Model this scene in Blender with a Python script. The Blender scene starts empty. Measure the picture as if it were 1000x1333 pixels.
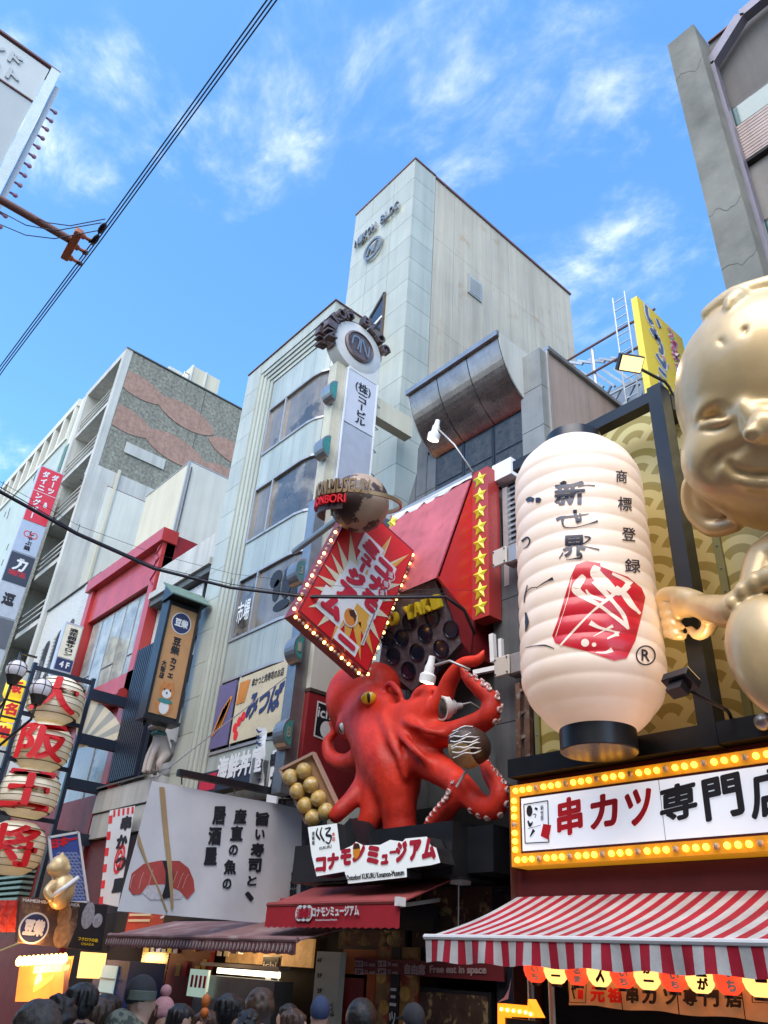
import bpy, bmesh, math, random
import numpy as np
from mathutils import Vector, Matrix
R = math.radians
random.seed(7)
scn = bpy.context.scene
col = scn.collection
# ---------------------------------------------------------------- camera
AX = np.array([1000, 534, 1000.0]); AX /= np.linalg.norm(AX)
AY = np.array([1376, -702, -1000.0]); AY -= AX * (AX @ AY); AY /= np.linalg.norm(AY)
AZ = np.cross(AX, AY)
EYE = np.array([0.0, 0.0, 2.0])
cam_d = bpy.data.cameras.new('camera'); cam = bpy.data.objects.new('camera', cam_d); col.objects.link(cam)
cam_d.sensor_fit = 'HORIZONTAL'; cam_d.sensor_width = 36; cam_d.lens = 36; cam_d.clip_start = 0.05; cam_d.clip_end = 2000
M3 = np.array([AX, AY, AZ])
cam.matrix_world = Matrix([list(M3[0]) + [EYE[0]], list(M3[1]) + [EYE[1]], list(M3[2]) + [EYE[2]], [0, 0, 0, 1]])
scn.camera = cam
# ---------------------------------------------------------------- light and exposure
SUN_EL, SUN_AZ = R(48), R(150)      # azimuth clockwise from +Y
scn.view_settings.view_transform = 'Standard'; scn.view_settings.look = 'None'
scn.view_settings.gamma = 1; scn.view_settings.use_curve_mapping = False
scn.view_settings.exposure = 1.32
world = bpy.data.worlds.new('World'); scn.world = world; world.use_nodes = True
wn = world.node_tree; wn.nodes.clear()
def nd(nt, t, **k):
    n = nt.nodes.new(t)
    for a, b in k.items(): setattr(n, a, b)
    return n
def lk(nt, a, b): nt.links.new(a, b)
sky = nd(wn, 'ShaderNodeTexSky', sky_type='NISHITA', sun_disc=False, sun_elevation=SUN_EL, sun_rotation=SUN_AZ, air_density=1.0, dust_density=0.8, ozone_density=3.0)
bgn = nd(wn, 'ShaderNodeBackground'); out = nd(wn, 'ShaderNodeOutputWorld')
bgn.inputs['Strength'].default_value = 0.13
hs = nd(wn, 'ShaderNodeHueSaturation'); hs.inputs['Saturation'].default_value = 1.19; hs.inputs['Value'].default_value = 1.45; hs.inputs['Hue'].default_value = 0.4955
lk(wn, sky.outputs[0], hs.inputs['Color'])
# wispy clouds on a flat layer high above: direction / height
tc = nd(wn, 'ShaderNodeTexCoord'); sep = nd(wn, 'ShaderNodeSeparateXYZ'); lk(wn, tc.outputs['Generated'], sep.inputs[0])
mz = nd(wn, 'ShaderNodeMath', operation='MAXIMUM'); mz.inputs[1].default_value = 0.08; lk(wn, sep.outputs[2], mz.inputs[0])
dv = nd(wn, 'ShaderNodeVectorMath', operation='DIVIDE'); cm = nd(wn, 'ShaderNodeCombineXYZ')
for i in range(3): lk(wn, mz.outputs[0], cm.inputs[i])
lk(wn, tc.outputs['Generated'], dv.inputs[0]); lk(wn, cm.outputs[0], dv.inputs[1])
def cloud(scale, dist, rot, sx, lo, hi, off):
    mp = nd(wn, 'ShaderNodeMapping'); mp.inputs['Rotation'].default_value = (0, 0, rot); mp.inputs['Scale'].default_value = (sx, 1, 1); mp.inputs['Location'].default_value = off
    lk(wn, dv.outputs[0], mp.inputs[0])
    n = nd(wn, 'ShaderNodeTexNoise'); n.inputs['Scale'].default_value = scale; n.inputs['Detail'].default_value = 9; n.inputs['Roughness'].default_value = 0.62; n.inputs['Distortion'].default_value = dist
    lk(wn, mp.outputs[0], n.inputs['Vector'])
    mr = nd(wn, 'ShaderNodeMapRange', interpolation_type='SMOOTHSTEP'); mr.inputs['From Min'].default_value = lo; mr.inputs['From Max'].default_value = hi
    lk(wn, n.outputs[0], mr.inputs['Value']); return mr.outputs[0]
c1 = cloud(2.0, 0.3, R(35), 0.8, 0.50, 0.78, (1.7 + -0.1888975, 3.1 + -0.0427131, 0))
c2 = cloud(7.5, 0.5, R(60), 0.6, 0.35, 0.75, (0.2, 5.1, 0))
mu = nd(wn, 'ShaderNodeMath', operation='MULTIPLY'); lk(wn, c1, mu.inputs[0]); lk(wn, c2, mu.inputs[1])
mu2 = nd(wn, 'ShaderNodeMath', operation='MULTIPLY', use_clamp=True); mu2.inputs[1].default_value = 1.2; lk(wn, mu.outputs[0], mu2.inputs[0])
mx = nd(wn, 'ShaderNodeMix', data_type='RGBA'); lk(wn, mu2.outputs[0], mx.inputs[0]); lk(wn, hs.outputs[0], mx.inputs[6]); mx.inputs[7].default_value = (6.6, 6.6, 6.6, 1)
lk(wn, mx.outputs[2], bgn.inputs[0]); lk(wn, bgn.outputs[0], out.inputs[0])
sd = bpy.data.lights.new('sun', 'SUN'); sd.energy = 1.5; sd.angle = R(60); sd.color = (1.0, 0.90, 0.76)
sun = bpy.data.objects.new('sun', sd); col.objects.link(sun)
sdir = Vector((math.sin(SUN_AZ) * math.cos(SUN_EL), math.cos(SUN_AZ) * math.cos(SUN_EL), math.sin(SUN_EL)))
sun.rotation_euler = sdir.to_track_quat('Z', 'Y').to_euler()
# ---------------------------------------------------------------- places in the street: a sight line met with a real plane
def ray(px, py):
    c = np.array([px - 500, 666.5 - py, -1000.0]); return np.array([c @ AX, c @ AY, c @ AZ])
def atY(px, py, v): r = ray(px, py); return Vector(EYE + r * (v / r[1]))
def atX(px, py, v): r = ray(px, py); return Vector(EYE + r * (v / r[0]))
def atZ(px, py, v): r = ray(px, py); return Vector(EYE + r * ((v - 2) / r[2]))
def rectX(x, tl, tr, br, bl):      # board square to the street: returns y0,y1,z0,z1
    a, b, c, d = [atX(*q, x) for q in (tl, tr, br, bl)]
    return (a.y + d.y) / 2, (b.y + c.y) / 2, (c.z + d.z) / 2, (a.z + b.z) / 2
def rectY(y, tl, tr, br, bl):
    a, b, c, d = [atY(*q, y) for q in (tl, tr, br, bl)]
    return (a.x + d.x) / 2, (b.x + c.x) / 2, (c.z + d.z) / 2, (a.z + b.z) / 2
# ---------------------------------------------------------------- materials
MATS = {}
def mat(name, c, rough=0.6, metal=0.0, var=0.12, vs=3.0, bump=0.0, bs=40.0, streak=0.0, emit=None, es=1.0, coat=0.0, trans=0.0, c2=None, c2t=(0.5, 0.7), c2s=1.0, spec=0.5, sss=0.0, objvar=0.0):
    if name in MATS: return MATS[name]
    m = bpy.data.materials.new(name); m.use_nodes = True; nt = m.node_tree
    b = nt.nodes['Principled BSDF']; geo = nd(nt, 'ShaderNodeNewGeometry')
    b.inputs['Roughness'].default_value = rough; b.inputs['Metallic'].default_value = metal
    b.inputs['Coat Weight'].default_value = coat; b.inputs['Coat Roughness'].default_value = 0.08
    b.inputs['Specular IOR Level'].default_value = spec
    if sss: b.inputs['Subsurface Weight'].default_value = sss; b.inputs['Subsurface Radius'].default_value = (0.02, 0.01, 0.008)
    b.inputs['Transmission Weight'].default_value = trans
    cur = nd(nt, 'ShaderNodeRGB'); cur.outputs[0].default_value = (*c, 1); cur = cur.outputs[0]
    def noise(scale, det=6, vec=None, rg=0.6):
        n = nd(nt, 'ShaderNodeTexNoise'); n.inputs['Scale'].default_value = scale; n.inputs['Detail'].default_value = det; n.inputs['Roughness'].default_value = rg
        lk(nt, vec or geo.outputs['Position'], n.inputs['Vector']); return n.outputs[0]
    if c2:
        mr = nd(nt, 'ShaderNodeMapRange'); mr.inputs['From Min'].default_value = c2t[0]; mr.inputs['From Max'].default_value = c2t[1]; lk(nt, noise(c2s, 8), mr.inputs['Value'])
        x = nd(nt, 'ShaderNodeMix', data_type='RGBA'); lk(nt, mr.outputs[0], x.inputs[0]); lk(nt, cur, x.inputs[6]); x.inputs[7].default_value = (*c2, 1); cur = x.outputs[2]
    if var:
        mr = nd(nt, 'ShaderNodeMapRange'); mr.inputs['From Min'].default_value = 0.3; mr.inputs['From Max'].default_value = 0.7
        mr.inputs['To Min'].default_value = 1 - var; mr.inputs['To Max'].default_value = 1 + var * 0.6; lk(nt, noise(vs), mr.inputs['Value'])
        x = nd(nt, 'ShaderNodeVectorMath', operation='SCALE'); lk(nt, cur, x.inputs[0]); lk(nt, mr.outputs[0], x.inputs['Scale']); cur = x.outputs[0]
    if objvar:
        oi = nd(nt, 'ShaderNodeObjectInfo'); mr = nd(nt, 'ShaderNodeMapRange'); mr.inputs['To Min'].default_value = 1 - objvar; mr.inputs['To Max'].default_value = 1 + objvar * .5; lk(nt, oi.outputs['Random'], mr.inputs['Value'])
        x = nd(nt, 'ShaderNodeVectorMath', operation='SCALE'); lk(nt, cur, x.inputs[0]); lk(nt, mr.outputs[0], x.inputs['Scale']); cur = x.outputs[0]
    if streak:
        mp = nd(nt, 'ShaderNodeMapping'); mp.inputs['Scale'].default_value = (3.0, 3.0, 0.12); lk(nt, geo.outputs['Position'], mp.inputs[0])
        mr = nd(nt, 'ShaderNodeMapRange'); mr.inputs['From Min'].default_value = 0.42; mr.inputs['From Max'].default_value = 0.75
        mr.inputs['To Min'].default_value = 1; mr.inputs['To Max'].default_value = 1 - streak; lk(nt, noise(1.0, 7, mp.outputs[0], 0.7), mr.inputs['Value'])
        x = nd(nt, 'ShaderNodeVectorMath', operation='SCALE'); lk(nt, cur, x.inputs[0]); lk(nt, mr.outputs[0], x.inputs['Scale']); cur = x.outputs[0]
    lk(nt, cur, b.inputs['Base Color'])
    if rough < 0.95:
        mr = nd(nt, 'ShaderNodeMapRange'); mr.inputs['To Min'].default_value = max(rough - 0.08, 0.02); mr.inputs['To Max'].default_value = min(rough + 0.12, 1); lk(nt, noise(vs * 3), mr.inputs['Value']); lk(nt, mr.outputs[0], b.inputs['Roughness'])
    if emit: b.inputs['Emission Color'].default_value = (*emit, 1); b.inputs['Emission Strength'].default_value = es
    if bump:
        bp = nd(nt, 'ShaderNodeBump'); bp.inputs['Strength'].default_value = bump; bp.inputs['Distance'].default_value = 0.02
        lk(nt, noise(bs, 5), bp.inputs['Height']); lk(nt, bp.outputs[0], b.inputs['Normal'])
    MATS[name] = m; return m
# ---------------------------------------------------------------- objects
WL = {}
def prop(o, label=None, cat=None, group=None, kind=None):
    if label: o['label'] = label
    if cat: o['category'] = cat
    if group: o['group'] = group
    if kind: o['kind'] = kind
    return o
def thing(name, label, cat, loc, group=None):
    o = bpy.data.objects.new(name, None); o.empty_display_size = 0.2; col.objects.link(o); o.location = loc; WL[o] = Vector(loc)
    return prop(o, label, cat, group)
def link_mesh(name, me, c, parent):
    o = bpy.data.objects.new(name, me); col.objects.link(o); WL[o] = Vector(c)
    if parent is not None: o.parent = parent; o.location = Vector(c) - WL[parent]
    else: o.location = c
    return o
def V3(p): return Vector(p)
class MB:
    def __init__(s): s.v = []; s.f = []; s.m = []; s.k = 0
    def add(s, vs, fs):
        b = len(s.v); s.v += [tuple(p) for p in vs]; s.f += [tuple(b + i for i in f) for f in fs]; s.m += [s.k] * len(fs); return s
    def box(s, x0, x1, y0, y1, z0, z1):
        return s.add([(x, y, z) for z in (z0, z1) for y in (y0, y1) for x in (x0, x1)], [(0, 2, 3, 1), (4, 5, 7, 6), (0, 1, 5, 4), (2, 6, 7, 3), (0, 4, 6, 2), (1, 3, 7, 5)])
    def prism(s, poly, d):      # poly outline pushed by d
        n = len(poly); d = V3(d); a = [V3(p) for p in poly]
        nr = Vector((0, 0, 0))
        for i in range(n): nr += (a[i] - a[0]).cross(a[(i + 1) % n] - a[0])
        if nr.dot(d) > 0: a.reverse()
        return s.add(a + [p + d for p in a], [tuple(range(n)), tuple(range(2 * n - 1, n - 1, -1))] + [(i, n + i, n + (i + 1) % n, (i + 1) % n) for i in range(n)])
    def poly(s, pts): return s.add(pts, [tuple(range(len(pts)))])
    def obox(s, c, a, b, d):    # centre and three half axes
        c, a, b, d = map(V3, (c, a, b, d)); return s.prism([c - a - b - d, c + a - b - d, c + a + b - d, c - a + b - d], d * 2)
    def beam(s, p, q, w, h=None, up=(0, 0, 1)):
        p, q = V3(p), V3(q); d = (q - p); u = V3(up); sd_ = d.cross(u)
        if sd_.length < 1e-4: sd_ = d.cross(Vector((0, 1, 0)))
        sd_.normalize(); u = sd_.cross(d).normalized(); h = h or w
        return s.prism([p - sd_ * w / 2 - u * h / 2, p + sd_ * w / 2 - u * h / 2, p + sd_ * w / 2 + u * h / 2, p - sd_ * w / 2 + u * h / 2], d)
    def tube(s, pts, r, n=8, cap=True):
        pts = [V3(p) for p in pts]; rr = r if isinstance(r, (list, tuple)) else [r] * len(pts); vs = []; ref = None
        for i, p in enumerate(pts):
            t = (pts[min(i + 1, len(pts) - 1)] - pts[max(i - 1, 0)]).normalized()
            if ref is None: ref = t.orthogonal().normalized()
            ref = (ref - t * ref.dot(t)).normalized(); b = t.cross(ref)
            for k in range(n):
                a = 2 * math.pi * k / n; vs.append(p + (ref * math.cos(a) + b * math.sin(a)) * rr[i])
        fs = [(i * n + k, i * n + (k + 1) % n, (i + 1) * n + (k + 1) % n, (i + 1) * n + k) for i in range(len(pts) - 1) for k in range(n)]
        if cap: fs += [tuple(range(n - 1, -1, -1)), tuple((len(pts) - 1) * n + k for k in range(n))]
        return s.add(vs, fs)
    def cyl(s, p, q, r, n=12): return s.tube([p, q], r, n)
    def lathe(s, c, prof, n=24, axis=(0, 0, 1), cap=True):   # prof: (radius, height)
        c = V3(c); ax = V3(axis).normalized(); u = ax.orthogonal().normalized(); w = ax.cross(u); vs = []
        if abs(ax.z) > 0.99: u = Vector((1, 0, 0)); w = ax.cross(u)
        for r_, h in prof:
            for k in range(n):
                a = 2 * math.pi * k / n; vs.append(c + ax * h + (u * math.cos(a) + w * math.sin(a)) * r_)
        fs = [(i * n + k, i * n + (k + 1) % n, (i + 1) * n + (k + 1) % n, (i + 1) * n + k) for i in range(len(prof) - 1) for k in range(n)]
        if cap: fs += [tuple(range(n - 1, -1, -1)), tuple((len(prof) - 1) * n + k for k in range(n))]
        return s.add(vs, fs)
    def ball(s, c, r, n=12, m=8, rot=None):
        r = (r, r, r) if not isinstance(r, (tuple, list)) else r; c = V3(c); vs = []
        for i in range(m + 1):
            t = math.pi * i / m
            for k in range(n):
                a = 2 * math.pi * k / n; p = Vector((r[0] * math.sin(t) * math.cos(a), r[1] * math.sin(t) * math.sin(a), -r[2] * math.cos(t)))
                vs.append(c + (rot @ p if rot else p))
        return s.add(vs, [(i * n + k, i * n + (k + 1) % n, (i + 1) * n + (k + 1) % n, (i + 1) * n + k) for i in range(m) for k in range(n)])
    def build(s, name, mats, parent=None, smooth=False, bevel=0, label=None):
        if not isinstance(mats, (list, tuple)): mats = [mats]
        a = np.array(s.v); lo = a.min(0); hi = a.max(0); c = np.array([(lo[0] + hi[0]) / 2, (lo[1] + hi[1]) / 2, lo[2]])
        me = bpy.data.meshes.new(name); me.from_pydata((a - c).tolist(), [], s.f)
        for m in mats: me.materials.append(m)
        if any(s.m): me.polygons.foreach_set('material_index', s.m)
        if smooth: me.shade_smooth() if hasattr(me, 'shade_smooth') else me.polygons.foreach_set('use_smooth', [True] * len(me.polygons))
        if smooth == 'auto':
            me.set_sharp_from_angle(angle=R(35))
        o = link_mesh(name, me, c, parent)
        if bevel:
            bm = bmesh.new(); bm.from_mesh(me)
            bmesh.ops.bevel(bm, geom=[e for e in bm.edges if len(e.link_faces) == 2 and e.calc_face_angle(0) > 0.5], offset=bevel, segments=1, affect='EDGES')
            bm.to_mesh(me); bm.free()
        if label: o['label'] = label
        return o
def box(name, m, parent, x0, x1, y0, y1, z0, z1, **k): return MB().box(x0, x1, y0, y1, z0, z1).build(name, m, parent, **k)
SHARE = {}
def brick(name, m, parent, x0, x1, y0, y1, z0, z1):     # alike pieces share one mesh
    key = (name, m.name, round(x1 - x0, 3), round(y1 - y0, 3), round(z1 - z0, 3)); c = Vector(((x0 + x1) / 2, (y0 + y1) / 2, z0))
    if key not in SHARE:
        o = box(name, m, parent, x0, x1, y0, y1, z0, z1); SHARE[key] = o.data; return o
    return link_mesh(name, SHARE[key], c, parent)
def shared(name, me, parent, c, rot=None, scale=None):
    o = link_mesh(name, me, c, parent)
    if rot is not None: o.rotation_euler = rot
    if scale is not None: o.scale = scale
    return o
def copy_tree(o, dloc, parent=None):
    c = o.copy(); col.objects.link(c); c.parent = parent
    if parent is None: c.location = o.location + Vector(dloc)
    for ch in list(o.children): copy_tree(ch, dloc, c)
    return c
# ---------------------------------------------------------------- lettering
_G = {}
def glyphs(body, bold=0.0, ext=0.0):
    key = (body, bold, ext)
    if key in _G: return _G[key]
    if bold > 0:
        v, f = glyphs(body, 0.0, ext); r_ = bold; n = 12 if bold > .025 else 5; k0 = len(v); V_ = [v]; F_ = list(f)
        for k in range(n): w = v.copy(); w[:, 0] += r_ * math.cos(6.2832 * k / n); w[:, 1] += r_ * math.sin(6.2832 * k / n); w[:, 2] += .00012 * (k + 1) * (1 if not ext else 30); V_.append(w); F_ += [tuple(i + k0 * (k + 1) for i in q) for q in f]
        _G[key] = (np.concatenate(V_), F_); return _G[key]
    cu = bpy.data.curves.new('lettering', 'FONT'); cu.body = body; cu.offset = bold; cu.extrude = ext; cu.resolution_u = 4
    o = bpy.data.objects.new('lettering', cu); col.objects.link(o)
    dg = bpy.context.evaluated_depsgraph_get(); me = bpy.data.meshes.new_from_object(o.evaluated_get(dg))
    v = np.array([tuple(p.co) for p in me.vertices]); f = [tuple(p.vertices) for p in me.polygons]
    bpy.data.objects.remove(o); bpy.data.meshes.remove(me); bpy.data.curves.remove(cu)
    _G[key] = (v, f); return _G[key]
def text(mb, body, P, U, V, bold=0.02, ext=0.0, proud=0.008, em=False, shear=0.0, rot90=False):
    v, f = glyphs(body, bold, 0.1 if ext else 0.0); v = v.copy(); P, U, V = V3(P), V3(U), V3(V); N = U.cross(V).normalized()
    if em: a = v[:, 0]; b = v[:, 1] + 0.12
    else:
        lo = v.min(0); hi = v.max(0); a = (v[:, 0] - lo[0]) / max(hi[0] - lo[0], 1e-6); b = (v[:, 1] - lo[1]) / max(hi[1] - lo[1], 1e-6)
    if rot90: a, b = b, 1 - a
    a = a + shear * (b - 0.5)
    zz = (v[:, 2] / 0.1 + 1) * 0.5 * ext if ext else v[:, 2] * 4
    mb.add([P + U * float(a[i]) + V * float(b[i]) + N * (proud + float(zz[i])) for i in range(len(v))], f); return mb
def vtext(mb, body, P, U, V, bold=0.02, ext=0.0, proud=0.008, fill=0.94, shear=0.0):    # a column of characters, top to bottom
    n = len(body); P, U, V = V3(P), V3(U), V3(V); h = V / n
    for i, ch in enumerate(body):
        if ch == ' ': continue
        q = P + h * (n - 1 - i) + h * (1 - fill) / 2
        text(mb, ch, q, U, h * fill, bold, ext, proud, em=True, rot90=ch in 'ー−', shear=shear)
    return mb
def stroke(mb, pts, w, P, U, V, proud=0.009, sub=6):   # brush stroke in sign units, widths vary along it
    pts = [Vector(p) for p in pts]; n = len(pts); ww = w if isinstance(w, (list, tuple)) else [w] * n; P, U, V = V3(P), V3(U), V3(V); N = U.cross(V).normalized()
    q = []; qw = []
    for i in range(n - 1):
        p0, p1, p2, p3 = pts[max(i - 1, 0)], pts[i], pts[i + 1], pts[min(i + 2, n - 1)]
        for k in range(sub + (i == n - 2)):
            t = k / sub; q.append(0.5 * ((2 * p1) + (p2 - p0) * t + (2 * p0 - 5 * p1 + 4 * p2 - p3) * t * t + (3 * p1 - p0 - 3 * p2 + p3) * t ** 3)); qw.append(ww[i] * (1 - t) + ww[i + 1] * t)
    vs = []
    for i, p in enumerate(q):
        d = (q[min(i + 1, len(q) - 1)] - q[max(i - 1, 0)]); d = d.normalized() if d.length > 0 else Vector((1, 0)); nn = Vector((-d.y, d.x)) * qw[i] / 2
        for e in (p + nn, p - nn): vs.append(P + U * e.x + V * e.y + N * proud)
    mb.add(vs, [(2 * i, 2 * i + 1, 2 * i + 3, 2 * i + 2) for i in range(len(q) - 1)]); return mb
def disc(mb, cx, cy, rx, ry, P, U, V, proud=0.008, n=24, a0=0, a1=360, ring=0):
    P, U, V = V3(P), V3(U), V3(V); N = U.cross(V).normalized(); full = a1 - a0 >= 360
    an = [R(a0 + (a1 - a0) * k / n) for k in range(n + (0 if full else 1))]
    o_ = [P + U * (cx + rx * math.cos(t)) + V * (cy + ry * math.sin(t)) + N * proud for t in an]
    if ring:
        i_ = [P + U * (cx + rx * ring * math.cos(t)) + V * (cy + ry * ring * math.sin(t)) + N * proud for t in an]; m_ = len(an)
        mb.add(o_ + i_, [(k, (k + 1) % m_, m_ + (k + 1) % m_, m_ + k) for k in range(m_ if full else m_ - 1)])
    else: mb.poly(o_)
    return mb
def shape(mb, pts, P, U, V, proud=0.006):
    P, U, V = V3(P), V3(U), V3(V); N = U.cross(V).normalized(); mb.poly([P + U * a + V * b + N * proud for a, b in pts]); return mb
# ---------------------------------------------------------------- smooth sculpted bodies: distance field + surface nets
class Field:
    def __init__(s, lo, hi, h):
        s.h = h; s.lo = np.array(lo, float); s.n = np.ceil((np.array(hi) - s.lo) / h).astype(int) + 1
        s.f = np.full(s.n, 9.0, np.float32)
        s.ax = [s.lo[i] + h * np.arange(s.n[i]) for i in range(3)]
    def _win(s, lo, hi, pad):
        a = np.maximum(np.floor((np.array(lo) - pad - s.lo) / s.h).astype(int), 0); b = np.minimum(np.ceil((np.array(hi) + pad - s.lo) / s.h).astype(int) + 1, s.n)
        if (b <= a).any(): return None, None
        sl = tuple(slice(a[i], b[i]) for i in range(3)); g = np.meshgrid(*[s.ax[i][sl[i]] for i in range(3)], indexing='ij'); return sl, np.stack(g, -1)
    def _mix(s, sl, d, k, op):
        f = s.f[sl]
        if op == 'add':
            if k > 0: h = np.clip(0.5 + 0.5 * (f - d) / k, 0, 1); r = f * (1 - h) + d * h - k * h * (1 - h)
            else: r = np.minimum(f, d)
        else:
            d = -d; h = np.clip(0.5 - 0.5 * (f - d) / max(k, 1e-5), 0, 1); r = f * (1 - h) + d * h + k * h * (1 - h)
        s.f[sl] = r
    def seg(s, a, b, ra, rb, k=0.1, op='add', sq=None):
        a = np.array(a, float); b = np.array(b, float); r = max(ra, rb); sl, g = s._win(np.minimum(a, b), np.maximum(a, b), r + k + 3 * s.h)
        if sl is None: return s
        ab = b - a; t = np.clip(((g - a) @ ab) / max(ab @ ab, 1e-9), 0, 1); d = np.linalg.norm(g - a - t[..., None] * ab, axis=-1) - (ra + (rb - ra) * t); s._mix(sl, d, k, op); return s
    def path(s, pts, rr, k=0.1, op='add', sub=4):
        pts = [np.array(p, float) for p in pts]; n = len(pts); rr = list(rr) if isinstance(rr, (list, tuple)) else [rr] * n; q = []; w = []
        for i in range(n - 1):
            p0, p1, p2, p3 = pts[max(i - 1, 0)], pts[i], pts[i + 1], pts[min(i + 2, n - 1)]
            for j in range(sub + (i == n - 2)):
                t = j / sub; q.append(0.5 * ((2 * p1) + (p2 - p0) * t + (2 * p0 - 5 * p1 + 4 * p2 - p3) * t * t + (3 * p1 - p0 - 3 * p2 + p3) * t ** 3)); w.append(rr[i] * (1 - t) + rr[i + 1] * t)
        Q_ = np.array(q); m = max(w); sl, g = s._win(Q_.min(0), Q_.max(0), m + k + 3 * s.h)
        if sl is not None:
            D = np.full(g.shape[:3], 9.0, np.float32)
            for i in range(len(q) - 1):
                a, b = Q_[i], Q_[i + 1]; ab = b - a; ga = g - a; t = np.clip((ga @ ab) / max(ab @ ab, 1e-9), 0, 1); D = np.minimum(D, np.linalg.norm(ga - t[..., None] * ab, axis=-1) - (w[i] + (w[i + 1] - w[i]) * t))
            s._mix(sl, D, k, op)
        return q, w
    def ell(s, c, r, k=0.1, op='add', rot=None):
        c = np.array(c, float); r = np.array(r, float); m = r.max(); sl, g = s._win(c, c, m + k + 3 * s.h)
        if sl is None: return s
        p = g - c
        if rot is not None: p = p @ np.array(rot.to_3x3() if hasattr(rot, 'to_3x3') else rot)
        q = np.linalg.norm(p / r, axis=-1); q2 = np.linalg.norm(p / (r * r), axis=-1); d = q * (q - 1) / np.maximum(q2, 1e-6); s._mix(sl, d, k, op); return s
    def hit(s, px, py, t0=5.0, t1=14.0):      # first point of the sculpted surface under a sight line
        r = ray(px, py); r = r / np.linalg.norm(r)
        for t in np.arange(t0, t1, s.h * .4):
            i = np.round((EYE + r * t - s.lo) / s.h).astype(int)
            if (i >= 0).all() and (i < s.n).all() and s.f[tuple(i)] < 0: return Vector(EYE + r * t)
        return None
    def mesh(s):
        f = s.f; h = s.h; I = f < 0; c = [I[i:I.shape[0] - 1 + i, j:I.shape[1] - 1 + j, k:I.shape[2] - 1 + k] for i in (0, 1) for j in (0, 1) for k in (0, 1)]
        cnt = sum(x.astype(np.int8) for x in c); mask = (cnt > 0) & (cnt < 8); idx = -np.ones(mask.shape, int); ijk = np.argwhere(mask); idx[mask] = np.arange(len(ijk))
        acc = np.zeros((len(ijk), 3)); num = np.zeros(len(ijk)); cor = [(i, j, k) for i in (0, 1) for j in (0, 1) for k in (0, 1)]
        F = {q: f[ijk[:, 0] + q[0], ijk[:, 1] + q[1], ijk[:, 2] + q[2]] for q in cor}
        for a in cor:
            for ax in range(3):
                if a[ax] == 0:
                    b = list(a); b[ax] = 1; b = tuple(b); fa, fb = F[a], F[b]; m = (fa < 0) != (fb < 0); t = np.where(m, fa / np.where(m, fa - fb, 1), 0)
                    p = np.array(a, float)[None].repeat(len(ijk), 0); p[:, ax] += t; acc[m] += p[m]; num[m] += 1
        P = (ijk + acc / num[:, None]) * h + s.lo; Q = []
        for ax in range(3):
            o1, o2 = [(1, 2), (2, 0), (0, 1)][ax]; sa = [slice(None)] * 3; sb = [slice(None)] * 3; sa[ax] = slice(0, -1); sb[ax] = slice(1, None)
            A = I[tuple(sa)]; B = I[tuple(sb)]; e = np.argwhere(A != B); e = e[(e[:, o1] > 0) & (e[:, o2] > 0) & (e[:, o1] < f.shape[o1] - 1) & (e[:, o2] < f.shape[o2] - 1)]
            def g(d1, d2): t = e.copy(); t[:, o1] -= d1; t[:, o2] -= d2; return idx[t[:, 0], t[:, 1], t[:, 2]]
            q = np.stack([g(1, 1), g(0, 1), g(0, 0), g(1, 0)], 1); fl = ~A[e[:, 0], e[:, 1], e[:, 2]]; q[fl] = q[fl][:, ::-1]; Q.append(q)
        return P, np.concatenate(Q)
    def build(s, name, m, parent=None, label=None, relax=1):
        P, Q = s.mesh(); c = np.array([(P[:, 0].min() + P[:, 0].max()) / 2, (P[:, 1].min() + P[:, 1].max()) / 2, P[:, 2].min()])
        for _ in range(relax):
            S = np.zeros_like(P); N = np.zeros(len(P))
            for i in range(4):
                a, b = Q[:, i], Q[:, (i + 1) % 4]; np.add.at(S, a, P[b]); np.add.at(N, a, 1); np.add.at(S, b, P[a]); np.add.at(N, b, 1)
            P = P * 0.5 + S / np.maximum(N, 1)[:, None] * 0.5
        me = bpy.data.meshes.new(name); me.from_pydata((P - c).tolist(), [], Q.tolist()); me.materials.append(m); me.polygons.foreach_set('use_smooth', [True] * len(me.polygons))
        o = link_mesh(name, me, c, parent)
        if label: o['label'] = label
        return o
# ================================================================ materials of the place
M_PANEL = mat('pale_green_panel', (0.41, 0.425, 0.355), 0.34, var=0.12, vs=0.5, streak=0.24, coat=0.12, objvar=0.09)
M_PANEL2 = mat('pale_blue_panel', (0.36, 0.40, 0.36), 0.30, var=0.14, vs=0.6, streak=0.28, coat=0.12, objvar=0.08)
M_SEAM = mat('dark_joint', (0.09, 0.10, 0.10), 0.8)
M_BOARD = mat('ribbed_wall_board', (0.43, 0.385, 0.30), 0.6, var=0.12, vs=0.4, streak=0.30, c2=(0.36, 0.22, 0.10), c2t=(0.60, 0.80), c2s=1.1, objvar=0.07)
M_CAP = mat('rusty_parapet_cap', (0.14, 0.06, 0.06), 0.6)
M_STONE = mat('grey_stone_cladding', (0.115, 0.12, 0.12), 0.42, var=0.25, vs=2.0, streak=0.35, bump=0.1, bs=60)
M_STONEL = mat('weathered_light_stone', (0.23, 0.235, 0.225), 0.5, var=0.2, vs=1.6, streak=0.3, bump=0.1)
M_PINK = mat('pinkish_metal_cladding', (0.33, 0.25, 0.22), 0.5, var=0.15, vs=0.8, streak=0.35, objvar=0.06)
M_STEEL = mat('brushed_steel', (0.36, 0.28, 0.25), 0.26, 0.85, var=0.3, vs=1.5, streak=0.3)
M_STEELD = mat('dull_steel', (0.30, 0.31, 0.32), 0.4, 0.8, var=0.2)
M_ALU = mat('window_frame_aluminium', (0.42, 0.40, 0.38), 0.4, 0.6)
M_BRONZE = mat('dark_bronze_frame', (0.10, 0.075, 0.06), 0.45, 0.5)
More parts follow.
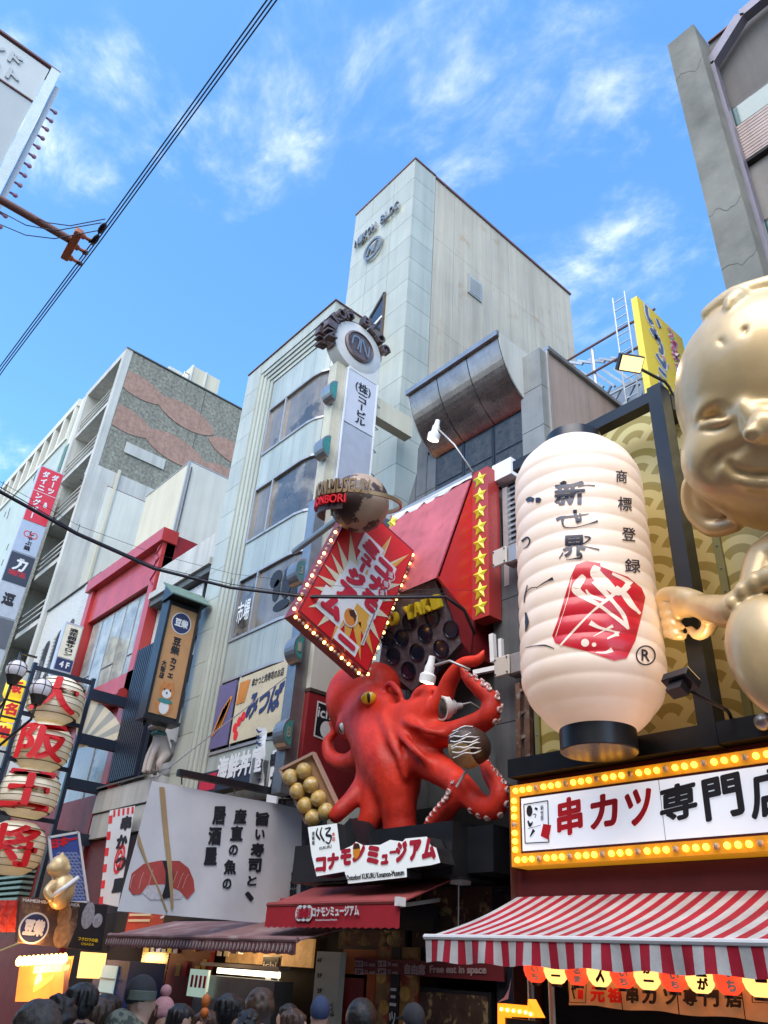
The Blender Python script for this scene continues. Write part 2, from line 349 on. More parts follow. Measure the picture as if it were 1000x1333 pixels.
M_GLASS = mat('window_glass', (0.07, 0.065, 0.06), 0.05, var=0.6, vs=1.4, spec=0.8, bump=0.12, bs=0.9, c2=(0.22, 0.19, 0.15), c2t=(0.5, 0.58), c2s=1.0)
M_GLASSB = mat('window_glass_with_blinds', (0.19, 0.165, 0.135), 0.08, var=0.4, vs=0.9, spec=0.7, bump=0.12, bs=0.9, streak=0.4, c2=(0.06, 0.055, 0.05), c2t=(0.56, 0.62), c2s=0.8)
M_GLASSD = mat('dark_glass', (0.02, 0.025, 0.035), 0.05, var=0.4, vs=1.2, spec=0.9)
M_GLASSG = mat('green_tinted_glass', (0.06, 0.13, 0.13), 0.08, spec=0.8)
M_WHITE = mat('white_plaster', (0.47, 0.46, 0.42), 0.7, var=0.15, vs=0.7, streak=0.35, bump=0.1)
M_WHITEP = mat('white_paint', (0.75, 0.75, 0.74), 0.45, var=0.06)
M_GREYW = mat('aged_white_wall', (0.45, 0.45, 0.41), 0.75, var=0.15, vs=0.4, streak=0.35, c2=(0.45, 0.36, 0.24), c2t=(0.68, 0.85), c2s=0.5)
M_CREAM = mat('cream_render', (0.50, 0.47, 0.36), 0.75, var=0.1, vs=0.4, streak=0.18)
M_CREAML = mat('pale_cream_render', (0.55, 0.55, 0.48), 0.75, var=0.1, vs=0.4, streak=0.16)
M_BRICKW = mat('pale_glazed_tile', (0.47, 0.46, 0.42), 0.4, var=0.15, vs=6)
M_MOSG = mat('mossy_green_mosaic', (0.21, 0.205, 0.165), 0.85, var=0.55, vs=5.5, bump=0.5, bs=14, c2=(0.27, 0.27, 0.21), c2t=(0.5, 0.75), c2s=1.2, streak=0.3)
M_MOSR = mat('faded_red_mosaic', (0.31, 0.19, 0.145), 0.85, var=0.3, vs=4.5, bump=0.5, bs=14, streak=0.2)
M_SEAG = mat('pale_sea_green_tile', (0.40, 0.44, 0.37), 0.45, var=0.12, vs=0.5, streak=0.1)
M_DKG = mat('deep_green_tile', (0.06, 0.14, 0.10), 0.4)
M_RED = mat('vermilion_painted_steel', (0.42, 0.035, 0.03), 0.42, var=0.15, vs=1.2, streak=0.25, coat=0.2)
M_REDD = mat('deep_red_paint', (0.22, 0.015, 0.02), 0.45, var=0.2, vs=1.5)
M_MAROON = mat('maroon_board', (0.11, 0.015, 0.015), 0.5, var=0.2)
M_BLACK = mat('black_painted_metal', (0.012, 0.013, 0.016), 0.35, var=0.3)
M_BLACKG = mat('glossy_black', (0.008, 0.009, 0.013), 0.3, coat=0.15)
M_NAVY = mat('dark_navy_louvre', (0.015, 0.022, 0.04), 0.4)
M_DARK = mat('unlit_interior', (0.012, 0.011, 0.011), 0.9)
M_CONC = mat('bare_concrete', (0.17, 0.165, 0.14), 0.8, var=0.3, vs=0.9, bump=0.3, bs=9, c2=(0.11, 0.11, 0.095), c2t=(0.45, 0.72), c2s=0.6, streak=0.12)
M_CONC2 = mat('smooth_brown_grey_concrete', (0.105, 0.095, 0.088), 0.75, var=0.15, vs=0.8, streak=0.2)
M_CONC3 = mat('stained_concrete', (0.20, 0.18, 0.16), 0.75, var=0.2, vs=0.8, streak=0.2)
M_ASPH = mat('stone_paving', (0.16, 0.155, 0.15), 0.8, var=0.2, vs=2, bump=0.2)
M_TUBE = mat('rust_brown_painted_pole', (0.24, 0.10, 0.07), 0.5, var=0.2, vs=6)
M_ORUST = mat('orange_primer_bracket', (0.50, 0.15, 0.06), 0.55, var=0.2, vs=12)
M_WIRE = mat('black_cable', (0.012, 0.011, 0.018), 0.5)
M_BULBW = mat('lit_warm_bulb', (0.8, 0.5, 0.2), 0.3, emit=(1.0, 0.52, 0.13), es=3.2, var=0)
M_BULBO = mat('lit_orange_bulb', (0.9, 0.45, 0.05), 0.3, emit=(1.0, 0.45, 0.03), es=3.0, var=0)
M_BULBX = mat('unlit_bulb', (0.55, 0.42, 0.30), 0.2, var=0)
M_INK = mat('black_ink', (0.012, 0.012, 0.018), 0.6, var=0.0)
M_INKR = mat('red_print', (0.68, 0.010, 0.015), 0.5, var=0.0)
M_CRIM = mat('crimson_print', (0.46, 0.012, 0.035), 0.5, var=0.05)
M_INKB = mat('navy_print', (0.02, 0.03, 0.10), 0.5, var=0.0)
M_SIGNW = mat('sign_face_white', (0.66, 0.67, 0.67), 0.45, var=0.05, vs=1.5)
M_SIGNG = mat('sign_face_grey', (0.40, 0.42, 0.45), 0.4, var=0.06, vs=1.5)
# ================================================================ ground
g = MB().poly([(-400, -300, 0), (300, -300, 0), (300, 400, 0), (-400, 400, 0)]).build('ground', M_CONC3); prop(g, kind='structure')
g = MB().poly([(-90, -1.9, .004), (20, -1.9, .004), (20, 9.3, .004), (-90, 9.3, .004)]).build('street_paving', M_ASPH); prop(g, kind='structure')
# ================================================================ the office building with the tall tower
T = thing('office_building', 'pale green panelled office building with a tall tower and round cornered window bands', 'building', (-17, 12, 0))
box('wall', M_SEAM, T, -17.05, -13.66, 11.55, 20.92, 0, 28.25)
rows = 24; rh = 1.068; colx = [-17.1, -16.0, -14.74, -13.61]
for r in range(rows):
    z1 = 28.27 - r * rh; z0 = z1 - rh + 0.014
    for c in range(3): brick('facade_panel', M_PANEL, T, colx[c] + 0.006, colx[c + 1] - 0.008, 11.5, 11.55, z0, z1)
    brick('facade_panel', M_PANEL, T, -13.66, -13.61, 11.512, 12.57, z0, z1)
seams = [12.6 + i * 1.04 for i in range(9)]
zs = [28.2, 24.9, 20.6, 16.3, 12.0, 7.7]
for i in range(8):
    for j in range(5): brick('wall_board', M_BOARD, T, -13.66, -13.63, seams[i] + 0.008, seams[i + 1] - 0.006, zs[j + 1] + 0.01, zs[j])
for i in range(8):
    for q in (0.5,): brick('rib', M_BOARD, T, -13.63, -13.618, seams[i] + q - .02, seams[i] + q + .02, 7.7, 28.2)
box('parapet_cap', M_CAP, T, -13.68, -13.57, 12.57, 20.95, 28.2, 28.30)
box('parapet_cap', M_CAP, T, -17.12, -13.57, 11.47, 12.56, 28.28, 28.35)
v = MB().box(-13.628, -13.58, 14.38, 15.10, 23.40, 24.36).build('vent', M_ALU, T)
box('grille', M_GREYW, v, -13.585, -13.575, 14.44, 15.04, 23.46, 24.30)
for k in range(7): box('slat', M_ALU, v, -13.574, -13.56, 14.46, 15.02, 23.50 + k * .115, 23.53 + k * .115)
# raised lettering and emblem on the tower
mb = MB(); Lr = 'NIKOH BLDG'
for i, ch in enumerate(Lr):
    if ch == ' ': continue
    text(mb, ch, (-16.75 + i * 0.252, 11.44, 25.93 + i * .004), (0.21, 0, 0), (0, 0, 0.42), bold=0.0, ext=0.10, proud=0.0)
mb.build('raised_lettering', M_STEELD, T)
mb = MB(); P0, U0, W0 = (-16.0, 11.44, 24.45), (1, 0, 0), (0, 0, 1)
for rg in (0.46,):
    n = 28; 
    for k in range(n):
        a, b = 2 * math.pi * k / n, 2 * math.pi * (k + 1) / n
        mb.beam((-15.6 + rg * math.cos(a), 11.4, 24.95 + rg * math.sin(a)), (-15.6 + rg * math.cos(b), 11.4, 24.95 + rg * math.sin(b)), 0.1, 0.07, up=(0, 1, 0))
text(mb, 'N', (-15.85, 11.44, 24.72), (0.42, 0, 0), (0, 0, 0.46), bold=0.02, ext=0.08, proud=0, shear=0.4)
mb.build('round_emblem', M_STEELD, T)
# triangular stair window
tri = [atY(501, 381, 11.46), atY(482, 414, 11.46), atY(481.5, 440, 11.46), atY(494, 470, 11.46)]
w = MB().prism(tri, (0, .03, 0)).build('stair_window', M_GLASSD, T)
for a, b in ((0, 1), (1, 2), (2, 3), (3, 0)): MB().beam(tri[a], tri[b], 0.09, 0.08, up=(0, 1, 0)).build('window_frame', M_BRONZE, w)
MB().beam(atY(482, 430, 11.44), atY(498, 412, 11.44), 0.1, 0.08, up=(0, 1, 0)).build('glazing_bar', M_WHITEP, w)
# low block with rounded corner
box('wall', M_SEAM, T, -20.55, -16.72, 10.4, 11.49, 0, 20.9); box('wall', M_SEAM, T, -20.55, -17.14, 11.49, 16, 0, 20.9)
def plan(t, off=0.0):     # along the front then round the corner
    x0, xs, r_ = -19.25, -16.7, 1.5
    if t <= xs - x0: return (x0 + t, 10.3 - off)
    a = (t - (xs - x0)) / r_; return (xs + (r_ + off) * math.sin(a), 11.8 - (r_ + off) * math.cos(a))
TL_ = 2.55 + 1.5 * math.pi / 2
def band(name, m, par, t0, t1, z0, z1, off, th, n=6):
    ts = [t0 + (t1 - t0) * k / n for k in range(n + 1)] if t1 > 2.55 else [t0, t1]
    A = [plan(t, off) for t in ts]; B = [plan(t, off - th) for t in ts]; mb = MB()
    for k in range(len(ts) - 1):
        mb.prism([(*A[k], z0), (*A[k + 1], z0), (*B[k + 1], z0), (*B[k], z0)], (0, 0, z1 - z0))
    return mb.build(name, m, par)
wz = [(16.83, 18.66), (13.45, 15.31), (10.15, 12.02), (6.9, 8.8), (3.2, 5.4)]
sp = [(18.75, 20.0)] + [(wz[i + 1][1] + .09, wz[i][0] - .09) for i in range(4)] + [(0.1, 3.1)]
cut = [0, .64, 1.28, 1.92, 2.55, 3.25, 4.0, TL_]
for z0, z1 in sp:
    for k in range(7): band('spandrel_panel', M_PANEL2, T, cut[k] + .006, cut[k + 1] - .006, z0, z1, 0.0, 0.06, 4)
for wi, (z0, z1) in enumerate(wz):
    for ii, (t0, t1) in enumerate(((0.08, 1.05), (1.11, TL_))):
        m_ = M_GLASSB if (wi + ii) % 3 != 2 else M_GLASS
        f = band('window', M_ALU, T, t0 - .05, t1 + .03, z0 - .09, z0 - .01, .04, .16, 10)
        band('frame_head', M_ALU, f, t0 - .05, t1 + .03, z1 + .01, z1 + .08, .04, .16, 10)
        band('pane', m_, f, t0, t1, z0, z1, -.05, .02, 18)
        if ii == 1:
            band('pane', M_GLASSD, f, 3.35, TL_ - .05, z0 + .02, z1 - .02, -.035, .01, 8)
    for t in (0.02, 1.05): brick('mullion', M_ALU, T, -19.25 + t, -19.25 + t + .07, 10.26, 10.40, z0 - .01, z1 + .01)
# stepped surround of the front
box('surround', M_PANEL, T, -20.95, -20.0, 10.1, 10.36, 0, 21.25); 
for r in range(20): brick('facade_panel', M_PANEL, T, -20.93, -20.02, 10.08, 10.11, 0.2 + r * 1.05, 1.235 + r * 1.05)
box('surround', M_PANEL, T, -19.99, -15.6, 10.1, 11.49, 20.75, 21.25)
for i in range(4):
    box('step_moulding', M_PANEL, T, -19.995 + .18 * i, -19.995 + .18 * (i + 1) - .02, 10.13 + .045 * i, 10.36, 0, 20.74 - .18 * i)
    box('step_moulding', M_PANEL, T, -19.99 + .18 * (i + 1), -15.6, 10.132 + .045 * i, 11.4, 20.74 - .18 * (i + 1), 20.74 - .18 * i - .02)
box('parapet_cap', M_CAP, T, -20.97, -15.55, 10.05, 11.5, 21.255, 21.29)
# mural film on the third window band and food poster window
mb = MB()
for x_, z_, a_, b_ in ((-17.2, 11.5, .30, .28), (-17.1, 11.1, .18, .35), (-16.6, 11.2, .25, .5), (-16.75, 10.55, .4, .16), (-16.2, 10.8, .16, .3)):
    disc(mb, 0, 0, a_, b_, (x_, 10.34, z_), (1, 0, 0), (0, 0, 1), n=11)
mb.build('window_film_silhouette', M_INK, T)
text(MB(), '市場', (-19.1, 10.335, 10.6), (.7, 0, 0), (0, 0, .7)).build('window_lettering', M_SIGNW, T)
pf = MB().box(-18.12, -15.9, 10.24, 10.30, 6.95, 8.75); 
PO = thing('window_poster', 'cream restaurant poster with brush lettering across the lowest long window of the office building', 'poster', (-17, 10.2, 6.9))
box('sheet', mat('cream_poster', (.52, .45, .30), .6), PO, -18.12, -15.75, 10.21, 10.24, 6.95, 8.72)
P, U, V = Vector((-18.12, 10.21, 6.95)), Vector((2.37, 0, 0)), Vector((0, 0, 1.77))
text(MB(), 'みつば', P + U * .28 + V * .28, U * .66, V * .42, bold=.05, shear=.12).build('lettering', M_INKB, PO)
text(MB(), '串かつと肉寿司のお店', P + U * .30 + V * .78, U * .62, V * .13, bold=.02).build('lettering', M_INK, PO)
mb = MB()
for k in range(6): stroke(mb, [(.03 + k * .03, .58), (.06 + k * .035, .92)], .035, P, U, V, .012)
mb.build('skewer_picture', mat('fried_orange', (.55, .2, .03), .6), PO)
mb = MB()
for x_, y_ in ((.08, .22), (.15, .3), (.22, .36), (.12, .1)): disc(mb, x_, y_, .045, .07, P, U, V, .012)
mb.build('berry_picture', M_INKR, PO)
PO2 = thing('window_poster', 'narrow food photo poster in the small left window of the office building', 'poster', (-18.7, 10.2, 6.9))
box('sheet', mat('violet_poster', (.12, .10, .20), .5), PO2, -19.16, -18.24, 10.21, 10.24, 6.95, 8.72)
mb = MB()
for k in range(5): stroke(mb, [(-19.1 + k * .1, 7.3 + k * .05), (-18.7 + k * .08, 8.0 + k * .07)], [.1, .13], (0, 10.205, 0), (1, 0, 0), (0, 0, 1))
mb.build('food_picture', MATS['fried_orange'], PO2)
# ================================================================ stone building with the steel hood
S = thing('stone_clad_building', 'dark stone clad building with a curved steel hood and pinkish metal side wall', 'building', (-9.7, 12, 0))
MB().prism([(-11.2, 10.52, 14.0), (-11.2, 10.52, 13.6), (-11.95, 10.52, 11.4), (-11.95, 10.52, 0), (-7.62, 10.52, 0), (-7.62, 10.52, 14.05)], (0, 6.5, 0)).build('wall', M_SEAM, S)
hx0, hx1 = -10.92, -8.09
prof = []
for k in range(13):
    a = k / 12 * math.pi / 2; prof.append((9.47 + 1.03 * (1 - math.cos(a)) * 1.0, 14.12 - 1.35 * math.sin(a) ** 1.0 if False else 14.12 - 1.25 * math.sin(a)))
def hoodcurve(u): return (9.5 + 1.0 * (.35 * u + .65 * u * u), 14.08 - 1.42 * (1.45 * u - .45 * u * u))
cuts = [hx0, -9.98, -9.03, hx1]
for i in range(3):
    mb = MB(); N_ = 14
    for k in range(N_):
        a, b = hoodcurve(k / N_), hoodcurve((k + 1) / N_)
        mb.prism([(cuts[i] + .012, *a), (cuts[i + 1] - .012, *a), (cuts[i + 1] - .012, *b), (cuts[i] + .012, *b)], (0, .04, .03))
    mb.build('hood_panel', M_STEEL, S, smooth='auto')
box('hood_lip', M_STEELD, S, hx0 - .05, hx1 + .04, 9.42, 9.5, 14.06, 14.2)
for x in (hx0 - .04, hx1 + .005):
    pts = [(x, 10.49, 14.18), (x, 9.5, 14.18)] + [(x, *hoodcurve(k / 12)) for k in range(13)]; MB().prism(pts, (.03, 0, 0)).build('hood_cheek', M_GREYW, S)
box('hood_top', M_STEELD, S, hx0, hx1, 9.5, 10.5, 14.13, 14.2)
for i, (a, b) in enumerate(((-10.85, -9.95), (-9.93, -9.05), (-9.03, -8.15))):
    w = box('window', M_BLACK, S, a, b, 10.42, 10.50, 11.0, 12.62)
    box('pane', mat('wired_dark_glass', (.05, .045, .035), .25, var=.6, vs=7, streak=.6), w, a + .05, b - .05, 10.405, 10.418, 11.06, 11.78); box('pane', MATS['wired_dark_glass'], w, a + .05, b - .05, 10.405, 10.418, 11.84, 12.56)
for k in range(13):
    z = .3 + k * 1.05
    brick('cladding_panel', M_STONEL, S, -8.14, -7.58, 10.28, 10.50, z, z + 1.035)
    if z < 12.4: brick('cladding_panel', M_STONE, S, -11.55, -11.2, 10.44, 10.50, z, z + 1.035); brick('cladding_panel', M_STONE, S, -11.18, -10.88, 10.44, 10.50, z, z + 1.035)
for k in range(8): brick('cladding_panel', M_STONE, S, -8.85, -8.16, 10.1, 10.26, .1 + k * 1.15, 1.235 + k * 1.15)
MB().prism([(-11.57, 10.46, 13.3), (-11.2, 10.46, 13.9), (-11.2, 10.46, 12.9), (-11.57, 10.46, 12.9)], (0, .05, 0)).build('cladding_panel', M_STONE, S)
MB().prism([(-11.95, 10.44, 11.4), (-11.57, 10.44, 12.5), (-11.57, 10.44, 5), (-11.95, 10.44, 5)], (0, .06, 0)).build('cladding_panel', M_STONE, S)
for k in range(9): brick('side_cladding_sheet', M_PINK, S, -7.62, -7.58, 10.56 + k * .72, 11.27 + k * .72, 3, 13.98)
box('roof_edge', M_STEELD, S, -7.66, -7.5, 10.5, 17.1, 13.99, 14.09); box('corner_trim', M_ALU, S, -7.60, -7.54, 10.50, 10.555, 3, 14.0)
for (x0, x1, y0, z0, h) in ((-8.7, -8.3, 9.95, 10.75, .45),):
    MB().box(x0, x1 + .1, 9.95, 10.4, z0, z0 + .4).build('duct', M_WHITEP, S, smooth='auto')
MB().beam((-8.5, 10.15, 8.4), (-8.5, 10.15, 10.6), .12).build('pipe', M_ALU, S); MB().beam((-8.75, 10.2, 8.4), (-8.75, 10.2, 10.5), .06).build('pipe', M_ALU, S)
box('louvre_window', M_BLACK, S, -8.5, -8.16, 10.2, 10.26, 8.9, 11.2)
for k in range(18): brick('louvre_blade', M_STEELD, S, -8.49, -8.17, 10.17, 10.2, 8.95 + k * .125, 9.0 + k * .125)
# ================================================================ narrow white building behind the dog cafe sign
N = thing('white_building', 'narrow white plaster building with tiled ledges between the red frame and the office building', 'building', (-23, 11, 0))
zr = atY(297, 685, 10.25).z
box('wall', M_WHITE, N, -25.38, -21.0, 10.5, 15, 0, zr - .05)
box('parapet', M_WHITE, N, -25.3, -21.0, 10.2, 10.45, zr - 1.0, zr)
box('eaves', M_GREYW, N, -25.32, -20.98, 10.0, 10.5, zr - 1.35, zr - 1.1); box('eaves', M_SEAM, N, -25.3, -21, 10.1, 10.5, zr - 1.6, zr - 1.37)
for k in range(16): brick('grille_bar', M_WHITEP, N, -23.3 + k * .10, -23.26 + k * .10, 10.32, 10.37, zr - 3.1, zr - 1.7)
box('grille_back', M_BLACK, N, -23.35, -21.7, 10.42, 10.49, zr - 3.15, zr - 1.65)
box('eaves', M_WHITE, N, -25.3, -21, 10.1, 10.5, zr - 3.6, zr - 3.3)
for z in (9.4, 10.9): box('side_opening', M_DARK, N, -21.9, -21.1, 10.38, 10.49, z, z + .9); 
box('ledge', M_WHITE, N, -25.3, -21, 10.1, 10.5, 8.9, 9.2)
zt = 6.55
for k in range(28): 
    x = -25.2 + k * .155; MB().beam((x, 9.75, zt - .02), (x, 10.4, zt + .28), .11, .05).build('roof_tile', mat('grey_roof_tile', (.18, .19, .19), .6), N)
box('band', M_WHITE, N, -25.3, -21, 9.85, 10.4, zt - .75, zt - .1); box('band', M_GREYW, N, -25.3, -21, 9.9, 10.4, zt - 1.5, zt - .8)
box('wall', M_MAROON, N, -25.3, -21, 10.0, 10.4, 0, zt - 1.55)
LV = thing('louvre_screen', 'tall dark navy louvre screen standing left of the hanging dog cafe sign', 'screen', (-24.4, 10.1, 6.7))
for k in range(13): brick('louvre_bar', M_NAVY, LV, -25.1 + k * .15, -25.02 + k * .15, 10.0, 10.14, 6.75, 11.2)
box('frame', M_NAVY, LV, -25.2, -23.1, 10.14, 10.2, 6.7, 11.3)
# box buildings behind
def simple_building(name, label, m, x0, x1, y0, y1, z1, cap=M_CAP, extra=None):
    b = thing(name, label, 'building', ((x0 + x1) / 2, y0, 0)); box('wall', m, b, x0, x1, y0, y1, 0, z1)
    if cap: box('parapet_cap', cap, b, x0 - .03, x1 + .03, y0 - .03, y1 + .03, z1, z1 + .06)
    return b
c_ = atY(248, 601, 12.5); e_ = atY(207, 637, 12.5); BB = simple_building('plain_block', 'windowless cream block rising behind the red framed building', M_CREAM, e_.x - 1.5, c_.x, 12.5, 19, c_.z, M_ALU)
box('side_face', M_CREAML, BB, c_.x, c_.x + .02, 12.52, 19, 0, c_.z - .01); box('corner_trim', M_ALU, BB, c_.x - .08, c_.x + .04, 12.44, 12.51, 0, c_.z)
MB().tube([(c_.x + .06, 12.6, c_.z - .3), (c_.x + .06, 12.6, 10), ], .04, 6).build('drain_pipe', M_BLACK, BB)
# ---- red framed building
RB_ = thing('red_framed_building', 'building front framed in red painted steel with tall windows on two storeys', 'building', (-29, 10.3, 0))
rx0, rx1, rt = -32.4, -25.4, 16.25
box('wall', M_REDD, RB_, rx0, rx1, 10.6, 14, 0, rt - .1)
box('cornice', M_RED, RB_, rx0 - .1, rx1 + .1, 9.95, 10.6, rt - .55, rt); box('fascia', M_RED, RB_, rx0, rx1, 10.25, 10.6, 14.2, rt - .56)
for x in (rx0, rx1 - .45): box('column', M_RED, RB_, x, x + .45, 10.1, 10.6, 0, rt - .56)
for k in range(6): MB().beam((rx1 - .4 if k % 2 else rx1 - .05, 10.08, 13.9 + k * .28), (rx1 - .05 if k % 2 else rx1 - .4, 10.08, 13.9 + (k + 1) * .28), .04, .03).build('lattice_bar', M_REDD, RB_)
def red_window(z0, z1, n):
    wdt = (rx1 - rx0 - 1.3) / n
    for k in range(n):
        x = rx0 + .65 + k * wdt; w = box('window', M_ALU, RB_, x, x + wdt - .02, 10.46, 10.58, z0, z1)
        box('pane', mat('pale_blind_glass', (.33, .32, .26), .1, var=.5, vs=1.6, spec=.8), w, x + .05, x + wdt - .07, 10.44, 10.455, z0 + .05, z1 - .05)
        if k % 2 == 0: box('window_bar', M_ALU, w, x + .03, x + wdt - .05, 10.40, 10.435, z0 + .9, z0 + .95)
red_window(10.7, 14.1, 5)
MB().tube([(rx0, 9.95, 9.7), (rx1, 9.95, 9.7)], .2, 10).build('roll_moulding', M_RED, RB_, smooth='auto')
box('fascia', M_RED, RB_, rx0, rx1, 10.1, 10.6, 9.6, 10.6); box('fascia', M_RED, RB_, rx0, rx1, 10.3, 10.6, 8.7, 9.5)
MATS['pale_blind_glass_low'] = M_GLASS
for k in range(3):
    x = rx0 + .6 + k * 1.95; w = box('window', M_ALU, RB_, x, x + 1.9, 10.46, 10.58, 5.6, 8.7); box('pane', M_GLASSB, w, x + .07, x + 1.83, 10.44, 10.455, 5.7, 8.6)
box('fascia', M_REDD, RB_, rx0, rx1, 10.2, 10.6, 3.4, 5.5)
# ---- tiled building with arched windows
c_ = atY(147, 720, 10.35); A = thing('arched_window_building', 'pale tiled building with narrow arched windows left of the red frame', 'building', (-35, 10.4, 0))
ax0, ax1 = -39.2, -32.55; zt = 16.9
box('wall', M_BRICKW, A, ax0, ax1, 10.5, 14, 0, zt)
k0 = 0
for r in range(44):        # courses of long tiles near the street
    z = 9.2 + r * .175
    brick('tile_course', M_BRICKW, A, -34.4, ax1, 10.46, 10.50, z, z + .16)
for (px, py) in ((20, 810), (60, 790)) : pass
for xx, z0, z1 in ((-37.9, 12.2, 14.6), (-36.5, 12.4, 14.8), (-35.2, 12.6, 15.0), (-38.6, 8.4, 10.9)):
    pts = [(xx, 10.47, z0), (xx + .62, 10.47, z0)] + [(xx + .31 + .31 * math.cos(R(a)), 10.47, z1 + .31 * math.sin(R(a))) for a in range(0, 181, 20)]
    w = MB().prism(pts, (0, .05, 0)).build('arched_window', M_BRONZE, A)
    pts2 = [(xx + .08, 10.455, z0 + .08), (xx + .54, 10.455, z0 + .08)] + [(xx + .31 + .23 * math.cos(R(a)), 10.455, z1 + .23 * math.sin(R(a))) for a in range(0, 181, 20)]
    MB().prism(pts2, (0, .012, 0)).build('pane', M_GLASSD, w)
    for k in range(14): brick('quoin_tile', M_BRICKW, A, xx - .24 if k % 2 else xx - .18, xx - .01, 10.42, 10.46, z0 + k * .18, z0 + k * .18 + .14)
box('parapet_cap', M_SEAM, A, ax0, ax1, 10.4, 10.55, zt, zt + .05)
# ---- beige stair block with floodlights
c_ = atY(130, 643, 11.6); BG = thing('beige_stair_block', 'beige roof block with one small window below three floodlights', 'building', (c_.x - 1, 11.6, 0))
box('wall', M_CREAML, BG, -39.2, c_.x, 11.6, 18, 0, c_.z); box('parapet_cap', M_CAP, BG, -39.2, c_.x + .04, 11.56, 18.03, c_.z, c_.z + .05)
y0, y1, z0, z1 = rectX(c_.x, (143, 673), (158, 679), (152, 704), (137, 698))
w = box('window', M_ALU, BG, c_.x, c_.x + .06, y0, y1, z0, z1); box('pane', M_GLASSG, w, c_.x + .06, c_.x + .075, y0 + .08, y1 - .08, z0 + .08, (z0 + z1) / 2 - .05); box('pane', M_GREYW, w, c_.x + .06, c_.x + .075, y0 + .08, y1 - .08, (z0 + z1) / 2 + .05, z1 - .08)
zc_ = c_.z
for (px, py, lb) in ((108, 640, 'floodlight at the left corner of the beige stair block'), (152, 642, 'floodlight on a post at the middle of the beige stair block roof edge'), (186, 650, 'floodlight on double arms at the right end of the beige stair block roof')):
    p = atX(px, py + 12, c_.x + .1); p.z = zc_ + .05; F = thing('floodlight', lb, 'floodlight', p, 'floodlights on the beige roof edge')
    MB().tube([p, p + Vector((.1, 0, .6))], .05, 6).build('post', M_STEELD, F)
    MB().obox(p + Vector((.2, 0, .95)), (0, .38, 0), (.12, 0, .3), (.12, 0, -.05)).build('lamp_head', M_ALU, F)
    MB().beam(p + Vector((0, -.5, .25)), p + Vector((.1, .5, .35)), .07).build('bracket', M_NAVY, F)
# ---- mosaic tower block
K = thing('mosaic_building', 'tall building with a green and red mosaic side wall of leaf shapes', 'building', (-42, 14, 0))
kx = -39.3
box('wall', M_GREYW, K, -45.0, kx - .02, 11.6, 24, 0, 34.9)
zl = atX(130, 565, kx).z
box('mosaic_wall', M_MOSG, K, kx - .02, kx + .03, 10.75, 24, 26.2, 34.95)
box('lower_wall', M_GREYW, K, kx - .02, kx + .06, 10.35, 24, 0, 26.2)
box('corner_pier', M_GREYW, K, kx - .4, kx + .05, 10.3, 10.74, 0, 35.0)
wp = rectX(kx + .1, (165, 573), (215, 600), (213, 612), (162, 588)); box('white_panel', M_GREYW, K, kx + .062, kx + .12, wp[0], wp[1], wp[2], wp[3]); box('wall_rib', M_CREAM, K, kx + .062, kx + .2, 11.9, 12.05, 12, 26.4)
leaf = []
def leaf_shape(cy, cz, L, W, tilt):
    pts = []
    for k in range(24):
        t = 2 * math.pi * k / 24; a = L * math.cos(t); b = W * math.sin(t) * (abs(math.sin(t)) ** .35)
        pts.append((cy + a * math.cos(tilt) - b * math.sin(tilt), cz + a * math.sin(tilt) + b * math.cos(tilt)))
    return pts
def clipz(pts, lo, hi, ya, yb): return [(min(max(a, ya), yb), min(max(b, lo), hi)) for a, b in pts]
for q in ((180, 503, 4), (242, 542, 4.4), (161, 545, 4.2), (228, 585, 4.6), (305, 590, 4.0), (295, 622, 3.6)):
    p = atX(q[0], q[1], kx + .05); pts = clipz(leaf_shape(p.y, p.z, q[2] * .50, q[2] * .20, -.10), 26.25, 34.8, 10.8, 23.8)
    MB().prism([(kx + .03, a, b) for a, b in pts], (.02 + .01 * q[0] / 100, 0, 0)).build('leaf_mosaic', M_MOSR, K)
box('wall_joint', M_SEAM, K, kx + .03, kx + .045, 16.02, 16.08, 26.2, 34.9)
box('parapet_cap', M_SEAM, K, kx - .5, kx + .1, 10.3, 24, 35.0, 35.08)
for z0 in (31.2, 27.6, 24.0, 20.4, 16.8):       # recessed balcony storeys on the street front
    box('balcony_slab', M_GREYW, K, -45.0, kx - .42, 10.4, 11.58, z0 - .3, z0)
    w = box('window', M_BRONZE, K, -42.5, kx - .6, 11.5, 11.59, z0 + .3, z0 + 2.6); box('pane', M_GLASS, w, -42.4, kx - .7, 11.48, 11.495, z0 + .4, z0 + 2.5)
    for k in range(3): box('railing', M_GREYW, K, -45.0, kx - .42, 10.42, 10.48, z0 + .35 + k * .35, z0 + .42 + k * .35)
box('roof_slab', M_GREYW, K, -45, kx - .4, 10.3, 11.58, 34.5, 35.0); box('end_pier', M_GREYW, K, -45.6, -45.0, 10.3, 11.58, 0, 35)
RT = thing('roof_tank', 'cream square water tank on the mosaic building roof', 'tank', (-40, 18, 35.1))
y0, y1 = atX(247, 490, -39.8).y, atX(283, 512, -39.8).y; zt = atX(250, 480, -39.8).z
box('tank', M_CREAM, RT, -42, -39.8, y0, y1, 35.1, zt + .3); box('frame', M_CREAML, RT, -39.8, -39.7, (y0 + y1) / 2 - .05, (y0 + y1) / 2 + .05, 35.1, zt + .3); box('frame', M_CREAML, RT, -39.8, -39.7, y0, y0 + .1, 35.1, zt + .3)
RT2 = thing('roof_vent_unit', 'small pale roof unit with rail beside the water tank', 'vent', (-40, 15, 35.1))
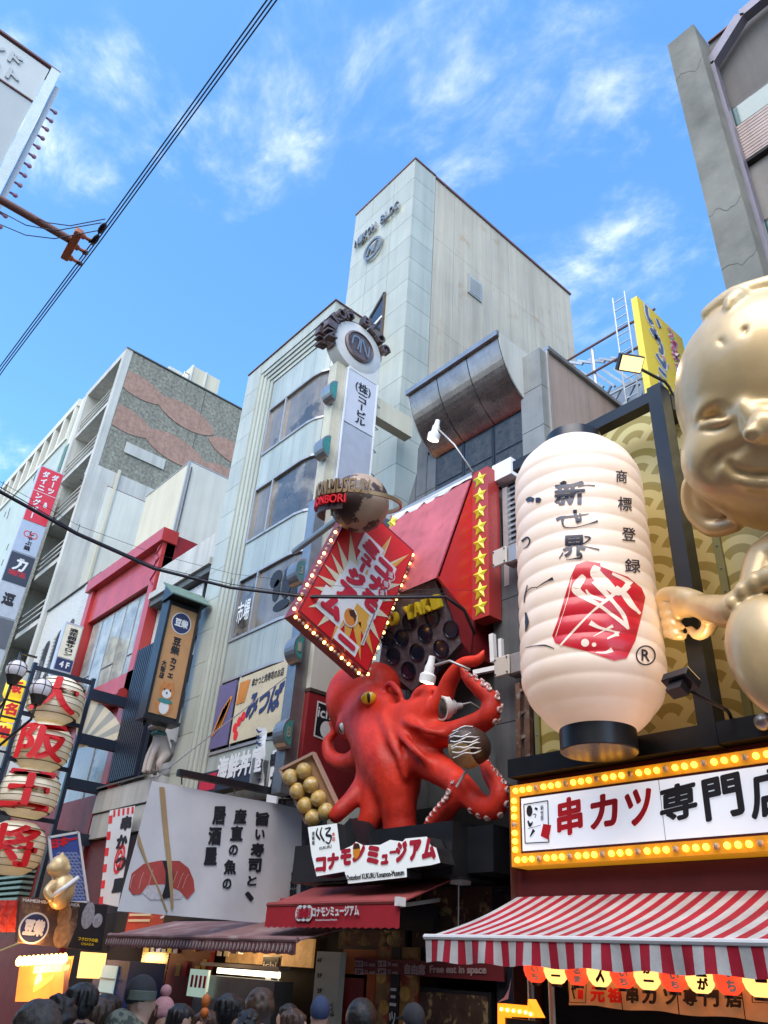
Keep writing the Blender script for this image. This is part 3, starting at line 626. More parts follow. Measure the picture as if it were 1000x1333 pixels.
y2 = atX(222, 477, -39.8).y; box('unit', M_CREAML, RT2, -41, -40, y2, y2 + 1.0, 35.1, 36.0); MB().tube([(-39.7, y2 + 1, 35.1), (-39.7, y2 + 1, 35.9), (-39.7, y0 - .1, 35.9), (-39.7, y0 - .1, 35.1)], .05, 6).build('rail', M_ALU, RT2)
# ---- sea green tiled building with lattice top
G = thing('green_tiled_building', 'pale sea green tiled building with a beige lattice parapet at the far left', 'building', (-60, 11, 0))
gx1 = -46.6
box('wall', M_SEAG, G, -90, gx1, 10.3, 20, 0, 31.6); box('corner_pier', M_DKG, G, gx1, gx1 + .6, 10.35, 11.4, 0, 31.0); box('side_wall', M_GREYW, G, gx1, gx1 + .9, 11.4, 20, 0, 33)
box('lattice_back', mat('tan_recess', (.30, .22, .17), .8), G, -90, gx1, 10.75, 20, 31.6, 34.6); box('lattice_rail', M_CREAML, G, -90, gx1, 10.2, 10.8, 34.5, 35.1); box('lattice_rail', M_CREAML, G, -90, gx1, 10.2, 10.8, 31.6, 31.9)
for k in range(22): brick('lattice_post', M_CREAML, G, gx1 - .5 - k * 1.9, gx1 - .1 - k * 1.9, 10.22, 10.74, 31.9, 34.5)
box('end_block', M_CREAML, G, gx1, gx1 + 1.0, 10.4, 20, 31.0, 35.1)
mb = MB(); random.seed(3)
for k in range(60):
    x = random.uniform(-80, gx1 - 1); z = random.uniform(18, 31); mb.box(x, x + .18, 10.28, 10.299, z, z + .45)
mb.build('slit', M_SEAM, G)
# rough stone side strip with bands
ST = thing('pebbledash_building', 'narrow pebbledash front with grey floor bands behind the vertical sign stack', 'building', (-45, 10.2, 0))
box('wall', mat('pebbledash', (.47, .46, .38), .85, var=.4, vs=9, bump=.8, bs=20), ST, -46.0, -43.6, 9.9, 10.28, 0, 26.5)
for k in range(8): box('floor_band', M_STEELD, ST, -46.05, -43.5, 9.7, 9.89, 4 + k * 3.0, 4.6 + k * 3.0)
# ================================================================ concrete building at upper right
C = thing('concrete_building', 'raw concrete building with a tall bare fin wall and steel drain frame at upper right', 'building', (-2, 13, 0))
f0 = atY(868, 55, 12); f1 = atY(903, 32, 12)
box('fin_wall', M_CONC, C, f0.x, f1.x, 12.0, 12.75, 0, 23.6)
zz = [21.9, 16.6, 14.9]
for z in zz:
    n_ = 9; pts = [(f0.x + (f1.x - f0.x) * i / n_, 11.995, z + random.uniform(-.07, .07) + .12 * math.sin(i * .8)) for i in range(n_ + 1)]; MB().tube(pts, [.002 + .003 * random.random() for _ in pts], 4).build('crack', M_SEAM, C)
b0 = atY(925, 52, 12.75); zb = atY(970, 12, 12.75).z
box('wall', M_CONC2, C, b0.x - .3, 6, 12.9, 20, 0, zb)
box('parapet_cap', M_CAP, C, b0.x - .1, 6, 12.82, 12.9, zb, zb + .05)
wzs = [atY(*q, 12.84) for q in ((949, 144), (955, 172), (968, 216), (994, 288))]; wx = wzs[0].x; st_h = wzs[0].z - wzs[3].z
for k in range(4):
    z1, z0 = wzs[0].z - k * st_h, wzs[1].z - k * st_h; w = box('window', M_BLACK, C, wx, 5, 12.82, 12.895, z0, z1); box('pane', M_GLASSG, w, wx + .08, 5, 12.80, 12.818, z0 + .08, z1 - .1)
for s_ in range(3):
    z0, z1 = wzs[2].z - s_ * st_h, wzs[1].z - s_ * st_h
    for k in range(12): brick('ribbed_spandrel', M_PINK, C, wx + .03, 5, 12.74, 12.80, z0 + k * (z1 - z0) / 12, z0 + (k + .8) * (z1 - z0) / 12)
    box('shadow_gap', M_DARK, C, wx, 5, 12.70, 12.89, z0 - .12, z0 - .02); box('recessed_wall', M_CONC3, C, wx, 5, 12.86, 12.895, wzs[3].z - s_ * st_h + .05, z0 - .13)
box('balcony', M_CONC2, C, -1.75, 4, 12.3, 12.88, 21.25, 21.75); box('balcony_wall', M_CONC3, C, -1.5, 4, 12.5, 12.88, 22.0, 22.6)
fr = mat('grey_violet_steel', (.16, .15, .19), .4, .3)
q0 = atY(925, 88, 12.6); q1 = atY(966, 22, 12.6); q2 = atY(1000, 385, 12.6)
MB().beam((q0.x, 12.6, q0.z), (q0.x, 12.6, 8), .3, .25).build('steel_frame', fr, C)
MB().beam((q0.x, 12.6, q0.z), (q1.x, 12.6, q1.z), .3, .25, up=(0, 1, 0)).build('steel_frame', fr, C); MB().beam((q1.x, 12.6, q1.z), (q1.x + 3, 12.6, q1.z + .1), .3, .25, up=(0, 1, 0)).build('steel_frame', fr, C)
# ================================================================ the row across the street, behind the photographer
for i, (x0, x1, h, m_) in enumerate(((-60, -40, 14, M_CREAM), (-39.8, -24, 12, M_WHITE), (-23.8, -10.5, 14, M_CONC2), (-10.3, -1, 11.5, M_CREAM), (-.8, 12, 14, M_CREAM))):
    o = thing('opposite_building', ['cream', 'white', 'brown', 'grey', 'tan'][i] + ' fronted building on the far side of the street behind the viewer', 'building', ((x0 + x1) / 2, -3, 0))
    box('wall', m_, o, x0, x1, -10, -2.3, 0, h)
    n = int((x1 - x0) / 3)
    for k in range(n):
        for z in range(1, int(h / 3.2)):
            brick('window', M_GLASSD, o, x0 + .5 + k * 3, x0 + 2.7 + k * 3, -2.31, -2.26, z * 3.2, z * 3.2 + 1.9)
    box('shop_front', M_REDD if i % 2 else M_BLACK, o, x0 + .3, x1 - .3, -2.29, -2.2, .1, 2.8)
# ================================================================ signs over the middle of the street front
def plane(p0, n):       # sight line met with any flat sign face
    p0 = np.array(p0, float); n = np.array(n, float)
    def f(px, py, off=0.0):
        r = ray(px, py); return Vector(EYE + r * (((p0 - EYE) @ n) / (r @ n))) + Vector(n / np.linalg.norm(n)) * off
    return f
def crop(f, s, ox, oy): return lambda x, y, off=0.0: f(ox + s * x, oy + s * y, off)
def qtext(mb, body, f, bl, br, tl, **k): P = f(*bl); return text(mb, body, P, f(*br) - P, f(*tl) - P, **k)
def qv(mb, body, f, bl, br, tl, **k): P = f(*bl); return vtext(mb, body, P, f(*br) - P, f(*tl) - P, **k)
def fpoly(mb, f, pts, off=0.006): mb.poly([f(a, b, off) for a, b in pts]); return mb
def fstroke(mb, f, pts, w, off=0.009, sub=5):
    q = [f(a, b, off) for a, b in pts]; o = q[0]; u = (f(pts[0][0] + 10, pts[0][1]) - f(*pts[0])).normalized(); 
    n = u.cross(f(pts[0][0], pts[0][1] - 10) - f(*pts[0])).normalized(); v = n.cross(u)
    return stroke(mb, [((p - o).dot(u), (p - o).dot(v)) for p in q], w, o, u, v, 0, sub)
SX = -12.89
NS = thing('vertical_sign', 'tall narrow grey vertical sign with a round white head ringed by bronze letters', 'sign', (SX, 9.4, 3))
f = crop(plane((SX, 0, 0), (1, 0, 0)), .26, 300, 380)
M_BEIGE = mat('aged_cream_metal', (.50, .46, .34), .5, var=.15, streak=.2); M_BRNZ = mat('weathered_bronze_letters', (.17, .12, .11), .42, .6, var=.4, vs=5)
M_TGRN = mat('teal_lens', (.05, .22, .20), .25, var=.1)
yL = f(560, 640).y; yR = f(718, 730).y; z1 = f(590, 375).z; zb = 5.0
box('post', M_BEIGE, NS, SX - .45, SX - .12, yL - .28, yL + .05, zb, z1 + .1)
box('sign_box', M_SIGNG, NS, SX - .5, SX - .02, yL, yR, 11.6, z1)
zm = f(640, 688).z
box('lettered_face', mat('lilac_white_face', (.50, .51, .56), .4, var=.05), NS, SX - .02, SX, yL + .04, yR - .04, zm + .03, z1 - .04); box('blank_face', mat('lilac_grey_face', (.36, .38, .43), .4, var=.1), NS, SX - .02, SX, yL + .04, yR - .04, 11.65, zm - .03)
for y in (yL, yR - .04): box('edge_trim', M_SIGNW, NS, SX - .03, SX + .02, y, y + .04, 11.6, z1)
mb = MB(); w_ = (yR - yL)
vtext(mb, 'ニコービル', (SX, yL + w_ * .36, zm + .15), (0, w_ * .34, 0), (0, 0, (z1 - zm) * .66), bold=.03)
text(mb, '(株)', (SX, yL + w_ * .28, z1 - .62), (0, w_ * .5, 0), (0, 0, .36), bold=.02); mb.build('lettering', M_INK, NS)
hc = Vector((SX, (f(525, 215).y + f(755, 350).y) / 2, f(640, 275).z)); hr = (f(755, 350).y - f(525, 215).y) / 2
MB().lathe(hc - Vector((.42, 0, 0)), [(hr, 0), (hr, .40), (hr - .03, .42)], 48, axis=(1, 0, 0)).build('round_head', mat('warm_white_face', (.55, .54, .52), .4, var=.08), NS, smooth='auto')
box('head_neck', MATS['warm_white_face'], NS, SX - .40, SX - .01, yL + .05, yR - .02, z1, hc.z - hr * .3)
MB().lathe(hc, [(.50, 0), (.50, .05), (.44, .08), (.43, .05)], 36, axis=(1, 0, 0)).build('emblem_disc', M_BRNZ, NS, smooth='auto')
mb = MB(); stroke(mb, [(-.3, -.1), (-.25, .2), (-.05, .2), (-.1, -.2)], .05, hc, (0, 1, 0), (0, 0, 1), .09); stroke(mb, [(0, -.25), (.02, .25), (.15, 0), (.28, -.25), (.3, .15)], .05, hc, (0, 1, 0), (0, 0, 1), .09); mb.build('emblem_mark', M_STEELD, NS)
for i, ch in enumerate('NIKOH BLDG'):
    if ch == ' ': continue
    a = R(192 - i * 18.2); rr = hr + .03
    rad = Vector((0, math.cos(a), math.sin(a))); tg = Vector((0, math.sin(a), -math.cos(a)))
    for ox in (0.0, -.40):
        mb = MB(); text(mb, ch, hc + Vector((ox - .12, 0, 0)) + rad * rr - tg * .13, tg * .26, rad * .31, bold=.025, ext=.22, proud=0)
        mb.build('bronze_letter', M_BRNZ, NS)
mb = MB()
for a in range(20, 205, 6):
    p = hc + Vector((-.2, hr * math.cos(R(a)) * 1.06, hr * math.sin(R(a)) * 1.06)); q = hc + Vector((-.2, hr * math.cos(R(a + 6)) * 1.06, hr * math.sin(R(a + 6)) * 1.06)); mb.beam(p, q, .05, .28, up=(1, 0, 0))
mb.build('letter_rail', M_BRNZ, NS)
box('wall_bracket', M_CREAM, NS, SX - .35, SX - .05, yR, 11.45, z1 - 1.0, z1 - .35); box('wall_bracket', M_STEELD, NS, SX - .3, SX - .1, yR, 11.45, 11.7, 12.0)
mb = MB(); 
for k in range(5):
    z = 12.3 + k * .75; mb.tube([(SX - .05, yR, z), (SX - .05, yR + .16, z - .06), (SX - .05, yR, z - .14)], .012, 4)
mb.build('zigzag_tube', M_WIRE, NS)
box('lower_post', M_STEELD, NS, SX - .4, SX - .08, 8.58, 8.86, 4.9, 11.6)
for (px, py, dig) in ((437, 510, ''), (428, 582, ''), (393, 845, '1'), (379, 955, '8'), (395, 745, '3')):
    c = atX(px, py, SX + .02); r_ = .27
    lamp = MB(); pts = [(c.x - .3, c.y + r_ * math.cos(a) * .9 , c.z + r_ * 1.15 * math.sin(a)) for a in [R(90 + 180 * k / 12) for k in range(13)]]
    lamp.prism(pts, (.36, 0, 0)); o = lamp.build('floor_lamp', M_STEELD, NS)
    mb = MB().poly([(c.x + .066, c.y - .02 + (r_ - .05) * math.cos(a) * .9, c.z + (r_ - .05) * 1.15 * math.sin(a)) for a in [R(90 + 180 * k / 12) for k in range(13)]]); mb.build('lens', M_TGRN, o)
    if dig: mb = MB(); text(mb, dig, (c.x + .07, c.y - .16, c.z - .1), (0, .1, 0), (0, 0, .2)); mb.build('numeral', MATS['pale_blind_glass'], o)
# restaurant panels at the foot of the sign: beige board and red food plate
f0 = plane((SX + .1, 0, 0), (1, 0, 0))
BP = thing('panel_board', 'blank beige board above the red plate beside the octopus head', 'board', (SX, 9.4, 6.7))
y0, y1, z0, z1_ = rectX(SX + .05, (412, 830), (455, 840), (440, 905), (402, 895)); box('board', M_CREAML, BP, SX - .1, SX + .05, 8.9, 10.3, z0, z1_); box('frame', M_BRONZE, BP, SX - .12, SX + .07, 8.9, 10.3, z0 - .08, z0 - .01)
RP = thing('red_plate', 'red board with a small black grill shop plate beside the octopus arm', 'sign', (SX, 9.4, 4))
box('board', M_REDD, RP, SX - .1, SX + .05, 8.9, 10.3, 4.95, z0 - .1); f = crop(plane((SX + .06, 0, 0), (1, 0, 0)), .33, 350, 840)
mb = MB(); fpoly(mb, f, [(192, 218), (262, 245), (245, 385), (176, 358)], .002); mb.build('plate_border', M_SIGNW, RP); mb = MB(); fpoly(mb, f, [(196, 226), (258, 250), (241, 377), (181, 353)], .006); mb.build('plate', M_BLACK, RP)
mb = MB(); qtext(mb, 'ichi', f, (190, 282), (252, 300), (196, 240), bold=.02, proud=.012); disc(mb, 0, 0, .16, .18, f(226, 335), (0, 1, 0), (0, 0, 1), .012); mb.build('lettering', M_SIGNW, RP)
# ---------------------------------------------------------------- globe
gc = atX(468, 655, -9.5); gr = .545; gs = .78
GL = thing('globe_sign', 'brown and cream globe with a ring of museum lettering on the vertical sign', 'sign', gc - Vector((0, 0, gr)))
gm = mat('cream_globe_with_brown_land', (.36, .25, .17), .5, var=.2, vs=2, c2=(.045, .022, .018), c2t=(.46, .49), c2s=1.5, coat=.2)
MB().ball(gc, gr, 40, 24).build('globe', gm, GL, smooth=True); MB().cyl(gc, gc + Vector((-3.4, .9, .6)), .07).build('bracket', M_STEELD, GL)
tilt = Matrix.Rotation(R(17), 3, Vector((.6, .8, 0))) @ Matrix.Rotation(R(0), 3, 'Z')
M_GOLDP = mat('gold_trim_paint', (.36, .24, .13), .4, .5)
def ring(r0, z0, z1, a0, a1, th=.03, n=40):
    mb = MB()
    for k in range(n):
        A_ = [R(a0 + (a1 - a0) * (k + e) / n) for e in (0, 1)]; q = [gc + tilt @ Vector((rr * math.cos(a), rr * math.sin(a), 0)) for a in A_ for rr in (r0 * gs, (r0 + th) * gs)]
        up = tilt @ Vector((0, 0, 1)); mb.prism([q[0] + up * z0, q[1] + up * z0, q[3] + up * z0, q[2] + up * z0], up * (z1 - z0))
    return mb
ring(.95, -.02, .05, 0, 360, .05, 60).build('ring', M_GOLDP, GL, smooth='auto')
ring(.93, -.30, .10, 200, 300, .025, 30).build('ring_band', mat('dark_brown_band', (.06, .03, .03), .5), GL)
def wrap(mb, body, r0, amid, arc, z0, h, bold=.03, ext=.05, dense=.08):
    v, fs = glyphs(body, bold, .1); lo, hi = v.min(0), v.max(0)
    vs = []
    for p in v:
        a = R(amid + arc * ((p[0] - lo[0]) / (hi[0] - lo[0]) - .5)); rr = r0 + (p[2] / .1 + 1) * .5 * ext; z = z0 + h * (p[1] - lo[1]) / (hi[1] - lo[1])
        vs.append(gc + tilt @ Vector((rr * math.cos(a), rr * math.sin(a), z)))
    mb.add(vs, fs); return mb
wrap(MB(), 'KONAMON MUSEUM', .97 * gs, 268, 132, -.02, .26, bold=.012).build('raised_lettering', M_GOLDP, GL); wrap(MB(), 'DOTONBORI', .97 * gs, 262, 86, -.20, .15, bold=.012).build('raised_lettering', M_INKR, GL)
# ---------------------------------------------------------------- tilted rectangular sign with bulbs
DX = -10.0
DS = thing('museum_blade_sign', 'red starburst sign hung at a tilt with round bulbs along its rim', 'sign', atX(478, 878, DX))
Lc, Tc, Rc, Bc = [atX(*q, DX) for q in ((387, 797), (465, 650), (539, 716.5), (478, 878))]
MB().prism([Lc, Bc, Rc, Tc], (-.38, 0, 0)).build('sign_box', M_REDD, DS)
fD = plane((DX + .01, 0, 0), (1, 0, 0)); f = crop(fD, .17, 380, 680)
cen = (Lc + Tc + Rc + Bc) / 4
ins = [cen + (p - cen) * .965 + Vector((.012, 0, 0)) for p in (Lc, Bc, Rc, Tc)]
MB().poly(ins).build('red_face', mat('bright_red_face', (.56, .012, .016), .35, var=.1, vs=2, coat=.2), DS)
tips = [(445, 75), (345, 140), (300, 235), (245, 320), (190, 400), (165, 495), (120, 650), (190, 800), (300, 905), (400, 995), (522, 1055), (620, 1015), (670, 910), (740, 730), (775, 600), (835, 475), (895, 245), (765, 100), (580, 115)]
cx_, cy_ = 470, 560; st = []
for i, t in enumerate(tips):
    n_ = tips[(i + 1) % len(tips)]; m_ = ((t[0] + n_[0]) / 2, (t[1] + n_[1]) / 2); kk = .50 if i % 2 else .56
    st += [t, (cx_ + (m_[0] - cx_) * kk, cy_ + (m_[1] - cy_) * kk)]
M_CREAMP = mat('cream_print', (.60, .55, .38), .5, var=0); M_ORP = mat('amber_print', (.62, .33, .05), .5, var=0)
fpoly(MB(), f, st, .010).build('starburst', M_CREAMP, DS)
mb = MB()
for t in ((765, 100), (895, 245), (300, 905), (400, 995), (522, 1055), (620, 1015)):
    dx, dy = t[0] - cx_, t[1] - cy_; l = math.hypot(dx, dy); nx, ny = -dy / l * 34, dx / l * 34; b = (cx_ + dx * .42, cy_ + dy * .42); fpoly(mb, f, [t, (b[0] + nx, b[1] + ny), (b[0] - nx, b[1] - ny)], .014)
fpoly(mb, f, [(500, 370), (560, 300), (640, 560), (560, 800), (440, 720), (360, 640)], .0135)
mb.build('starburst_accent', M_ORP, DS)
Ud = (Bc - Lc); Vd = (Tc - Lc)
def dpt(u, v): return Lc + Ud * u + Vd * v + Vector((.012, 0, 0))
for m_, bo, pr, gw in ((M_SIGNW, 0, .016, 1), (M_CRIM, .10, .022, 0)):
    mb = MB(); cells = [(c_, .55, v, .27, .15) for c_, v in zip('コナモ', (.73, .57, .41))] + [(c_, u, v, w, h) for c_, u, v, w, h in (('ミ', .27, .80, .27, .13), ('ュ', .33, .715, .18, .08), ('ー', .38, .625, .06, .085), ('ジ', .25, .47, .28, .15), ('ア', .22, .31, .29, .15), ('ム', .12, .14, .32, .16), ('ー', .50, .045, .28, .045))]
    for c_, u, v, w, h in cells:
        u, v, w, h = .50 + (u - .5) * .88, .44 + (v - .5) * .86, w * .88, h * .86
        if gw: mb.poly([dpt(u - .035, v - .02) + Vector((pr + v * .004 - .004, 0, 0)), dpt(u + w + .035, v - .02) + Vector((pr + v * .004 - .004, 0, 0)), dpt(u + w + .035, v + h + .02) + Vector((pr + v * .004 - .004, 0, 0)), dpt(u - .035, v + h + .02) + Vector((pr + v * .004 - .004, 0, 0))])
        else: text(MB(), c_, dpt(u, v), Ud * w, Vd * h, bold=bo, proud=pr).build('katakana', m_, DS)
    if gw: mb.build('letter_backing', m_, DS)
mb = MB()
for x, y in ((748, 408), (712, 478), (685, 548)): disc(mb, 0, 0, .12, .12, f(x, y), (0, 1, 0), (0, 0, 1), .026)
mb.build('circle_rim', M_SIGNW, DS); mb = MB()
for x, y in ((748, 408), (712, 478), (685, 548)): disc(mb, 0, 0, .10, .10, f(x, y), (0, 1, 0), (0, 0, 1), .030)
mb.build('circle_fill', M_CRIM, DS); mb = MB()
for (x, y), ch in zip(((748, 408), (712, 478), (685, 548)), '道頓堀'): text(mb, ch, f(x, y) - Vector((0, .06, .065)), (0, .12, 0), (0, 0, .13), proud=.034)
mb.build('circle_character', M_SIGNW, DS)
mb = MB(); disc(mb, 0, 0, .17, .19, f(440, 725), (0, 1, 0), (0, 0, 1), .026); mb.build('ball_rim', M_SIGNW, DS); mb = MB(); disc(mb, 0, 0, .14, .16, f(440, 728), (0, 1, 0), (0, 0, 1), .03); mb.build('ball_print', MATS['fried_orange'], DS)
mb = MB(); fpoly(mb, f, [(428, 678), (465, 672), (488, 720), (470, 770), (465, 735), (440, 720)], .035); mb.build('ball_sauce', mat('sauce_brown', (.06, .02, .01), .4), DS)
mb = MB(); fpoly(mb, f, [(640, 625), (662, 633), (545, 945), (520, 935)], .02); mb.build('caption_strip', M_SIGNW, DS)
mb = MB(); P_ = f(538, 935, .026); text(mb, 'Dotonbori KUKURU Konamon-Museum', P_, f(655, 638, .026) - P_, f(526, 930, .026) - P_, bold=.02, proud=0); mb.build('caption', M_INK, DS)
def bulbs(par, A_, B_, n, r, mats, off=(0, 0, 0), seg=6, name='bulb', stretch=None):
    A_, B_ = V3(A_), V3(B_); key = (name, r)
    for k in range(n):
        c = A_.lerp(B_, (k + .5) / n) + V3(off); m_ = mats[k % len(mats)]; kk = (name, r, m_.name)
        if kk not in SHARE: o = MB().ball(c, r if stretch is None else stretch, 10, seg).build(name, m_, par, smooth=True); SHARE[kk] = o.data
        else: link_mesh(name, SHARE[kk], c - Vector((0, 0, r if stretch is None else stretch[2])), par)
pat = [M_BULBW, M_BULBX, M_BULBX, M_BULBW, M_BULBX]
def rim_n(a, b): d = (b - a).normalized(); return Vector((0, -d.z, d.y))
for a, b, n in ((Lc, Bc, 20), (Tc, Lc, 26), (Bc, Rc, 26)):
    nn = rim_n(a, b); nn = nn if nn.dot((a + b) / 2 - cen) > 0 else -nn
    bulbs(DS, a, b, n, .031, pat, nn * .05 + Vector((-.06, 0, 0)))
MB().beam(atX(465, 655, DX - .2), (SX, 9.2, 10.6), .12).build('hanger', M_STEELD, DS); MB().beam((DX - .2, Rc.y - .3, Rc.z - .5), (DX - .2, 9.9, Rc.z - .5), .12).build('hanger', M_STEELD, DS)
# ---------------------------------------------------------------- red pan housing
TK = thing('griddle_sign', 'huge red housing with a black dimpled dumpling griddle and yellow raised letters above the octopus', 'sign', (-9.3, 9.6, 6.5))
YB = 9.75
A1, B1, E1 = atY(521, 668, YB), atY(614, 621, YB), atY(617, 808, YB); B1.x = E1.x = (B1.x + E1.x) / 2; A1.x = atY(511, 685, YB).x; A1.z = B1.z
C1 = atX(570, 751, B1.x); D1 = Vector((A1.x, C1.y, C1.z)); M_PINKR = mat('sun_faded_red_sheet', (.50, .11, .13), .55, var=.2, vs=1.2, streak=.35, c2=(.30, .05, .06), c2t=(.55, .8), c2s=2.5)
MB().prism([A1, D1, C1, B1], (0, .05, .03)).build('faded_front_sheet', M_PINKR, TK)
fl_pts = [A1 + Vector((0, -.03, .06)), B1 + Vector((0, -.03, .06))]
rj = random.Random(9); lowr = [B1.lerp(A1, k / 14) + Vector((0, -.035 - .02 * (k % 2), -.03 - (rj.random() * .22 if k > 3 else .02))) for k in range(15)]
MB().prism(fl_pts[:1] + fl_pts[1:] + lowr, (0, .012, 0)).build('torn_flashing', M_WHITEP, TK); MB().beam(A1 + Vector((0, 0, .06)), B1 + Vector((0, 0, .06)), .07).build('edge_rail', M_ALU, TK)
MB().prism([B1, C1, E1], (-.05, 0, 0)).build('side_gusset', MATS['bright_red_face'], TK)
bz = E1.z - .35; Fp = Vector((B1.x, YB + .15, bz)); box('housing', M_REDD, TK, A1.x, B1.x - .06, YB + .06, 10.4, bz - .3, B1.z + .02)
# dimpled griddle: plane leaning back from the front edge
g0 = (C1 + D1) / 2; gn = Vector((0.15, -1, -.42)).normalized(); fg = plane(g0, gn); f = crop(fg, .3, 380, 640)
hexp = [(440, 440), (545, 400), (622, 385), (735, 655), (640, 760), (520, 865), (380, 740), (400, 590)]
MB().prism([f(*p) for p in hexp], -gn * .25).build('griddle', mat('cast_black_plate', (.13, .105, .115), .5, .2, var=.5, vs=7, c2=(.20, .17, .18), c2t=(.45, .7), c2s=8), TK)
MB().prism([f(635, 372), f(790, 560), f(775, 700), f(740, 660)], (-.05, .1, 0)).build('side_sheet', M_REDD, TK)
bl = mat('dimple_enamel', (.008, .012, .028), .18, coat=.5)
u_ = Vector((1, 0, 0)).cross(gn).normalized(); 
for x, y in ((478, 635), (580, 615), (650, 680), (545, 697), (442, 712), (612, 758), (508, 775), (692, 598), (610, 545), (512, 565), (418, 640)):
    c = f(x, y); d = MB().lathe(c, [(.165, 0), (.17, .03), (.15, .035), (.14, -.0), (.10, -.05), (.05, -.07)], 20, axis=gn, cap=False); d.lathe(c, [(.148, .006), (.02, .008)], 20, axis=gn); d.build('dimple', bl, TK, smooth='auto')
M_YEL = mat('yellow_paint', (.62, .46, .02), .4, var=.1)
for body, bl_, br_, tl_ in (('YAKI', (515, 560), (668, 500), (500, 500)), ('TAKO', (330, 610), (478, 575), (325, 550))):
    n_ = len(body)
    for i, ch in enumerate(body):
        P = f(bl_[0] + (br_[0] - bl_[0]) * i / n_, bl_[1] + (br_[1] - bl_[1]) * i / n_); Q = f(bl_[0] + (br_[0] - bl_[0]) * (i + .88) / n_, bl_[1] + (br_[1] - bl_[1]) * (i + .88) / n_); W = f(tl_[0] + (bl_[0] + (br_[0] - bl_[0]) * i / n_ - bl_[0]), tl_[1] + (br_[1] - bl_[1]) * i / n_)
        text(MB(), ch, P + gn * .02, Q - P, W - P, bold=.07, ext=.12, proud=0).build('raised_letter', M_YEL, TK)
# star column
s0, s1 = atY(615, 700, YB), atY(636.5, 700, YB); zt, zb_ = atY(633, 608, YB).z, atY(637, 801, YB).z; ye = atX(653, 806, s1.x).y
SC = thing('star_column', 'red box column with a row of raised yellow stars beside the faded red sheet', 'sign column', ((s0.x + s1.x) / 2, YB, zb_))
box('column', M_RED, SC, s0.x, s1.x, YB - .01, ye, zb_, zt)
stz = []
def starmesh(c, r, m, par):
    if 'star' not in SHARE:
        mb = MB(); pts = []
        for k in range(10): a = R(90 + 36 * k); rr = r if k % 2 == 0 else r * .5; pts.append(Vector((rr * math.cos(a), 0, rr * math.sin(a))))
        mb.add([c + p for p in pts] + [c + Vector((0, -.055, 0)), c + Vector((0, .02, 0))], [(k, 10, (k + 1) % 10) for k in range(10)] + [((k + 1) % 10, 11, k) for k in range(10)])
        o = mb.build('star', m, par); SHARE['star'] = (o.data, o.location + WL[par] - c); return
    link_mesh('star', SHARE['star'][0], c + SHARE['star'][1], par)
M_STAR = mat('yellow_star_plastic', (.75, .66, .04), .45, coat=.1)
for k, y in enumerate([624 + 20.8 * q for q in range(9)]):
    p = atY(624.5, y, YB - .02); p.x = (s0.x + s1.x) / 2; starmesh(p, .195, M_STAR, SC)
p = atY(511, 680, YB - .1); LS = thing('star_column', 'single yellow star on the far end of the red housing behind the tilted sign', 'sign column', p); box('column', M_RED, LS, p.x - .2, p.x + .15, YB - .0, YB + .5, p.z - .8, p.z + .3); starmesh(p, .195, M_STAR, LS)
def spot(label, base, tip, head_dir, r=.13, L=.34, lit=True, group='spotlights on thin arms', m_=None):
    t = thing('spotlight', label, 'spotlight', base, group); base, tip, hd = V3(base), V3(tip), V3(head_dir).normalized(); mid = (base + tip) / 2 + Vector((0, 0, .12)); m_ = m_ or M_WHITEP
    MB().tube([base, mid, tip], .022, 6).build('arm', M_ALU if m_ is M_WHITEP else M_BLACK, t, smooth=True)
    MB().lathe(tip - hd * .05, [(.05, -.12), (.06, 0), (r * .6, .05), (r * .62, L * .5), (r, L * .62), (r, L)], 18, axis=hd, cap=True).build('lamp_head', m_, t, smooth='auto')
    MB().lathe(tip - hd * .05, [(r * .85, L + .004), (.001, L + .03)], 18, axis=hd).build('lens', mat('lit_lamp_lens', (.8, .75, .6), .3, emit=(1, .82, .55), es=2.5, var=0) if lit else M_GLASS, t)
    return t
HB = thing('support_bracket', 'white steel tube bracket on the dark stone pillar beside the raised octopus arm', 'bracket', atY(650, 868, 9.75))
MB().beam(atY(641, 826, 9.75), atY(643, 862, 9.75), .09).build('tube', M_WHITEP, HB); MB().beam(atY(652, 832, 9.75), atY(653, 856, 9.75), .07).build('tube', M_WHITEP, HB); MB().beam(atY(617, 876, 9.6), atY(655, 868, 9.75), .08).build('tube', M_WHITEP, HB)
RU = thing('rusty_frame', 'tall rusty steel angle frame between the stone pillar and the giant lantern', 'frame', atY(688, 1000, 9.6)); M_RUST = mat('flaking_rust', (.16, .08, .045), .8, var=.5, vs=5, c2=(.30, .28, .25), c2t=(.55, .65), c2s=6)
for x in (678, 690): MB().beam(atY(x - 2, 890, 9.6), atY(x, 1010, 9.6), .09).build('upright', M_RUST, RU)
for y in (900, 930, 962, 990): MB().beam(atY(677, y, 9.6), atY(690, y - 6, 9.6), .05).build('crosspiece', M_RUST, RU)
spot('white spotlight reaching up over the faded red sheet from the star column top', atY(616, 615, 9.7), atY(568, 556, 9.3), (-.3, .0, -1), .14, .36)
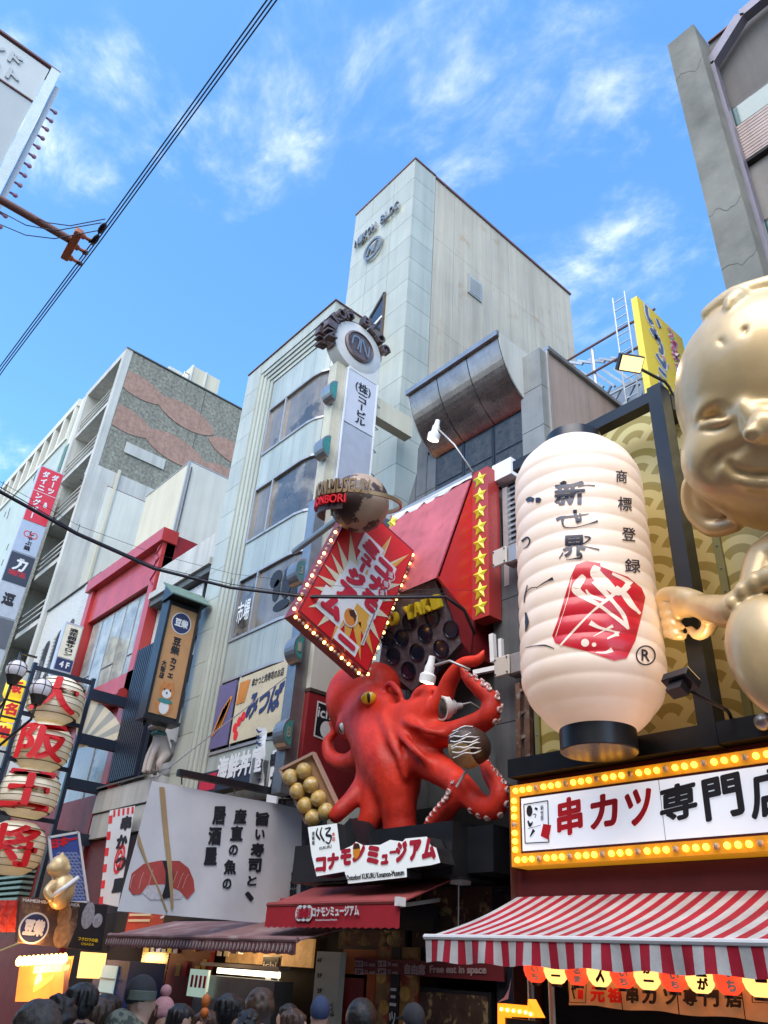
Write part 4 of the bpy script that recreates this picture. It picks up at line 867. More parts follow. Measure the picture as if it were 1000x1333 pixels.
for (px, py, lb) in ((652, 726, 'rusty white junction box on a bracket beside the lower stars'), (655, 868, 'white junction box on a bracket level with the octopus arm tip')):
    p = atY(px, py, 9.7); J = thing('junction_box', lb, 'box', p, 'boxes on the dark stone pillar')
    box('plate', mat('stained_white_plate', (.55, .50, .42), .5, c2=(.3, .14, .05), c2t=(.6, .8), c2s=6), J, p.x - .17, p.x + .17, p.y - .05, p.y, p.z - .18, p.z + .18, bevel=.02); box('box', M_ALU, J, p.x + .08, p.x + .4, p.y + .002, p.y + .25, p.z - .18, p.z + .2, bevel=.03); box('bracket', M_BLACK, J, p.x + .1, p.x + .2, p.y + .25, 10.1, p.z - .05, p.z + .05)
    mb = MB()
    for a in (-.13, .13):
        for b in (-.13, .13): mb.cyl(p + Vector((a, -.065, b)), p + Vector((a, -.05, b)), .015, 6)
    mb.build('screw', M_BLACK, J)
# ================================================================ octopus
M_OCT = mat('octopus_red_paint', (.70, .040, .018), .5, spec=.3, var=.35, vs=1.1, c2=(.46, .022, .020), c2t=(.48, .74), c2s=1.3, bump=.6, bs=9, coat=.03, streak=.25)
OY = 9.0
fo = lambda x, y, Y_=OY: atY(350 + .33 * x, 840 + .33 * y, Y_)
OC = thing('octopus_sculpture', 'giant red octopus sculpture hugging the shop front with curling suckered arms', 'sculpture', fo(470, 760))
lo = [min(fo(x, y, 8.9).x for x, y in ((200, 300), (200, 700))) - .4, 7.3, 3.1]; hi = [-6.6, 10.3, 8.3]
F = Field(lo, hi, .035)
def P3(x, y, Y_): p = fo(x, y, Y_); return (p.x, p.y, p.z)
F.ell(P3(352, 215, 9.1), (.66, .6, .72), .1, rot=Matrix.Rotation(R(-18), 3, 'Y')); F.ell(P3(425, 160, 9.15), (.46, .5, .44), .25)
F.path([P3(390, 300, 8.9), P3(430, 380, 8.85), P3(475, 460, 8.8), P3(510, 540, 8.8)], [.46, .47, .46, .36], .25)
F.path([P3(420, 240, 8.85), P3(520, 275, 8.85), P3(600, 270, 8.85), P3(650, 235, 8.85)], [.36, .27, .25, .22], .2)
F.ell(P3(480, 400, 8.85), (.66, .34, .58), .25); F.ell(P3(565, 355, 8.85), (.55, .27, .36), .2); F.ell(P3(396, 212, 8.6), (.19, .2, .2), .12); F.ell(P3(303, 325, 8.72), (.17, .2, .2), .12)
F.path([P3(585, 245, 8.85), P3(585, 200, 8.8), P3(620, 175, 8.75), P3(660, 195, 8.75), P3(665, 245, 8.8)], [.11, .10, .10, .12, .13], .08)
F.ell(P3(634, 213, 8.62), (.075, .3, .17), .03, op='sub', rot=Matrix.Rotation(R(25), 3, 'Y')); F.ell(P3(505, 195, 8.75), (.11, .3, .22), .08, op='sub', rot=Matrix.Rotation(R(-25), 3, 'Y'))
F.path([P3(455, 175, 8.75), P3(480, 150, 8.75), P3(515, 185, 8.75), P3(525, 230, 8.8)], [.05, .06, .06, .04], .06)
arms = {}
def arm(k, pts, rr, kk=.13): arms[k] = F.path([P3(*p) for p in pts], [r * .95 for r in rr], kk, sub=6)
arm('up', [(640, 290, 8.85), (685, 220, 8.75), (715, 140, 8.7), (765, 75, 8.65), (825, 58, 8.6), (848, 22, 8.6)], [.22, .17, .15, .115, .09, .03])
arm('r', [(600, 345, 8.85), (700, 352, 8.8), (790, 325, 8.75), (865, 280, 8.7), (875, 220, 8.7), (822, 165, 8.55), (782, 128, 8.42), (760, 82, 8.36)], [.27, .21, .19, .175, .155, .125, .09, .04])
arm('low', [(600, 450, 8.85), (690, 500, 8.8), (765, 560, 8.75), (830, 630, 8.7), (890, 640, 8.7), (912, 580, 8.7), (872, 510, 8.75), (850, 455, 8.8), (868, 412, 8.8)], [.30, .24, .2, .18, .17, .15, .12, .08, .03])
arm('in', [(655, 770, 8.9), (645, 725, 8.85), (685, 670, 8.75), (728, 610, 8.6), (738, 560, 8.55), (760, 538, 8.55), (775, 560, 8.55)], [.13, .16, .17, .14, .11, .08, .05])
arm('mid', [(500, 520, 8.8), (510, 610, 8.8), (515, 690, 8.85), (525, 775, 8.9)], [.42, .32, .29, .29])
arm('ml', [(440, 480, 8.8), (425, 580, 8.75), (405, 680, 8.7), (365, 750, 8.7), (345, 765, 8.7)], [.34, .25, .22, .20, .16])
arm('l', [(410, 450, 8.8), (375, 540, 8.7), (330, 605, 8.5), (285, 650, 8.3), (265, 672, 8.25)], [.26, .18, .16, .145, .13])
arm('ul', [(380, 430, 8.9), (310, 462, 8.9), (250, 445, 8.9), (232, 390, 8.9), (258, 340, 8.95), (240, 304, 9.0)], [.24, .17, .15, .12, .08, .035])
for a, b in (((450, 280), (540, 520)), ((425, 330), (445, 560)), ((540, 300), (690, 350)), ((500, 330), (640, 470))): F.path([P3(*a, 8.55), P3((a[0] + b[0]) / 2 + 6, (a[1] + b[1]) / 2 + 12, 8.44), P3(*b, 8.6)], [.03, .07, .03], .14)
for a, b in (((480, 310), (530, 500)), ((560, 310), (690, 440))): F.path([P3(*a, 8.42), P3((a[0] + b[0]) / 2 - 6, (a[1] + b[1]) / 2 + 16, 8.36), P3(*b, 8.46)], [.02, .05, .02], .12, 'sub')
F.build('body', M_OCT, OC, relax=2)
M_SUCK = mat('pale_pink_sucker', (.60, .42, .40), .4)
def face_cam(p): return (Vector(EYE) - Vector(p)).normalized()
sk = MB().lathe((0, 0, 0), [(.055, 0), (.06, .03), (.045, .045), (.03, .03), (.001, .02)], 12); skm = None
def sucker(p, nrm, s):
    global skm
    if skm is None: o = sk.build('sucker', M_SUCK, OC, smooth='auto'); skm = o.data; bpy.data.objects.remove(o)
    q = Vector(nrm).to_track_quat('Z', 'Y').to_euler(); shared('sucker', skm, OC, p, q, (s, s, s))
for key, side, t0, t1 in (('r', 1, .42, .98), ('low', 1, .36, .98), ('in', -1, .15, .8)):
    q, w = arms[key]; n_ = len(q); i = int(t0 * n_); last = None
    view = face_cam(q[n_ // 2])
    while i < int(t1 * n_) - 1:
        p = Vector(q[i]); d = (Vector(q[i + 1]) - p).normalized(); out_ = d.cross(view).normalized() * side
        if last is None or (p - last).length > .105:
            nr = (out_ * .75 + view * .66).normalized(); sucker(p + nr * w[i] * .93, nr, 0.85 if w[i] > .11 else .55)
            if w[i] > .10 and key == 'r': nr2 = (out_ * .98 + view * .15).normalized(); sucker(p + nr2 * w[i] * .93 + d * .05, nr2, .8)
            last = p
        i += 1
M_EYEY = mat('yellow_eye_enamel', (.75, .45, .01), .2, coat=.6); M_EYEW = mat('white_eye_enamel', (.65, .68, .6), .2, coat=.6)
for (x, y, Y_, m_, s, sl) in ((394, 208, 8.44, M_EYEY, .66, 1), (292, 328, 8.58, M_EYEW, .6, .5)):
    c = fo(x, y, Y_); v_ = face_cam(c) if sl == 1 else (face_cam(c) + Vector((-1.0, -.2, -.1))).normalized(); rot = v_.to_track_quat('Y', 'Z').to_matrix() @ Matrix.Rotation(R(20), 3, 'Y')
    e = MB().ball(c, (.21 * s, .11 * s, .17 * s), 20, 12, rot).build('eye', m_, OC, smooth=True); MB().ball(c + v_ * .075 * s, (.055 * s, .05 * s, .135 * s), 14, 8, rot @ Matrix.Rotation(R(-12), 3, 'Y')).build('pupil', M_BLACKG, e if False else OC, smooth=True)
# ball on a skewer held by the arm
c = fo(785, 405, 8.25); DB = thing('dumpling_ball', 'large brown sauced dumpling ball with white drizzle beside the octopus arm', 'sculpture', c)
M_DUMP = mat('toasted_dumpling', (.42, .28, .12), .5, var=.3, vs=6, bump=.3, bs=20); M_SAUCE = mat('glossy_sauce', (.04, .018, .012), .5, coat=.1)
MB().ball(c, .285, 28, 18).build('ball', M_DUMP, DB, smooth=True)
v_ = face_cam(c); up_ = Vector((0, 0, 1)); sd_ = v_.cross(up_).normalized(); up_ = sd_.cross(v_)
F2 = Field(c - Vector((.5, .5, .5)), c + Vector((.5, .5, .5)), .022); F2.ell(tuple(c + up_ * .08), (.286, .286, .225), 0); F2.ell(tuple(c + up_ * .015 - sd_ * .085 + v_ * .035), (.255, .255, .25), .03)
F2.build('sauce', M_SAUCE, DB)
mb = MB()
for k in range(8):
    t = -.13 + k * .05; pts = []
    for j in range(9):
        u = -.23 + .46 * j / 8; rr = .312 ** 2 - t * t - u * u
        if rr > .012: u2 = u + t * .2; t2 = t + .06 + u * -.25 + .018 * math.sin(u * 22 + k * 2); r3 = .318 ** 2 - u2 * u2 - t2 * t2; (pts.append(c + sd_ * u2 + up_ * t2 + v_ * math.sqrt(r3)) if r3 > .004 else None)
    if len(pts) > 2: mb.tube(pts, .010, 5)
mb.build('drizzle', M_WHITEP, DB); MB().cyl(c - up_ * .28, fo(740, 560, 8.2), .02, 6).build('stick', M_ALU, DB)
# boat tray of eight balls
tn = Vector((.55, -.8, -.25)).normalized(); ft = crop(plane(atY(405, 1025, 8.0), tn), .33, 350, 840)
TR = thing('dumpling_tray', 'tan wooden tray of eight golden dumpling balls held by the left arm', 'sculpture', ft(220, 690))
cor = [ft(50, 490), ft(155, 703), ft(290, 660), ft(180, 425)]; MB().prism(cor, -tn * .08).build('base', mat('pale_tan_board', (.42, .24, .13), .6), TR)
for i in range(4):
    a, b = cor[i], cor[(i + 1) % 4]; MB().beam(a + tn * .03, b + tn * .03, .045, .12, up=tn).build('rim', mat('pink_tan_rim', (.46, .30, .22), .6), TR)
me_ = None
for (x, y) in ((92, 520), (145, 495), (120, 574), (173, 550), (150, 630), (203, 603), (180, 678), (231, 654)):
    p = ft(x, y) + tn * .09
    if me_ is None: o = MB().ball((0, 0, 0), .138, 20, 12).build('dumpling', mat('golden_dumpling', (.52, .33, .08), .4, var=.35, vs=5, c2=(.62, .50, .25), c2t=(.5, .6), c2s=9, coat=.3, bump=.3, bs=12), TR, smooth=True); me_ = o.data; bpy.data.objects.remove(o)
    shared('dumpling', me_, TR, p - Vector((0, 0, .138)), (0, 0, random.random() * 6))
spot('white spotlight hanging from a curved arm between the octopus arms', atY(612, 872, 8.3), atY(560, 868, 8.1), (-.25, .0, -.95), .13, .30)
p = atY(590, 920, 8.9); spot('unlit round floodlight tucked under the raised octopus arm', p + Vector((.2, .6, 0)), p, (-.2, -1, -.3), .2, .3, lit=False)

# ---------------------------------------------------------------- museum name sign
KY = 8.0; f = crop(plane((0, KY, 0), (0, -1, 0)), .33, 350, 840)
KS = thing('museum_sign', 'white cut-out shop sign with big crimson katakana under the octopus', 'sign', f(420, 900))
out_ = [(155, 718), (270, 703), (283, 812), (330, 790), (345, 775), (375, 790), (440, 788), (480, 768), (530, 775), (540, 763), (625, 755), (640, 790), (662, 800), (678, 858), (640, 868), (545, 880), (546, 915), (315, 941), (300, 893), (190, 912), (170, 830)]
pts = [f(*p) for p in out_]; MB().prism(pts, (0, .28, 0)).build('sign_box', M_BLACK, KS)
mb = MB(); mb.poly([p + Vector((0, -.006, 0)) for p in pts]); mb.build('white_face', mat('lit_white_face', (.75, .77, .76), .4, var=.03, emit=(.85, .95, .95), es=.12), KS)
bx = [(186, 838, 42, 60), (232, 822, 46, 66), (284, 806, 44, 66), (332, 780, 50, 78), (388, 792, 50, 78), (444, 826, 30, 42), (478, 812, 30, 12), (502, 776, 46, 84), (556, 770, 48, 84), (606, 764, 56, 86)]
for ch, (x, y, w_, h_) in zip('コナモンミュージアム', bx):
    yy = y + h_; qtext(MB(), ch, f, (x, yy), (x + w_, yy - w_ * .1), (x + 2, y), bold=.08, proud=.012).build('katakana', M_CRIM, KS)
mb = MB(); disc(mb, 0, 0, .085, .11, f(350, 812), (1, 0, 0), (0, 0, 1), .02, 20); mb.build('ball_print', mat('orange_print', (.75, .28, .02), .5, var=0), KS)
mb = MB(); disc(mb, 0, 0, .085, .075, f(350, 803), (1, 0, 0), (0, 0, 1), .024, 20, 0, 180); mb.build('ball_sauce', MATS['sauce_brown'], KS)
mb = MB()
fstroke(mb, f, [(196, 722), (190, 745), (205, 768)], [.02, .045, .03], .012); fstroke(mb, f, [(212, 718), (206, 745), (222, 775)], [.02, .045, .03], .012); fstroke(mb, f, [(224, 725), (246, 722), (228, 748), (248, 755), (240, 782), (226, 775)], [.02, .03, .04, .045, .03, .02], .012)
qtext(mb, 'KUKURU', f, (202, 808), (250, 800), (203, 796), proud=.012); qv(mb, '道頓堀', f, (172, 790), (184, 789), (172, 735), proud=.012)
qtext(mb, 'Dotonbori KUKURU Konamon-Museum', f, (312, 930), (538, 908), (310, 908), bold=.03, proud=.012); mb.build('lettering', M_INK, KS)
qv(MB(), '本店', f, (252, 775), (266, 773), (250, 738), proud=.012).build('lettering', M_INKR, KS)
bb = f(520, 790); BXX = thing('sign_plinth', 'long black steel box carrying the octopus above its name sign', 'box', bb)
q0, q1 = f(335, 760), f(665, 745); box('box', M_BLACK, BXX, q0.x, q1.x, KY + .3, 10.0, q0.z - .55, q0.z + .15); MB().beam(f(270, 700) + Vector((0, .4, 0)), f(300, 800) + Vector((0, .4, 0)), .5, .3).build('box', M_BLACK, BXX)
# ---------------------------------------------------------------- museum awning
def awning(name, label, fl, fr, y_f, back, zdrop, m_top, m_val, stripes=None, wav=0.0, m2=None, valm2=None):
    a, b = atY(*fl, y_f), atY(*fr, y_f); zf = (a.z + b.z) / 2; x0, x1 = a.x, b.x; yb, zb2 = back
    t = thing(name, label, 'awning', ((x0 + x1) / 2, y_f, zf - zdrop))
    if not stripes:
        mb = MB(); mb.prism([(x0, y_f, zf), (x1, y_f, zf), (x1, yb, zb2), (x0, yb, zb2)], (0, 0, -.02)); mb.build('canopy', m_top, t)
        n = 60; mb = MB(); vs = []
        for k in range(n + 1):
            x = x0 + (x1 - x0) * k / n; yy = y_f - .02 + wav * math.sin(k * 1.3); vs += [(x, y_f - .02, zf), (x, yy, zf - zdrop + .012 * math.sin(k * 2.1))]
        mb.add(vs, [(2 * k, 2 * k + 1, 2 * k + 3, 2 * k + 2) for k in range(n)]); mb.build('valance', m_val, t, smooth=True)
    MB().tube([(x0, y_f, zf), (x1, y_f, zf)], .04, 8).build('front_bar', M_WHITEP if stripes else m_top, t, smooth='auto')
    return t, x0, x1, zf
kb = atX(593, 1142, atY(522, 1172, 7.8).x)
M_AWR = mat('faded_red_canvas', (.32, .055, .05), .75, var=.2, vs=3); M_AWR2 = mat('red_canvas', (.38, .012, .022), .7, var=.15, vs=3)
KA, x0, x1, zf = awning('shop_awning', 'plain red awning with small white lettering below the octopus sign', (349, 1181), (523, 1170), 7.8, (kb.y, kb.z), .32, M_AWR, M_AWR2)
f = crop(plane((0, 7.77, 0), (0, -1, 0)), .34, 340, 1120); mb = MB()
qtext(mb, 'コナモンミュージアム', f, (200, 218), (380, 212), (200, 180), bold=.05, proud=.02); qtext(mb, 'Dotonbori Konamon-Museum', f, (212, 233), (295, 231), (212, 226), proud=.02)
for k in range(3): disc(mb, 0, 0, .11, .11, f(151 + k * 17, 203), (1, 0, 0), (0, 0, 1), .02)
mb.build('lettering', M_SIGNW, KA); mb = MB()
for k, ch in enumerate('道頓堀'): text(mb, ch, f(151 + k * 17, 203) - Vector((.07, 0, .07)), (.14, 0, 0), (0, 0, .14), proud=.026)
mb.build('lettering', M_CRIM, KA)
for x in (x1 - .15, x0 + .3): MB().beam((x, 7.85, zf - .05), (x, kb.y - .2, zf + .1), .05).build('folding_arm', M_ALU, KA)
box('end_cap', M_WHITEP, KA, x1 - .05, x1 + .03, 7.72, 7.85, zf - .06, zf + .05); box('end_bracket', M_WHITEP, KA, x1 - .02, x1 + .2, kb.y - .1, kb.y + .1, kb.z - .1, kb.z + .1); MB().cyl((x1 + .1, kb.y - .05, kb.z - .1), (x1 + .1, kb.y - .05, kb.z - .7), .01, 5).build('crank', M_ALU, KA)
# ---------------------------------------------------------------- museum shop front
M_POST = mat('dim_food_poster', (.18, .09, .05), .2, var=.5, vs=3, c2=(.42, .27, .10), c2t=(.50, .6), c2s=3.5, coat=.6)
M_POST2 = mat('dim_noodle_poster', (.07, .04, .03), .2, var=.5, vs=4, c2=(.34, .25, .12), c2t=(.53, .62), c2s=5, coat=.6)
KF = thing('museum_shop_front', 'dark glass shop front with dim food posters under the octopus', 'shop front', (-10, 10, 0))
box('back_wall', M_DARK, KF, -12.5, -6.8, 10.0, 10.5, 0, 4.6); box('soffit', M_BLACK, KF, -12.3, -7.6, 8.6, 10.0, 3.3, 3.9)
for (x0, x1, z0, z1, m_) in ((-11.6, -9.9, 2.35, 3.25, M_POST), (-9.8, -8.1, 2.35, 3.25, M_POST2), (-9.9, -8.2, .6, 1.9, M_POST2), (-8.1, -7.4, .5, 3.2, M_GLASSD), (-11.6, -10.8, .1, 2.0, M_REDD)):
    w = box('poster_window', M_BLACK, KF, x0, x1, 9.2, 9.3, z0, z1); box('poster', m_, w, x0 + .05, x1 - .05, 9.185, 9.198, z0 + .05, z1 - .05)
    if m_ is M_POST:
        mb = MB()
        for k in range(9): mb.ball((x1 - .35 + .12 * math.sin(k * 2), 9.18, z0 + .15 + k * .08), (.1, .008, .08), 8, 5)
        stroke(mb, [(0, 0), (.15, .3), (.35, .2), (.3, 0), (.1, .05)], .04, (x0 + .3, 9.18, z0 + .35), (1, 0, 0), (0, 0, 1)); mb.build('poster_picture', mat('ochre_print', (.30, .19, .06), .5), w)
p = crop(plane((0, 9.1, 0), (0, -1, 0)), .34, 340, 1120); a = p(358, 380); b = p(930, 452)
MS = thing('seat_notice', 'long dark red notice listing seats per floor and free eat in space', 'sign', a)
box('board', mat('dull_red_board', (.15, .015, .02), .5), MS, a.x, b.x, 9.1, 9.13, (p(358, 437).z + p(930, 452).z) / 2, (p(358, 378).z + p(930, 394).z) / 2)
mb = MB(); lit = mat('soft_pink_print', (.42, .30, .30), .6, var=0)
for i, (s1, s2) in enumerate((('B1F', '15 seat'), ('2F', '33 seat'), ('1F', '20 seat'), ('3F', '25 seat'))):
    x, y = 362 + (i // 2) * 88, 402 + (i % 2) * 30; qtext(mb, s2, p, (x + 36, y + 3), (x + 78, y + 5), (x + 36, y - 13), bold=.03, proud=.012)
    fpoly(mb, p, [(x - 1, y + 5), (x + 31, y + 6), (x + 31, y - 17), (x - 1, y - 18)], .010)
qtext(mb, '自由席', p, (552, 437), (632, 441), (552, 395), bold=.05, proud=.012); qtext(mb, 'Free eat in space', p, (648, 440), (866, 444), (648, 402), bold=.04, proud=.012); mb.build('lettering', lit, MS)
mb = MB()
for i, s1 in enumerate(('B1F', '2F', '1F', '3F')): x, y = 364 + (i // 2) * 88, 402 + (i % 2) * 30; qtext(mb, s1, p, (x + 2, y + 2), (x + 26, y + 3), (x + 2, y - 13), bold=.02, proud=.02)
mb.build('lettering', M_MAROON, MS)
# ================================================================ skewer shop on the right
Q = thing('skewer_shop_building', 'skewer shop front with gold wave pattern boards in a black steel frame', 'building', (-3, 9.5, 0))
def wave_mat():
    m = mat('gold_wave_board', (.36, .27, .07), .45, .2, var=.08, coat=.2); nt = m.node_tree; b = nt.nodes['Principled BSDF']
    geo = nd(nt, 'ShaderNodeNewGeometry'); sp_ = nd(nt, 'ShaderNodeSeparateXYZ'); lk(nt, geo.outputs['Position'], sp_.inputs[0]); X_, Z_ = sp_.outputs[0], sp_.outputs[2]
    def op(o, a, b_=None):
        n = nd(nt, 'ShaderNodeMath', operation=o)
        for i, v in enumerate((a, b_)):
            if v is None: continue
            if isinstance(v, (int, float)): n.inputs[i].default_value = v
            else: lk(nt, v, n.inputs[i])
        return n.outputs[0]
    Rr, h = .62, .31; r0 = op('FLOOR', op('DIVIDE', Z_, h)); res = []
    for k in (-1, 0, 1):
        row = op('ADD', r0, k); dy = op('SUBTRACT', Z_, op('MULTIPLY', row, h)); off = op('MULTIPLY', op('FLOORED_MODULO', row, 2), Rr)
        dx = op('SUBTRACT', op('FLOORED_MODULO', op('ADD', op('SUBTRACT', X_, off), Rr), 2 * Rr), Rr); d = op('SQRT', op('ADD', op('MULTIPLY', dx, dx), op('MULTIPLY', dy, dy))); res.append((d, op('LESS_THAN', d, Rr)))
    def sel(c, a, b_): return op('ADD', op('MULTIPLY', c, a), op('MULTIPLY', op('SUBTRACT', 1, c), b_))
    d = sel(res[0][1], res[0][0], sel(res[1][1], res[1][0], res[2][0])); band_ = op('FLOORED_MODULO', op('FLOOR', op('DIVIDE', d, Rr / 5.0)), 2)
    mx_ = nd(nt, 'ShaderNodeMix', data_type='RGBA'); lk(nt, band_, mx_.inputs[0]); mx_.inputs[6].default_value = (.58, .47, .18, 1); mx_.inputs[7].default_value = (.32, .235, .045, 1); lk(nt, mx_.outputs[2], b.inputs['Base Color']); return m
M_WAVE = wave_mat(); M_GTRIM = mat('olive_gold_trim', (.22, .20, .07), .5, .2)
box('wall', M_CONC3, Q, -7.15, 6, 9.2, 18, 0, 9.6)
xbar0 = -4.30
for x0, x1 in ((-7.05, -4.35), (-4.30, -1.2), (-1.18, 2.5)): box('wave_board', M_WAVE, Q, x0, x1, 9.0, 9.06, 4.6, 9.84)
mb = MB()
for x0, x1 in ((-7.08, -7.0), (-4.0, -3.9)): box('board_trim', M_GTRIM, Q, x0, x1, 8.95, 9.0, 4.6, 9.84)
for x in (-3.95, -7.04):
    for k in range(16): mb.ball((x, 8.945, 4.8 + k * .33), .014, 6, 4)
o = mb.build('rivet', M_STEELD, Q); o['kind'] = 'stuff'
box('black_post', M_BLACK, Q, -4.28, -4.07, 8.34, 8.60, 4.4, 9.62); box('black_header', M_BLACK, Q, -6.9, -4.31, 8.42, 8.62, 9.43, 9.62); box('black_strut', M_BLACK, Q, -4.29, -4.07, 8.63, 9.2, 9.3, 9.58)
box('black_sill', M_BLACK, Q, -7.1, 3, 8.35, 8.99, 4.42, 4.66); box('end_bracket', M_BLACK, Q, -5.45, -5.17, 7.85, 8.34, 4.44, 4.5)
# ---------------------------------------------------------------- paper lantern
LC = Vector((-5.31, 7.9, 0)); LR = .885
M_PAPER = mat('glowing_lantern_vinyl', (.76, .68, .59), .5, var=.10, vs=1.5, emit=(1.0, .62, .38), es=.13, coat=.25, sss=.0)
LN = thing('giant_lantern', 'giant pale ribbed lantern with black brush lettering and a red seal', 'lantern', (LC.x, LC.y, 4.35))
def lrad(z):
    t = (z - 4.64) / (8.80 - 4.64)
    e = min(t, 1 - t); base = LR * (1 - .50 * max(0, 1 - e / .17) ** 2.1)
    ph = (t * 18) % 1.0; return base - .018 * (1 - abs(math.sin(math.pi * ph)) ** .8)
prof = [(lrad(4.64 + 4.16 * k / 238), 4.64 + 4.16 * k / 238) for k in range(239)]
MB().lathe((LC.x, LC.y, 0), prof, 72).build('lantern_skin', M_PAPER, LN, smooth=True)
MB().lathe((LC.x, LC.y, 0), [(.44, 4.40), (.45, 4.41), (.45, 4.70), (.44, 4.7)], 48).build('bottom_ring', M_BLACK, LN, smooth='auto'); MB().lathe((LC.x, LC.y, 0), [(.40, 8.74), (.40, 8.98), (.37, 8.98), (.37, 8.8)], 48, cap=True).build('top_ring', M_BLACKG, LN, smooth='auto')
box('wall_bracket', M_BLACK, LN, LC.x - .06, LC.x + .06, LC.y, 9.0, 8.98, 9.1)
fl_ = lambda x, y: (700 + .21 * x, 600 + .21 * y)
def lant_hit(px, py):
    r = ray(px, py); o = EYE - np.array([LC.x, LC.y, 0]); rr = LR - .01
    for _ in range(6):
        a = r[0] ** 2 + r[1] ** 2; b = 2 * (o[0] * r[0] + o[1] * r[1]); c = o[0] ** 2 + o[1] ** 2 - rr * rr; D = max(b * b - 4 * a * c, 0); t = (-b - math.sqrt(D)) / (2 * a); p = EYE + r * t
        rr = lrad(min(max(p[2], 4.7), 8.75))
    return math.atan2(p[1] - LC.y, p[0] - LC.x), p[2]
def lprint(name, mb, m, proud=.006):       # flat art wrapped round the drum
    me = bpy.data.meshes.new(name); me.from_pydata([(a, -b, c_) for a, b, c_ in mb.v], [], mb.f); bm = bmesh.new(); bm.from_mesh(me); bmesh.ops.triangulate(bm, faces=bm.faces[:])
    for _ in range(6):
        es = [e for e in bm.edges if e.calc_length() > 11]
        if not es: break
        bmesh.ops.subdivide_edges(bm, edges=es, cuts=1, use_grid_fill=False); bmesh.ops.triangulate(bm, faces=[f_ for f_ in bm.faces if len(f_.verts) > 3])
    c = Vector((LC.x, LC.y - LR, 6)); 
    for v in bm.verts:
        a, z = lant_hit(*fl_(v.co.x, -v.co.y)); rr = lrad(z) + proud + v.co.z; v.co = Vector((LC.x + rr * math.cos(a), LC.y + rr * math.sin(a), z)) - c
    bm.to_mesh(me); bm.free(); me.materials.append(m); me.polygons.foreach_set('use_smooth', [True] * len(me.polygons)); return link_mesh(name, me, c, LN)
FP, FU, FV = Vector((0, 0, 0)), Vector((1, 0, 0)), Vector((0, 1, 0))
def ftext(mb, ch, x0, y0, x1, y1, bold=.02, shear=0, lean=0):
    v, fs = glyphs(ch, bold, 0.0); lo, hi = v.min(0), v.max(0); mb.add([(x0 + (x1 - x0) * (p[0] - lo[0]) / (hi[0] - lo[0]) + shear * (p[1] - lo[1]) / (hi[1] - lo[1]) * 20, y1 + (y0 - y1) * (p[1] - lo[1]) / (hi[1] - lo[1]) + lean * (p[0] - lo[0]) / (hi[0] - lo[0]), p[2]) for p in v], fs); return mb
def fst(mb, pts, w): return stroke(mb, pts, w, FP, FU, FV, 0)
M_INKBL = mat('blue_black_ink', (.03, .035, .06), .4, var=.2, vs=8)
mb = MB(); ftext(mb, '新', 105, 135, 295, 282, .035, lean=-12); fst(mb, [(250, 160), (300, 152), (355, 155)], [12, 6, 8]); fst(mb, [(235, 190), (215, 215), (225, 225)], [22, 30, 18]); fst(mb, [(150, 145), (165, 140), (178, 145)], [22, 30, 20]); lprint('brush_character', mb, M_INKBL, .010)
mb = MB(); fst(mb, [(118, 368), (150, 352), (215, 345), (318, 330)], [22, 16, 12, 5]); fst(mb, [(160, 345), (155, 380), (170, 412), (230, 415), (310, 395), (372, 375)], [26, 14, 7, 5, 5, 14]); fst(mb, [(232, 305), (235, 340), (250, 372), (240, 385)], [26, 20, 24, 14]); fst(mb, [(262, 325), (265, 372), (235, 375)], [8, 18, 10]); lprint('brush_character', mb, M_INKBL, .010)
mb = MB(); ftext(mb, '界', 155, 465, 300, 600, .035, lean=-8); fst(mb, [(160, 570), (135, 607)], [10, 5]); fst(mb, [(290, 470), (325, 480), (285, 515), (240, 520), (310, 535), (382, 552)], [10, 12, 7, 6, 6, 10]); fst(mb, [(265, 570), (270, 600), (230, 608), (178, 615)], [12, 16, 8, 3]); lprint('brush_character', mb, M_INKBL, .010)
for pts, w_ in (([(-5, 790), (30, 765), (65, 745), (98, 730)], [4, 7, 9, 22]), ([(-5, 1147), (50, 1145), (105, 1165)], [6, 10, 5]), ([(-10, 245), (10, 245), (22, 250)], [30, 34, 22]), ([(-65, 250), (-45, 238), (-20, 245)], [22, 30, 26]), ([(-95, 500), (-60, 475), (-45, 500), (-60, 530), (-85, 545)], [16, 12, 10, 8, 3]), ([(-60, 770), (-75, 840), (-80, 880)], [6, 10, 6]), ([(-70, 940), (-62, 1000), (-70, 1060)], [10, 26, 6]), ([(-70, 820), (-40, 790), (0, 785)], [5, 6, 4]), ([(-70, 1160), (-30, 1150), (-5, 1147)], [4, 6, 6])): mb = MB(); fst(mb, pts, w_); lprint('brush_stroke', mb, M_INKBL, .010)
for ch, (a, b, c_, d_) in zip('商標登録', ((483, 55, 552, 135), (495, 222, 582, 308), (520, 410, 605, 495), (538, 605, 635, 692))): mb = MB(); ftext(mb, ch, a, b, c_, d_, .02, lean=8); lprint('small_character', mb, M_INKBL, .010)
mb = MB(); fst(mb, [(667 + 57 * math.cos(R(a)), 1207 + 58 * math.sin(R(a))) for a in range(0, 361, 12)], 9); ftext(mb, 'R', 640, 1168, 692, 1240, .024, lean=6); lprint('registered_mark', mb, M_INKBL, .010)
mb = MB(); rim = [(240, 640), (300, 625), (385, 632), (388, 655), (470, 690), (560, 725), (640, 790), (662, 850), (640, 950), (600, 1110), (545, 1225), (480, 1238), (400, 1215), (300, 1180), (160, 1140), (110, 1130), (95, 1080), (130, 980), (170, 850), (205, 720)]
rim = [(x + random.uniform(-5, 5), y + random.uniform(-5, 5)) for x, y in rim]; mb.poly([(x, y, 0) for x, y in rim]); lprint('red_seal', mb, mat('seal_red', (.62, .01, .025), .35, var=.1, coat=.3, emit=(1, .02, .02), es=.03), .009)
mb = MB()
